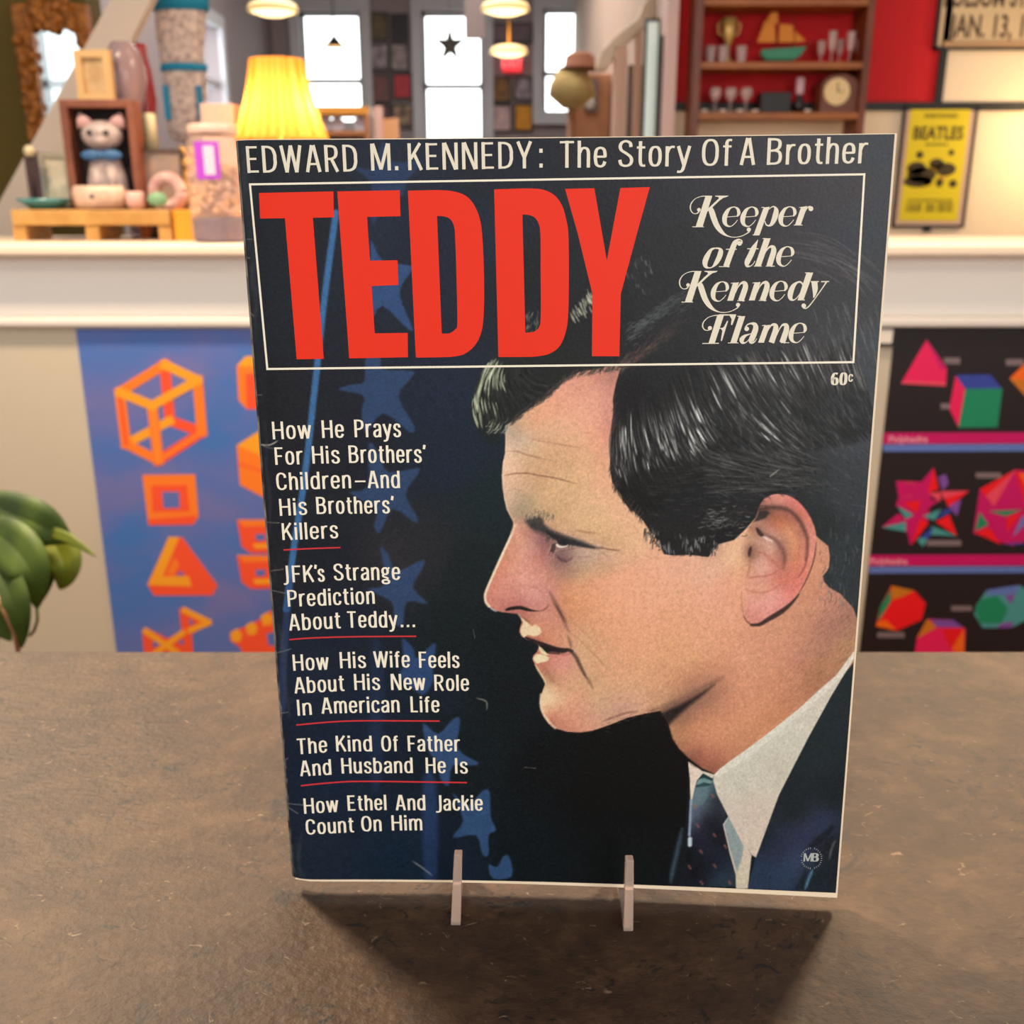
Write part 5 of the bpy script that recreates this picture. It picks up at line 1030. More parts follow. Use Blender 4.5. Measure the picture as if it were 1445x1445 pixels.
g8([(1010,960),(1240,925),(1340,1000),(1330,1150),(1180,1225),(980,1225),(920,1130),(940,1060)], 6, .0001); g8([(960,1030),(1080,1000),(1160,1090),(1110,1195),(960,1190),(930,1100)], 2, .0003); g8([(1010,960),(1240,925),(1220,985),(1010,1000)], 7, .0003); g8([(1130,1000),(1210,985),(1180,1060)], 12, .0004); g8([(1110,1195),(1200,1180),(1180,1225),(1080,1225)], 12, .0004)
for q in ([(930,135),(1110,135),(1110,172),(935,172)], [(590,610),(830,610),(830,648),(585,648)], [(240,1258),(430,1258),(430,1295),(240,1295)], [(760,1072),(905,1072),(905,1106),(760,1106)]): g8(q, 8)
for px, py in ((1281, 624), (1253.5, 796)):
    p = P(px, py, YP-.0012); M = Matrix.Translation(p) @ Matrix.Rotation(math.pi/2, 4, 'X'); letters(ps2, 'Polyhedra', M, .015, 9, 1.05, .02)
one(ps2, 'polyhedra_poster', PC, 'black poster of bright pink, green and red polyhedra on the half wall', 'poster')
mb = MB(); a = P(1180, 458, 2.197); b_ = P(1263, 488, 2.197); mb.box(a.x, b_.x, 2.187, 2.2, b_.z, a.z); fr = one(mb, 'notice_frame', black, 'black framed white notice just left of the polyhedra poster', 'frame', loc=((a.x+b_.x)/2, 2.2, b_.z))
MB().box(a.x+.012, b_.x-.012, 2.1855, 2.187, b_.z+.007, a.z-.009).build('notice_paper', mat('paper_white', (240, 224, 206), .7), fr)
# ================================================================== PLANT
lf = mat('leaf_green', (38, 58, 6), .6, noise=(78, 98, 12), scale=14); lf2 = mat('leaf_light_green', (98, 108, 6), .6, noise=(118, 124, 18), scale=12); stm = mat('stem_green', (96, 100, 60), .5)
YL = 1.25
base = P(-30, 940, YL)
pt = thing('potted_plant', (base.x, YL, .30), 'green leafy pot plant in front of the half wall, behind the counter', 'plant')
MB().lathe([(.055, 0), (.075, .02), (.09, .12), (.095, .13), (.095, .15), (.085, .15), (.08, .135), (.0, .135)], (base.x, YL, .30), 32).build('pot', mat('terracotta', (150, 84, 56), .7), pt)
def leaf(pts, wid, m, droop=.009):
    """pts: midrib in measured positions with distance; wid: half width"""
    q = spl(np.array([(p[0], p[1], p[2]) for p in pts], float), 6); mid = [P(a, b, c) for a, b, c in q]; nn = len(mid); mb = MB(); vs = []; fs = []
    for i, p in enumerate(mid):
        t = i/(nn-1); d = (mid[min(i+1, nn-1)]-mid[max(i-1, 0)]).normalized(); s = d.cross(Vector((0, -1, .35))).normalized(); up = s.cross(d)
        w_ = wid*1.25*math.sin(math.pi*(t*.97+.02)**.8)
        for k in (-1, -.5, 0, .5, 1): vs.append(p+s*w_*k+up*(abs(k)*.35*w_-.25*w_*k*k)*(1 if droop > .003 else .3))
    for i in range(nn-1):
        for k in range(4): fs.append((i*5+k, i*5+k+1, (i+1)*5+k+1, (i+1)*5+k))
    mb.add(vs, fs, 0, False); o = mb.build('leaf', m, pt)
    for e_ in o.data.polygons: e_.use_smooth = True
    o.data.set_sharp_from_angle(angle=.3)
    so = o.modifiers.new('thick', 'SOLIDIFY'); so.thickness = .0012; return o
leaf([(-40,700,YL),(10,722,1.22),(50,738,1.2),(80,752,1.2),(100,764,1.2)], .024, lf); leaf([(40,752,1.22),(70,752,1.2),(100,762,1.18),(136,786,1.16)], .006, lf2, .002)
leaf([(40,756,1.26),(72,764,1.22),(88,790,1.2),(90,812,1.19),(84,832,1.19)], .022, lf2, .012); leaf([(-40,740,1.25),(5,760,1.2),(34,790,1.17),(48,820,1.16),(52,860,1.16)], .026, lf); leaf([(30,752,1.24),(56,775,1.22),(64,810,1.2),(58,850,1.2)], .014, lf)
leaf([(-40,770,1.24),(-8,800,1.18),(14,840,1.15),(26,880,1.14),(30,915,1.14)], .02, lf); leaf([(-60,800,1.24),(-30,840,1.18),(-10,870,1.16),(16,905,1.15)], .02, lf); leaf([(-50,760,1.3),(-10,775,1.3),(20,810,1.3),(32,870,1.3)], .024, lf)
for i, pts in enumerate(([(52,855,1.16),(53,875,1.16),(48,890,1.16),(42,897,1.16)], [(-4,840,1.15),(8,868,1.14),(20,893,1.14),(27,925,1.14)])):
    MB().tube([P(*p) for p in pts], .0028 if i else .002, 8).build('stem', mat('stem_brown', (176, 120, 84), .6) if i else stm, pt)
root = Vector((base.x, YL, .44))
for q in ((-40,700,YL), (40,756,1.26), (-40,740,1.25), (-40,770,1.24), (-60,800,1.24), (30,752,1.24), (-50,760,1.3)):
    a = P(*q); MB().tube([root, root.lerp(a, .5)+Vector((-.01, 0, .04)), a], .0025, 8).build('stem', stm, pt)
stl = thing('plant_stool', (base.x, YL, 0), 'wooden stool under the pot plant', 'stool')
MB().lathe([(.13, .27), (.135, .28), (.135, .29), (.13, .30)], (base.x, YL, 0), 32).build('seat', mat('stool_wood', (120, 80, 50), .6), stl)
for a in range(4):
    c_, s_ = math.cos(a*math.pi/2+.78), math.sin(a*math.pi/2+.78); MB().tube([(base.x+.12*c_, YL+.12*s_, 0), (base.x+.09*c_, YL+.09*s_, .27)], .012, 8).build('leg', MATS['stool_wood'], stl)
# ================================================================== ON THE LEDGE
L0 = 1.078
wood_y = mat('honey_wood', (196, 148, 78), .45, noise=(172, 124, 60), scale=14)
YR = 2.30
a = P(14, 296, YR); e = P(241, 318, YR); rz = a.z
ri = thing('display_riser', ((a.x+e.x)/2, YR+.07, L0), 'long low honey-wood riser on the ledge carrying cat box and ornaments', 'riser')
MB().box(a.x, e.x, YR, YR+.14, e.z, a.z).build('top_board', wood_y, ri, .003)
for px in (16, 119, 222):
    x = P(px, 325, YR).x; MB().box(x, x+.03, YR+.005, YR+.135, L0, e.z).build('leg', wood_y, ri, .002)
# cat in a wooden shadow box
bw = mat('box_wood', (136, 78, 54), .5, noise=(112, 60, 40), scale=20); YB = 2.384
x0, x1_ = P(90, 210, YB).x, P(194, 210, YB).x; zt_ = P(140, 140, YB).z; t = .017
cb = thing('shadow_box', ((x0+x1_)/2, YB+.03, rz), 'brown wooden shadow box with dark inside holding the cat', 'box frame')
MB().box(x0, x0+t, YB, YB+.05, rz, zt_).build('side_panel', bw, cb, .002); MB().box(x1_-t, x1_, YB, YB+.05, rz, zt_).build('side_panel', bw, cb, .002)
MB().box(x0+t, x1_-t, YB, YB+.05, zt_-t, zt_).build('top_panel', bw, cb, .002); MB().box(x0+t, x1_-t, YB, YB+.05, rz, rz+.012).build('bottom_panel', bw, cb); MB().box(x0+t, x1_-t, YB+.044, YB+.05, rz+.012, zt_-t).build('back_panel', mat('box_dark', (30, 16, 18), .8), cb)
fur = mat('cat_glaze', (146, 128, 126), .35, noise=(184, 162, 154), scale=40); cx = (x0+x1_)/2; cz = rz+.012
YB -= .012
ct = thing('cat_figurine', (cx, YB+.03, cz), 'grey ceramic cat figurine with blue bow inside the shadow box', 'figurine'); ct.scale = (1.3, .95, 1.1)
MB().lathe([(.001, 0), (.032, .0), (.036, .02), (.034, .05), (.027, .08), (.02, .1), (.001, .11)], (cx, YB+.034, cz), 24, 0, 1, .7).ball((cx-.012, YB+.014, cz+.012), .014, 0, .8, 1.2, .8).ball((cx+.012, YB+.014, cz+.012), .014, 0, .8, 1.2, .8).tube([(cx-.012, YB+.018, cz+.07), (cx-.012, YB+.012, cz+.02)], [.011, .009], 10).tube([(cx+.012, YB+.018, cz+.07), (cx+.012, YB+.012, cz+.02)], [.011, .009], 10).ball((cx, YB+.03, cz+.132), .034, 0, 1.05, .85, .85).ball((cx, YB+.006, cz+.121), .012, 0, 1.2, 1, .8).build('body', fur, ct)
for s in (-1, 1):
    M = Matrix.Translation((cx+s*.026, YB+.03, cz+.15)) @ Matrix.Rotation(s*.35, 4, 'Y'); MB().lathe([(.016, 0), (.011, .014), (.002, .026)], (0, 0, 0), 14, 0, 1, .5, True, M).build('ear', mat('cat_ear', (206, 158, 152), .4), ct)
    MB().ball((cx+s*.014, YB+.003, cz+.136), .0052).build('eye', mat('cat_eye', (36, 40, 38), .15), ct)
MB().ball((cx-.016, YB+.012, cz+.094), .013, 0, 1.5, .6, .8).ball((cx+.016, YB+.012, cz+.094), .013, 0, 1.5, .6, .8).ball((cx, YB+.008, cz+.094), .008).build('bow', mat('bow_blue', (54, 96, 140), .5), ct)
# ornaments on the riser
def lump(px0, py0, px1, py1, Y, prof, m, name, label, cat, group=None, sy=1., zb=None, M=None):
    c_ = P((px0+px1)/2, (py0+py1)/2, Y).x; zb = P(0, py1, Y).z if zb is None else zb; h = P(0, py0, Y).z-zb; r = (P(px1, (py0+py1)/2, Y).x-P(px0, (py0+py1)/2, Y).x)/2
    mb = MB().lathe([(max(p[0]*r, 1e-4), p[1]*h) for p in prof], (c_, Y, zb), 28, 0, 1, sy); return one(mb, name, m, label, cat, group, loc=(c_, Y, zb))
cer = mat('peach_ceramic', (214, 182, 158), .3, noise=(186, 150, 128), scale=30)
o = lump(102, 262, 178, 293, YR+.04, [(.5, 0), (.9, .1), (.96, .4), (1, .75), (.9, 1), (.5, .96)], cer, 'ceramic_dish', 'peach ceramic footed dish with dark flower in front of the cat', 'dish', sy=.45, zb=rz)
v = P(126, 277, YR-.0); MB().ball((v.x, YR+.015, v.z), .006, 0, 1, .4, 1).ball((v.x+.006, YR+.017, v.z-.003), .004, 0, 1, .4, 1).build('painted_flower', mat('flower_dark', (74, 72, 82), .4), o)
lump(178, 270, 205, 292, YR+.05, [(.6, 0), (1, .25), (1, .8), (.8, 1), (.2, .95)], mat('pink_ceramic', (222, 172, 158), .35), 'trinket_box', 'small pink ceramic trinket box right of the footed dish', 'trinket box', zb=rz)
lump(24, 280, 101, 292, YR+.06, [(.3, 0), (.5, .1), (.85, .6), (1, 1), (.9, .9), (.4, .35)], mat('teal_glass', (70, 132, 132), .2), 'teal_dish', 'shallow teal glass dish at the left end of the riser', 'dish', sy=.7, zb=rz)
def frame(name, px, Y, d, mo, mi_, label, cat='picture frame', bw_=6, zb=None, group=None, lean=0):
    x0, y0, x1, y1 = px; a = P(x0, (y0+y1)/2, Y); b = P(x1, (y0+y1)/2, Y); z1 = P(0, y0, Y).z; z0 = P(0, y1, Y).z if zb is None else zb
    t = ps(bw_, Y); f = thing(name, ((a.x+b.x)/2, Y, z0), label, cat, group)
    MB().box(a.x, b.x, Y, Y+d, z1-t, z1).box(a.x, b.x, Y, Y+d, z0, z0+t).box(a.x, a.x+t, Y, Y+d, z0+t, z1-t).box(b.x-t, b.x, Y, Y+d, z0+t, z1-t).build('frame', mo, f)
    MB().box(a.x+t, b.x-t, Y+d*.45, Y+d, z0+t, z1-t).build('picture', mi_, f); return f
frame('picture_frame', (57, 215, 99, 283), 2.40, .012, mat('frame_grey', (150, 140, 122), .5), mat('photo_pale', (206, 190, 164), .5, noise=(150, 140, 120), scale=26), 'pale photo frame left of the shadow box', zb=rz)
one(MB().box(P(37, 250, 2.41).x, P(59, 250, 2.41).x, 2.41, 2.47, rz, P(0, 214, 2.41).z), 'book', mat('book_plum', (66, 40, 48), .6), 'dark plum book standing left of the pale photo frame', 'book', bevel=.002)
sd = lump(33, 204, 50, 222, 2.36, [(.1, 0), (.7, .15), (1, .5), (.7, .85), (.1, 1)], mat('knob_pearl', (196, 178, 140), .3, metal=.3), 'finial_ornament', 'round pearly knob ornament on thin stem beside the plum book', 'ornament')
c_ = P(41.5, 213, 2.36); MB().tube([(c_.x, 2.36, rz), (c_.x, 2.36, P(0, 222, 2.36).z)], .004, 10).lathe([(.016, rz), (.014, rz+.006), (.004, rz+.01)], (c_.x, 2.36, 0), 20).build('stem', mat('dark_bronze', (50, 36, 26), .5, metal=.5), sd)
frame('picture_frame', (106, 70, 156, 136), 2.43, .02, mat('frame_tan', (206, 164, 108), .5), mat('photo_tan', (190, 146, 92), .5, noise=(206, 176, 132), scale=30), 'small tan picture frame standing on top of the shadow box', zb=zt_, bw_=9)
frame('picture_frame', (199, 210, 259, 288), 2.415, .012, mat('frame_dark', (84, 66, 54), .5), mat('photo_grey', (136, 120, 108), .5, noise=(170, 140, 122), scale=24), 'dark framed grey photo right of the shadow box', zb=rz, bw_=4)
# ring ornament, gold rabbit, box, ball
c_ = P(237, 270, YR+.05); r = ps(18, YR); mb = MB(); mb.tube([(c_.x+r*math.cos(t_), YR+.05, rz+.0+r*1.25+r*math.sin(t_)) for t_ in np.linspace(0, 2*math.pi, 33)], r*.5, 14)
o = one(mb, 'ring_ornament', mat('ring_ceramic', (200, 172, 162), .35, noise=(176, 124, 118), scale=30), 'pink and white ceramic ring ornament in front of the grey photo', 'ornament'); MB().ball((c_.x-.012, YR+.012, rz+.022), .017, 0, 1.3, .6, .9).build('green_leaf', mat('leaf_ceramic', (118, 158, 118), .4), o)
c_ = P(271, 245, 2.43); gold = mat('gold_figure', (216, 160, 74), .35, metal=.4); zb = L0
rb = thing('rabbit_figurine', (c_.x, 2.43, L0), 'gold standing rabbit figurine beside the clear jar', 'figurine')
hz = P(0, 245, 2.43).z
MB().lathe([(.002, L0), (.02, L0), (.022, L0+.01), (.012, L0+.03), (.016, L0+.06), (.02, hz-.02), (.021, hz), (.014, hz+.018), (.002, hz+.024)], (c_.x, 2.43, 0), 22).ball((c_.x, 2.415, hz+.022), .015).build('body', gold, rb)
for s in (-1, 1): MB().tube([(c_.x+s*.006, 2.425, hz+.034), (c_.x+s*.009-.004, 2.427, hz+.05), (c_.x+s*.01-.012, 2.43, hz+.058)], [.005, .006, .003], 10).build('ear', gold, rb)
a = P(243, 296, 2.31); e = P(284, 323, 2.31); one(MB().box(a.x, e.x, 2.31, 2.37, L0, a.z), 'box', mat('box_amber', (226, 146, 28), .5), 'amber yellow box on the ledge right of the riser', 'box', bevel=.002)
c_ = P(287, 299, 2.33); one(MB().ball((c_.x-.004, 2.335, a.z+.009), .009), 'ball', mat('ball_orange', (240, 96, 20), .4), 'small orange ball on top of the amber box', 'ball')
# jar
c_ = P(309, 300, 2.24); jr = ps(37, 2.24); jh = P(0, 176, 2.24).z
jar = thing('storage_jar', (c_.x, 2.24, L0), 'big clear jar with purple label left of the lamp', 'jar')
jg = mat('jar_glass', (226, 196, 184), .12, trans=.2, ior=1.2, alpha=.3)
MB().lathe([(jr*.9, L0+.002), (jr, L0+.01), (jr, jh-.06), (jr*.93, jh-.035), (jr*.8, jh-.025), (jr*.8, jh-.02), (jr*.7, jh-.02)], (c_.x, 2.24, 0), 36).build('glass_body', jg, jar)
MB().lathe([(jr*.84, jh-.02), (jr*.86, jh-.016), (jr*.86, jh-.004), (jr*.8, jh)], (c_.x, 2.24, 0), 36).build('lid', mat('lid_blush', (206, 172, 156), .35), jar)
MB().lathe([(jr*.94, L0+.003), (jr*.95, L0+.045), (jr*.93, L0+.05), (.001, L0+.05)], (c_.x, 2.24, 0), 30, caps=False).build('blue_layer', mat('jar_blue', (48, 44, 76), .5, noise=(84, 74, 104), scale=60), jar)
mb = MB(); rr = random.Random(3)
for i in range(90):
    th = rr.uniform(3.3, 6.1); z = rr.uniform(L0+.06, L0+.15); mb.ball((c_.x+jr*.86*math.cos(th), 2.24+jr*.86*math.sin(th), z), .008, rr.randint(0, 1), n=10)
mb.lathe([(jr*.82, L0+.052), (jr*.84, L0+.06), (jr*.84, L0+.155), (.001, L0+.16)], (c_.x, 2.24, 0), 24, 0, caps=False)
mb.build('beads', [mat('bead_rose', (186, 140, 118), .25), mat('bead_gold', (220, 170, 120), .2, metal=.3)], jar)['kind'] = 'stuff'
mb = MB(); 
def curved(px0, px1, py0, py1, rad, mi):
    zs0, zs1 = P(0, py1, 2.2).z, P(0, py0, 2.2).z; t0 = math.asin(max(-1, min(1, (P(px0, 210, 2.2).x-c_.x)/rad))); t1 = math.asin(max(-1, min(1, (P(px1, 210, 2.2).x-c_.x)/rad)))
    vs = []; fs = []
    for i in range(9):
        th = t0+(t1-t0)*i/8; vs += [(c_.x+rad*math.sin(th), 2.24-rad*math.cos(th), z) for z in (zs0, zs1)]
    mb.add(vs, [(2*i, 2*i+2, 2*i+3, 2*i+1) for i in range(8)], mi, True)
curved(277, 311, 200, 253, jr*1.01, 0); curved(290, 305, 206, 247, jr*1.025, 1)
mb.build('label', [mat('label_purple', (176, 62, 196), .5), mat('label_white', (222, 196, 212), .5)], jar)
# lamp
YLm = 2.42; c_ = P(394, 140, YLm); zb, ztp = P(0, 196, YLm).z, P(0, 84, YLm).z; rb_, rt_ = ps(60, YLm), ps(33, YLm)
lamp = thing('table_lamp', (c_.x, YLm, L0), 'glowing table lamp with pleated yellow shade on the ledge', 'lamp')
sh_ = bpy.data.materials.new('shade_cloth'); sh_.use_nodes = True; n = sh_.node_tree; n.nodes.clear(); o_ = n.nodes.new('ShaderNodeOutputMaterial'); tr_ = n.nodes.new('ShaderNodeBsdfTranslucent'); df = n.nodes.new('ShaderNodeBsdfDiffuse'); ad = n.nodes.new('ShaderNodeMixShader'); ad.inputs[0].default_value = .35
tr_.inputs[0].default_value = (*lin((255, 204, 112)), 1); df.inputs[0].default_value = (*lin((238, 160, 60)), 1); n.links.new(tr_.outputs[0], ad.inputs[1]); n.links.new(df.outputs[0], ad.inputs[2]); n.links.new(ad.outputs[0], o_.inputs[0])
vs = []; fs = []; N = 240
for j in range(9):
    t = j/8; r = rb_+(rt_-rb_)*t-.006*math.sin(math.pi*t); z = zb+(ztp-zb)*t
    for i in range(N):
        a = 2*math.pi*i/N; rr_ = r+.0030*math.cos(a*44); vs.append((c_.x+rr_*math.cos(a), YLm+rr_*math.sin(a), z))
for j in range(8):
    for i in range(N): fs.append((j*N+i, j*N+(i+1) % N, (j+1)*N+(i+1) % N, (j+1)*N+i))
mb = MB(); mb.add(vs, fs, 0, True); mb.m = [1 if (i % N) % 8 in (0, 1) or (i % N) % 24 == 4 else 0 for i in range(len(fs))]
sh2 = sh_.copy(); sh2.name = 'shade_fold'
for q in sh2.node_tree.nodes:
    if q.type == 'BSDF_TRANSLUCENT': q.inputs[0].default_value = (*lin((232, 150, 40)), 1)
mb.build('lamp_shade', [sh_, sh2], lamp)
brass = mat('lamp_brass', (176, 130, 60), .35, metal=.8)
MB().lathe([(.06, L0), (.06, L0+.008), (.02, L0+.02), (.012, L0+.04), (.02, L0+.06), (.008, L0+.08), (.006, zb+.04)], (c_.x, YLm, 0), 28).build('base', brass, lamp)
for dx in (-.045, .045):
    l = bpy.data.lights.new('bulb_light', 'POINT'); l.energy = .72; l.color = (1, .80, .48); l.shadow_soft_size = .02; lo = bpy.data.objects.new('bulb_light', l); COL.objects.link(lo); lo.location = (c_.x+dx, YLm-.01, zb+.055)
    MB().tube([(c_.x, YLm, zb+.03), (c_.x+dx*.6, YLm, zb+.03)], .005, 8).build('lamp_arm', brass, lamp)
# vases behind
gl_m = mat('mauve_glass', (178, 150, 152), .12, trans=.5, ior=1.3)
lump(158, 60, 214, 330, 2.51, [(.5, 0), (.55, .03), (.3, .3), (.36, .5), (.7, .68), (1, .82), (.9, .93), (.55, .99), (.5, 1)], gl_m, 'glass_vase', 'tall bulbous mauve glass vase behind the shadow box', 'vase', zb=L0)
lump(196, 62, 226, 330, 2.58, [(.5, 0), (.6, .04), (.5, .3), (.8, .6), (1, .72), (.8, .86), (.5, .95), (.6, 1)], mat('red_vase', (126, 24, 28), .3), 'red_vase', 'tall dark red vase between the glass vase and the dress', 'vase', zb=L0)
lump(203, 160, 221, 210, 2.458, [(1, 0), (1, .96), (.8, 1), (.1, 1)], mat('candle_wax', (208, 200, 158), .5), 'candle', 'pale yellow pillar candle in tall holder behind the grey photo', 'candle')
c_ = P(212, 210, 2.458); o_ = bpy.data.objects['candle']; MB().lathe([(.015, L0), (.015, L0+.008), (.008, L0+.02), (.008, c_.z-.012), (.02, c_.z-.006), (.02, c_.z)], (c_.x, 2.458, 0), 20).build('holder', mat('dark_bronze', (50, 36, 26), .5), o_)
lump(189, 150, 206, 330, 2.452, [(.9, 0), (1, .02), (1, .75), (.6, .86), (.35, .9), (.35, 1)], mat('amber_bottle', (190, 100, 40), .25), 'bottle', 'slim amber bottle right behind the shadow box', 'bottle', zb=L0)
a = P(292, 149, 2.52); e = P(340, 170, 2.52); one(MB().box(a.x, e.x, 2.46, 2.54, L0, a.z), 'tall_box', mat('box_blush', (214, 176, 158), .6), 'tall blush-pink box behind the clear jar', 'box', bevel=.003)
# dress on a form, behind the half wall
YD = 3.0; dm = mat('dress_print', (216, 192, 178), .85, noise=(160, 138, 132), scale=60); teal = mat('dress_teal', (16, 124, 158), .7)
c_ = P(258, 90, YD); dr = thing('dress', (c_.x, YD, 0), 'sleeveless patterned dress with teal trim on a dress form', 'dress')
def body(prof, m, name, ex=0.):
    pr = []
    for px0, px1, py in prof: pr.append((P(px0, py, YD).x, P(px1, py, YD).x, P(0, py, YD).z))
    vs = []; fs = []; N = 32
    for a, b, z in pr:
        for i in range(N):
            th = 2*math.pi*i/N; vs.append(((a+b)/2+((b-a)/2+ex)*math.cos(th), YD+((b-a)/2*.55+ex)*math.sin(th), z))
    for j in range(len(pr)-1):
        for i in range(N): fs.append((j*N+i, j*N+(i+1) % N, (j+1)*N+(i+1) % N, (j+1)*N+i))
    fs.append(tuple(range(N))); fs.append(tuple((len(pr)-1)*N+i for i in reversed(range(N))))
    mb = MB(); mb.add(vs, fs, 0, True); return mb.build(name, m, dr)
body([(226,290,-20),(219,291,15),(221,289,50),(226,287,80),(229,290,96)], dm, 'bodice'); body([(229,290,96),(230,291,110),(233,292,150),(237,292,180),(242,288,197),(250,280,200)], dm, 'skirt')
body([(229,290,91),(229,290,101)], teal, 'waistband', .004); body([(224,292,-24),(218,293,16)], teal, 'neckline', .003)
for x0_, x1_p in ((234, 246), (281, 291)):
    a = P(x0_, 122, YD); b = P(x1_p, 170, YD); u = (a.x+b.x)/2-c_.x; hw = ps(30, YD); yy = YD-hw*.58*math.sqrt(max(.05, 1-(u/hw*.96)**2)); MB().box(a.x, b.x, yy-.006, yy+.03, b.z, a.z).build('pocket_trim', teal, dr, .002)
MB().tube([(c_.x, YD, 0), (c_.x, YD, P(0, 195, YD).z)], .012, 10).lathe([(.16, 0), (.15, .02), (.02, .03)], (c_.x, YD, 0), 24).build('stand', mat('stand_wood', (90, 60, 40), .6), dr)
# gilt mirror on the olive wall
YM = 3.26
mi_ = thing('wall_mirror', (P(75, 110, YM).x, 3.3, P(0, 205, YM).z), 'ornate gilt framed mirror on the olive wall', 'mirror')
a, b = P(44, 40, YM), P(124, 172, YM); gm = mat('gilt', (176, 104, 28), .4, metal=.35, noise=(120, 66, 16), scale=60, bump=.6)
MB().box(a.x, b.x, YM+.014, YM+.02, b.z, a.z).build('mirror_glass', mat('mirror_silver', (240, 244, 244), .03, metal=1), mi_)
mb = MB(); rr = random.Random(8); t = ps(22, YM)
mb.box(a.x-t, a.x, YM, YM+.04, b.z-t, a.z+t*1.3).box(b.x, b.x+t*.6, YM, YM+.04, b.z-t, a.z+t*1.3).box(a.x, b.x, YM, YM+.04, a.z, a.z+t*1.3).box(a.x, b.x, YM, YM+.04, b.z-t, b.z)
for i in range(150):
    s = rr.random(); side = rr.choice('LLRTTB'); 
    x = {'L': a.x-t*.5, 'R': b.x+t*.3}.get(side, a.x+(b.x-a.x)*s); z = {'T': a.z+t*.7, 'B': b.z-t*.5}.get(side, b.z+(a.z-b.z)*s)
    mb.ball((x+rr.uniform(-.4, .4)*t, YM-.004, z+rr.uniform(-.5, .5)*t*(1.5 if side == 'T' else 1)), rr.uniform(.008, .018), 0, 1, .6, 1, 8)
mb.build('gilt_frame', gm, mi_)
# ================================================================== RIGHT WALL
pst_y = mat('poster_yellow', (214, 188, 8), .6); ink_b = mat('poster_ink', (62, 46, 10), .7)
YW = 3.585
x0, x1_ = P(1263, 240, YW).x, P(1377, 240, YW).x; z1_, z0_ = P(0, 149, YW).z, P(0, 321, YW).z
x0 = P(1277, 150, YW).x; x1_ = P(1382, 150, YW).x
be = thing('concert_poster', ((x0+x1_)/2, 3.6, z0_), 'yellow concert poster in thin black frame on the cream wall', 'poster')
MB().box(x0, x1_, YW, 3.6, z1_-.008, z1_).box(x0, x1_, YW, 3.6, z0_, z0_+.008).box(x0, x0+.008, YW, 3.6, z0_, z1_).box(x1_-.008, x1_, YW, 3.6, z0_, z1_).build('frame', black, be)
MB().box(x0+.008, x1_-.008, YW+.004, 3.6, z0_+.008, z1_-.008).build('mat_board', mat('mat_mauve', (196, 160, 140), .6), be)
mb = MB(); X0, X1, Z0, Z1 = x0+.022, x1_-.026, z0_+.022, z1_-.012; mb.box(X0, X1, YW+.002, YW+.004, Z0, Z1)
W_ = X1-X0; H_m = Z1-Z0
def tx(s, u, v, h, sx=1., bold=.02): letters(mb, s, Matrix.Translation((X0+u*W_, YW+.0015, Z1-v*H_m)) @ Matrix.Rotation(math.pi/2, 4, 'X'), h*H_m, 1, sx, bold, 'CENTER', .0002)
tx('BEATLES', .5, .26, .115, .80, .03)
MB_ = mb
def disc(u, v, ru, rv, mi): MB_.prism([(X0+u*W_+ru*W_*math.cos(t_), Z1-v*H_m+rv*H_m*math.sin(t_)) for t_ in np.linspace(0, 6.283, 20, endpoint=False)], YW+.0012, YW+.0018, mi)
MB_.box(X0+.3*W_, X0+.68*W_, YW+.0014, YW+.002, Z1-.315*H_m, Z1-.3*H_m, 1)
for q in ((.23,.40,.05,.028),(.76,.38,.04,.022),(.2,.52,.13,.05),(.3,.58,.2,.06),(.25,.64,.2,.045),(.53,.48,.1,.04),(.7,.53,.14,.05),(.85,.66,.055,.03),(.62,.65,.05,.035)): disc(q[0], q[1], q[2]*1.25, q[3]*1.2, 1)
for q in ((.2,.62,.07,.03),(.42,.65,.08,.03),(.5,.52,.06,.03),(.66,.6,.07,.03)): disc(q[0], q[1], q[2], q[3], 2)
rr = random.Random(4)
for (u0, u1, v0, v1) in ((.24,.8,.035,.075),(.12,.88,.80,.825),(.1,.36,.84,.92),(.44,.58,.84,.92),(.64,.9,.83,.92)):   # rows of print too small to read
    u = u0
    while u < u1:
        d = rr.uniform(.008, .02); MB_.box(X0+u*W_, X0+(u+d)*W_, YW+.0014, YW+.002, Z1-v1*H_m, Z1-v0*H_m, 1); u += d+rr.uniform(.012, .024)
mb.build('sheet', [pst_y, ink_b, mat('poster_light', (206, 160, 40), .6)], be)
MB().box((x0+x1_)/2-.012, (x0+x1_)/2+.012, YW+.003, 3.6, z0_-.014, z0_-.0005).build('hanger_clip', black, be)
x0, x1_ = P(1321, 40, YW).x, P(1560, 40, YW).x; z0_, z1_ = P(0, 70, YW).z, P(0, -75, YW).z
po = thing('wall_poster', ((x0+x1_)/2, 3.6, z0_), 'tan prison show poster in dark frame at the upper right', 'poster')
MB().box(x0, x1_, YW, 3.6, z0_, z0_+.010).box(x0, x1_, YW, 3.6, z1_-.01, z1_).box(x0, x0+.01, YW, 3.6, z0_, z1_).build('frame', black, po)
mb = MB().box(x0+.01, x1_, YW+.003, 3.6, z0_+.010, z1_-.01)
letters(mb, 'JAN. 13, 1968', Matrix.Translation((P(1341, 52, YW).x, YW+.002, P(0, 52, YW).z)) @ Matrix.Rotation(math.pi/2, 4, 'X'), ps(27, YW), 1, .62, .02, 'LEFT')
letters(mb, 'FOLSOM STATE PRISON', Matrix.Translation((P(1331, 9, YW).x, YW+.002, P(0, 9, YW).z)) @ Matrix.Rotation(math.pi/2, 4, 'X'), ps(27, YW), 1, .55, .02, 'LEFT')
mb.box(x0+.03, x1_, YW-.002, YW+.004, P(0, 66, YW).z, P(0, 58, YW).z, 2)
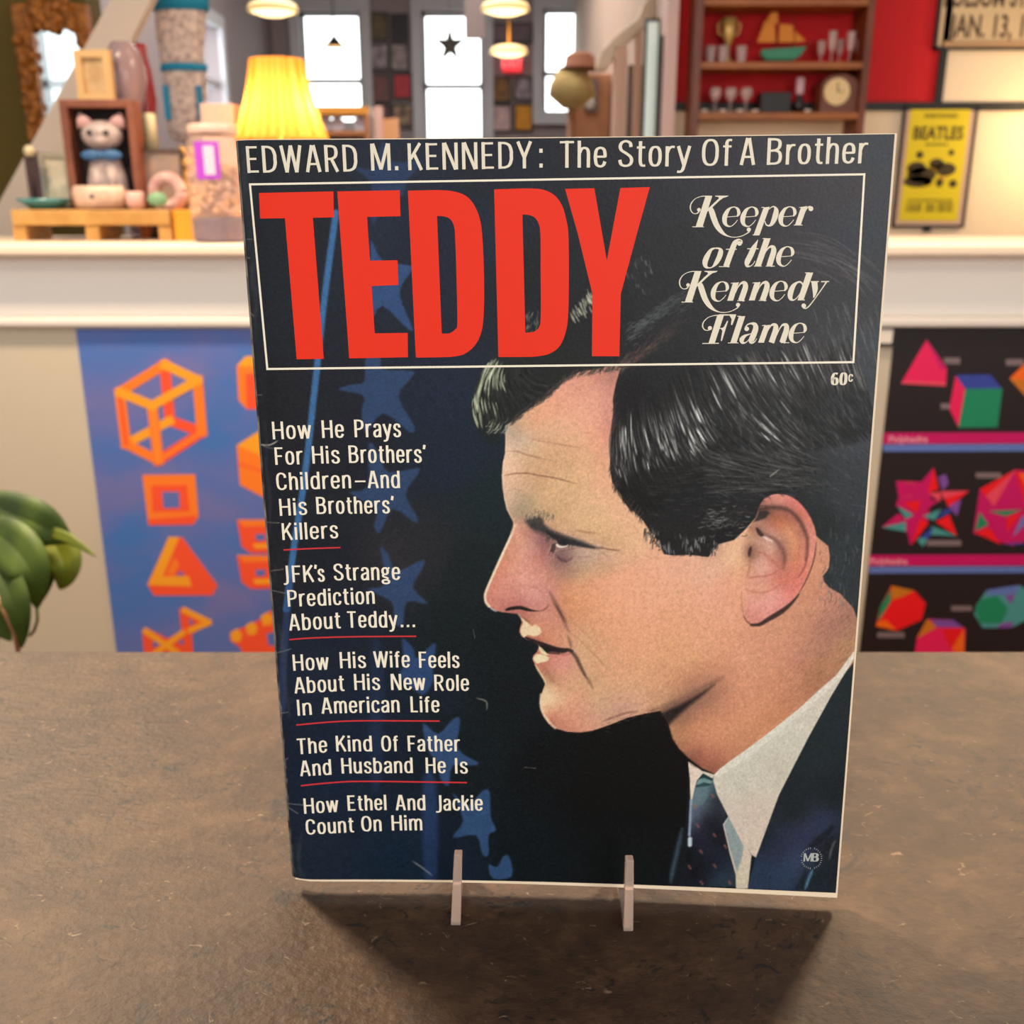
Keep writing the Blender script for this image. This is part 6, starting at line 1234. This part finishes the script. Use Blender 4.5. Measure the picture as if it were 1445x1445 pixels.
mb.build('sheet', [mat('poster_tan', (204, 174, 134), .6), mat('ink_brown', (84, 60, 44), .7), mat('poster_rail', (176, 136, 96), .6)], po)
sw_ = mat('shelf_wood', (92, 40, 20), .45, noise=(112, 52, 22), scale=10); YS = 3.44
x0, x1_ = P(980, 90, YS).x, P(1228, 90, YS).x
un = thing('wall_shelf', ((x0+x1_)/2, 3.52, P(0, 192, YS).z), 'dark wood wall shelf with glassware and ship on the red wall', 'shelf')
zz = [P(0, y, YS).z for y in (97, 168, 8, -70)]
for xa, nm in ((x0, 'side_panel'), (x1_-.022, 'side_panel')): MB().box(xa, xa+.022, YS, 3.586, P(0, 200, YS).z, P(0, -90, YS).z).build(nm, sw_, un, .002)
for z in zz: MB().box(x0+.022, x1_-.022, YS, 3.586, z, z+.02).build('shelf_board', mat('shelf_board_lit_wood', (132, 70, 22), .45, noise=(150, 84, 28), scale=10), un, .002)  # warmer brown than the sides: orange lamplight put into the boards' colour
S1, S2 = zz[0]+.02, zz[1]+.02
gls = mat('clear_glass', (236, 206, 200), .06, trans=.55, ior=1.25, alpha=.8)
def glass_(px, y0, Y, zb, kind, label, group, w_=9):
    h = P(0, y0, Y).z-zb; r = ps(w_, Y); x = P(px, y0, Y).x
    pr = {'wine': [(.7, 0), (.7, .02), (.1, .06), (.1, .45), (.6, .55), (1, .75), (.85, 1), (.8, 1), (.9, .76), (.1, .56)], 'tumbler': [(.75, 0), (1, 1), (.92, 1), (.7, .06)], 'flute': [(.7, 0), (.7, .02), (.12, .05), (.12, .35), (.6, .5), (.8, 1), (.72, 1), (.1, .4)]}[kind]
    mb = MB().lathe([(p[0]*r, p[1]*h) for p in pr], (x, Y, zb), 22, caps=False); return one(mb, {'wine': 'wine_glass', 'tumbler': 'tumbler', 'flute': 'goblet'}[kind], gls, label, 'glass', group, loc=(x, Y, zb))
for i, px in enumerate((1003, 1021, 1047)): glass_(px, 65, 3.50, S1, 'tumbler', ('leftmost of the three short glasses left of the ship', 'middle one of the three short glasses left of the ship', 'short glass nearest to the left side of the ship')[i], 'short glasses left of the ship', 7)
for i, px in enumerate((1010, 1032, 1054)): glass_(px, 124, 3.50, S2, 'wine', ('leftmost wine glass on the lower shelf', 'middle wine glass on the lower shelf', 'wine glass next to the black box on the lower shelf')[i], 'wine glasses on the lower shelf', 8)
for i, (px, y0) in enumerate(((1160, 58), (1176, 44), (1186, 56), (1202, 45), (1213, 56))): glass_(px, y0, 3.48 if i % 2 else 3.52, S1, 'flute', ('goblet just right of the ship', 'tall goblet second from the ship', 'small goblet in the middle of the five right of the ship', 'tall goblet fourth from the ship', 'goblet against the right end of the upper shelf')[i], 'goblets right of the ship', 7)
c_ = P(1029, 60, 3.53); h0 = P(0, 24, 3.53).z
o = one(MB().lathe([(.02, S1), (.02, S1+.01), (.006, S1+.03), (.006, S1+.06), (.012, S1+.07), (.02, h0-.05), (.024, h0), (.02, h0)], (c_.x, 3.545, 0), 22), 'trophy_cup', mat('trophy_gold', (206, 168, 100), .35, metal=.4), 'tall gold and white cup behind the short glasses', 'cup')
for s in (-1, 1): MB().tube([(c_.x+s*.022, 3.545, h0-.01), (c_.x+s*.036, 3.545, h0-.02), (c_.x+s*.032, 3.545, h0-.045), (c_.x+s*.016, 3.545, h0-.055)], .003, 8).build('handle', MATS['trophy_gold'], o)
# ship model
Yp = 3.5; c_ = P(1100, 80, Yp); shp = thing('model_ship', (c_.x, Yp, S1), 'model sailing ship with tan sails and green hull on the shelf', 'model ship')
hull = [P(*p, Yp) for p in ((1074,70),(1138,66),(1128,80),(1118,86),(1080,86),(1073,78))]; 
mb = MB().prism([(v.x, max(v.z, S1+.004)) for v in hull], Yp-.014, Yp+.014); mb.build('hull', mat('hull_green', (36, 118, 86), .45), shp, .004)
MB().box(c_.x-.05, c_.x+.04, Yp-.008, Yp+.008, S1, S1+.008).build('cradle', sw_, shp)
sail = mat('sail_tan', (196, 118, 36), .7)
for pts in (((1068,60),(1079,30),(1092,34),(1094,60)), ((1098,60),(1100,34),(1118,36),(1120,60)), ((1080,32),(1088,18),(1097,18),(1097,34)), ((1122,60),(1121,44),(1136,58))):
    q = [P(*p, Yp) for p in pts]; mb = MB(); mb.prism([(v.x, v.z) for v in q], Yp-.006, Yp-.004); mb.build('sail', sail, shp)
for px, y0 in ((1097, 14), (1120, 20)): MB().tube([P(px, 68, Yp), P(px, y0, Yp)], .002, 8).build('mast', sw_, shp)
MB().tube([P(1134, 67, Yp), P(1146, 58, Yp)], .002, 8).build('bowsprit', sw_, shp)
a = P(1072, 131, 3.5); e = P(1112, 157, 3.5); one(MB().box(a.x, e.x, 3.47, 3.55, S2, a.z), 'black_box', black, 'black box between the wine glasses and the dark bottle', 'box', bevel=.003)
c_ = P(1127, 150, 3.5); h0 = P(0, 109, 3.5).z; bo = thing('bottle', (c_.x, 3.5, S2), 'dark bottle with pale top in the middle of the lower shelf', 'bottle')
hb = h0-S2; MB().lathe([(.018, 0), (.018, hb*.3), (.008, hb*.5), (.008, hb*.52)], (c_.x, 3.5, S2), 20).build('bottle_body', mat('bottle_dark', (36, 22, 26), .2), bo); MB().lathe([(.010, hb*.52), (.013, hb*.6), (.013, hb*.97), (.008, hb)], (c_.x, 3.5, S2), 20).build('pale_top', mat('top_mauve', (196, 158, 168), .4), bo)
ck = thing('mantel_clock', (P(1182, 150, 3.48).x, 3.5, S2), 'wooden mantel clock with pale round dial on the lower shelf', 'clock')
a, b = P(1160, 105, 3.48), P(1206, 160, 3.48); c_ = P(1179, 130, 3.48); n_k = 14
arch = [(a.x, S2), (b.x, S2)]+[((a.x+b.x)/2+(b.x-a.x)/2*math.cos(t_), a.z-.035+.035*math.sin(t_)) for t_ in np.linspace(0, math.pi, n_k)]
MB().prism(arch, 3.47, 3.55).build('case', mat('clock_wood', (106, 52, 26), .4), ck)
r = ps(16.5, 3.47); dl = MB().prism([(c_.x+r*math.cos(t_), c_.z+r*math.sin(t_)) for t_ in np.linspace(0, 2*math.pi, 32, endpoint=False)], 3.462, 3.47).build('dial', mat('dial_cream', (214, 182, 130), .4), ck)
MB().box(c_.x-.001, c_.x+.001, 3.459, 3.4618, c_.z, c_.z+r*.7).box(c_.x, c_.x+r*.5, 3.459, 3.4618, c_.z-.001, c_.z+.001).build('hand', black, dl)
for i, px in enumerate((994, 1020, 1044, 1066, 1140)):
    x = P(px, 163, 3.455).x; one(MB().lathe([(.006, 0), (.009, .004), (.013, .009), (.012, .009), (.006, .004)], (x, 3.462, S2), 18), 'saucer', mat('saucer_white', (220, 196, 184), .3), ('tiny white dish at the left end of the lower shelf edge', 'tiny white dish below the left and middle wine glasses', 'tiny white dish below the middle and right wine glasses', 'tiny white dish in front of the black box', 'tiny white dish between dark bottle and clock')[i], 'dish', 'tiny dishes along the lower shelf edge', loc=(x, 3.462, S2))
l = bpy.data.lights.new('assumed_wall_lamp', 'POINT'); l.energy = 6; l.color = (1, .72, .36); l.shadow_soft_size = .06; lo = bpy.data.objects.new('assumed_wall_lamp', l); COL.objects.link(lo); lo.location = (P(1520, 185, 3.45).x, 3.38, P(0, 185, 3.45).z)  # assumed unseen lamp, read off the warm glow on the wall
# ================================================================== FAR ROOM
glow = mat('lamp_glow', (255, 240, 200), .5, emit=(255, 222, 160), es=3.0); shd = mat('lamp_rim', (232, 206, 150), .4, emit=(255, 214, 140), es=.5)
def pendant(px, py, wd, Y, label):
    c = P(px, py, Y); r = ps(wd/2, Y); p = thing('pendant_lamp', (c.x, Y, c.z-.02), label, 'lamp', 'pendant lamps of the far room')
    MB().lathe([(r*.55, .035), (r*.9, .02), (r, 0), (r*.97, -.012), (r*.85, -.012)], (c.x, Y, c.z), 32, caps=False).build('shade', shd, p); MB().lathe([(.001, -.03), (r*.5, -.026), (r*.82, -.012), (r*.82, .0), (.001, .03)], (c.x, Y, c.z), 32, caps=False).build('diffuser', glow, p); MB().tube([(c.x, Y, c.z+.03), (c.x, Y, 3.2)], .008, 8).build('rod', brass, p)
pendant(385, 13, 64, 5.0, 'flat glowing pendant lamp above the table lamp'); pendant(713, 12, 62, 5.2, 'flat glowing pendant lamp at the top, right of the star'); pendant(718, 73, 49, 6.6, 'flat glowing pendant lamp just above the red exit sign')
c = P(472, 66, 8.3); p = thing('pendant_lamp', (c.x, 8.3, c.z), 'small dark cone pendant lamp in front of the left window', 'lamp'); MB().lathe([(.085, 0), (.05, .03), (.012, .075), (.006, .09)], (c.x, 8.3, c.z), 24, caps=False).build('shade', black, p); MB().lathe([(.001, .006), (.07, .004), (.001, .02)], (c.x, 8.3, c.z), 20, caps=False).build('diffuser', mat('warm_glow', (255, 190, 80), .5, emit=(255, 180, 70), es=1.2), p); MB().tube([(c.x, 8.3, c.z+.085), (c.x, 8.3, 3.2)], .005, 8).build('rod', black, p)
c = P(635, 64, 8.4); r0 = ps(25, 8.4); pts = []
for i in range(10):
    t_ = math.pi/2+i*math.pi/5; r = r0 if i % 2 == 0 else r0*.36
    pts.append((c.x+r*math.cos(t_)*.9, c.z+r*math.sin(t_)))
mb = MB().prism(pts, 8.39, 8.41); mb.tube([(c.x, 8.4, c.z+r0*.9), (c.x, 8.4, 3.2)], .002, 6); one(mb, 'star_ornament', mat('star_dark', (50, 44, 36), .6), 'dark five-pointed star hanging in the middle window', 'ornament')
a, b = P(709, 81, 8.9), P(736, 100, 8.9); ex = thing('exit_sign', ((a.x+b.x)/2, 8.95, b.z), 'glowing red exit sign on the grey wall between windows', 'sign')
MB().box(a.x, b.x, 8.9, 9.0, b.z, a.z).build('housing', mat('exit_red', (250, 50, 60), .4, emit=(255, 44, 60), es=.75), ex)
mb = MB(); letters(mb, 'EXIT', Matrix.Translation(((a.x+b.x)/2, 8.898, b.z+.03)) @ Matrix.Rotation(math.pi/2, 4, 'X'), .07, 0, .9, .02); mb.build('lettering', mat('exit_white', (255, 150, 150), .4, emit=(255, 90, 100), es=1.0), ex)
# prints hung on the far wall
def printf(px, c1, c2, label, group, sc=14): return frame('wall_print', px, 8.96, .035, black, mat('print_%d_%d' % (px[0], px[1]), c1, .6, noise=c2, scale=sc), label, 'picture', 2, group=group)
g1 = 'prints between the left and middle windows'; g2 = 'prints between the middle and right windows'
printf((518,17,548,56), (96,84,48), (60,50,40), 'olive print at the top left of the wall between left and middle windows', g1); printf((551,19,576,58), (38,32,42), (28,24,30), 'black print at the top beside the middle window', g1)
printf((522,60,549,99), (96,84,92), (160,150,160), 'grey portrait print below the olive print', g1); printf((550,60,577,100), (150,138,138), (96,84,90), 'pale grey print below the black print', g1)
printf((523,103,551,145), (112,72,72), (86,54,58), 'dusky pink print left of the red print', g1); printf((554,103,581,140), (150,30,42), (168,44,54), 'red print in the third row beside the middle window', g1)
printf((553,146,583,180), (52,40,34), (170,146,116), 'round beige plate print below the red print', g1); printf((528,147,551,168), (104,66,62), (86,54,54), 'small dark rose print left of the beige plate print', g1)
printf((692,32,752,60), (104,84,92), (82,74,78), 'wide dusky print below the pendant right of the star', g2); printf((694,107,721,144), (130,90,28), (60,50,40), 'dark amber print left below the exit sign', g2); printf((725,107,751,141), (150,138,148), (60,54,58), 'white and black print right below the exit sign', g2)
printf((694,147,722,186), (190,160,160), (150,130,132), 'pale print with amber spot at the lower left below the exit sign', g2); printf((725,146,752,185), (196,134,14), (170,112,10), 'bright amber print at the lower right below the exit sign', g2)
a, b = P(655, -30, 6.0), P(684, 54, 6.0); o = one(MB().box(a.x, b.x, 6.0, 6.03, b.z, 3.2), 'hanging_panel', mat('panel_grey', (128, 116, 116), .8), 'grey hanging panel covering the top right of the middle window', 'panel')
# shelf, plates and chair below the left window
wd_b = mat('brown_wood', (150, 92, 50), .6)
zf = P(0, 150, 7.2).z; xa, xb = P(438, 155, 7.2).x, P(520, 155, 7.2).x
cbn = thing('shelf_unit', ((xa+xb)/2, 7.3, 0), 'brown wooden shelf unit below the left window', 'shelf')
MB().box(xa, xb, 7.2, 7.5, zf-.05, zf).build('top_board', mat('amber_wood', (190, 124, 40), .5), cbn); MB().box(xa, xa+.03, 7.2, 7.5, 0, zf-.05).build('side_panel', wd_b, cbn); MB().box(xb-.03, xb, 7.2, 7.5, 0, zf-.05).build('side_panel', wd_b, cbn); zs = P(0, 184, 7.2).z; MB().box(xa+.03, xb-.03, 7.2, 7.5, zs-.03, zs).build('shelf_board', wd_b, cbn); MB().box(xa+.03, xb-.03, 7.2, 7.5, .2, zs-.35).build('lower_panel', mat('panel_rose', (150, 100, 84), .7), cbn)
for i, (px, r) in enumerate(((457, 10), (476, 9), (508, 9))):
    x = P(px, 171, 7.3).x; rr_ = ps(r, 7.3); one(MB().prism([(x+rr_*math.cos(t_), zs+rr_+rr_*math.sin(t_)) for t_ in np.linspace(0, 2*math.pi, 28, endpoint=False)], 7.3, 7.32), 'plate', mat('plate_white', (226, 226, 240), .3), ('white plate nearest the lamp on the brown shelf unit', 'middle white plate on the brown shelf unit', 'white plate at the right end of the brown shelf unit')[i], 'plate', 'plates on the brown shelf unit', loc=(x, 7.31, zs))
ch = thing('chair', (P(545, 190, 6.8).x, 6.9, 0), 'tan chair with pinkish post back below the dusky prints', 'chair'); xa, xb = P(524, 180, 6.8).x, P(558, 180, 6.8).x
tanw = mat('tan_wood', (196, 140, 96), .6); MB().box(xa, xa+.05, 6.98, 7.03, 0, P(0, 148, 6.9).z).build('leg', mat('rose_wood', (190, 150, 136), .6), ch); MB().box(xb-.05, xb, 6.98, 7.03, 0, P(0, 165, 6.9).z).build('leg', tanw, ch)
for x in (xa, xb-.05): MB().box(x, x+.05, 6.6, 6.65, 0, .42).build('leg', tanw, ch)
MB().box(xa, xb, 6.58, 7.03, .42, .46).build('seat', tanw, ch); MB().box(xa+.05, xb-.05, 6.99, 7.02, .75, P(0, 166, 6.9).z).build('backrest', tanw, ch)
# right side of the corridor
cw = mat('cabinet_wood', (178, 126, 92), .55, noise=(150, 102, 72), scale=6); Yc = 5.5
xa, xb = P(806, 150, Yc).x, P(862, 150, Yc).x; zt2 = P(0, 103, Yc).z
cab = thing('wooden_cabinet', ((xa+xb)/2, Yc+.2, 0), 'tall light wood cabinet with oval mirror right of the far windows', 'cabinet')
MB().box(xa, xb, Yc, Yc+.4, 0, zt2).build('body', cw, cab, .01); a, b = P(826, 112, Yc), P(843, 158, Yc); MB().box(a.x, b.x, Yc-.012, Yc-.001, b.z, a.z).build('door_panel', mat('panel_slate', (104, 96, 96), .4), cab); c = P(832, 146, Yc); MB().ball((c.x, Yc-.016, c.z), .03, 0, .8, .3, 1).build('oval_mirror', mat('oval_pale', (196, 196, 196), .2), cab)
hs = thing('hat_stand', (P(818, 130, 5.1).x, 5.1, 0), 'yellow cloth draped stand wearing a brown hat beside the cabinet', 'hat stand'); c = P(816, 130, 5.1)
MB().lathe([(.001, P(0, 155, 5.1).z), (0.043, P(0, 153, 5.1).z), (0.111, P(0, 135, 5.1).z), (0.102, P(0, 118, 5.1).z), (0.068, P(0, 100, 5.1).z), (.001, P(0, 99, 5.1).z)], (c.x-.03, 5.1, 0), 24).build('cloth', mat('yellow_cloth', (196, 178, 120), .9, noise=(166, 140, 92), scale=9), hs); MB().tube([(c.x-.03, 5.1, 0), (c.x-.03, 5.1, P(0, 150, 5.1).z)], .02, 10).build('pole', cw, hs)
one(MB().lathe([(.001, P(0, 98, 5.1).z), (0.098, P(0, 99, 5.1).z), (0.102, P(0, 96, 5.1).z), (0.072, P(0, 93, 5.1).z), (0.068, P(0, 80, 5.1).z), (0.043, P(0, 74, 5.1).z), (.001, P(0, 73, 5.1).z)], (c.x+.005, 5.1, 0), 26), 'hat', mat('hat_brown', (134, 84, 60), .8), 'brown felt hat on the yellow draped stand', 'hat')
# stair rail rising to the right
rl = thing('stair_rail', (P(858, 190, 4.0).x, 4.0, 0), 'pale sloping stair rail with post right of the cabinet', 'stair rail')
q = [P(*p, 4.0) for p in ((840,100),(848,72),(870,48),(900,26),(908,4),(930,-20),(960,-20),(915,36),(884,62),(872,72),(858,98))]
MB().prism([(v.x, v.z) for v in q], 4.0, 4.07).build('handrail', mat('rail_cream', (216, 190, 166), .6), rl, .01); a, b = P(868, 66, 4.0), P(882, 190, 4.0); MB().box(a.x, b.x, 4.0, 4.07, 0, a.z).build('post', mat('rail_pink', (216, 172, 148), .6), rl); MB().box(P(899,40,4.0).x, P(908,40,4.0).x, 4.01, 4.06, 0, P(0, 40, 4.0).z).build('baluster', mat('rail_pink', (216, 172, 148), .6), rl)
def lean(name, px, Y, mo, mi2, label, cat): 
    x0, y0, x1, y1 = px; a = P(x0, (y0+y1)/2, Y); b = P(x1, (y0+y1)/2, Y); z1 = P(0, y0, Y).z; t = ps(3, Y); f = thing(name, ((a.x+b.x)/2, Y, 0), label, cat)
    MB().box(a.x, a.x+t, Y, Y+.03, 0, z1).box(b.x-t, b.x, Y, Y+.03, 0, z1).box(a.x+t, b.x-t, Y, Y+.03, z1-t, z1).build('frame', mo, f); MB().box(a.x+t, b.x-t, Y+.01, Y+.03, 0, z1-t).build('panel', mi2, f); return f
pale = mat('panel_reflected_glow', (226, 240, 230), .25, emit=(220, 240, 230), es=.25)  # faint emission stands in for a window reflected in the glass
lean('tall_mirror', (886,92,906,190), 4.2, mat('frame_slate', (74, 66, 60), .5), mat('mirror_grey', (176, 164, 146), .15, metal=.6), 'tall grey mirror leaning in the corridor', 'mirror')
lean('glass_door', (908,26,930,200), 3.74, mat('frame_dark2', (60, 52, 46), .5), pale, 'glass door with painted pale green window reflection at the side of the corridor', 'door'); lean('dark_panel', (929,50,936,190), 3.63, mat('frame_dark2', (60, 52, 46), .5), mat('panel_grey2', (110, 98, 88), .6), 'narrow dark framed panel beside the red wall', 'panel')
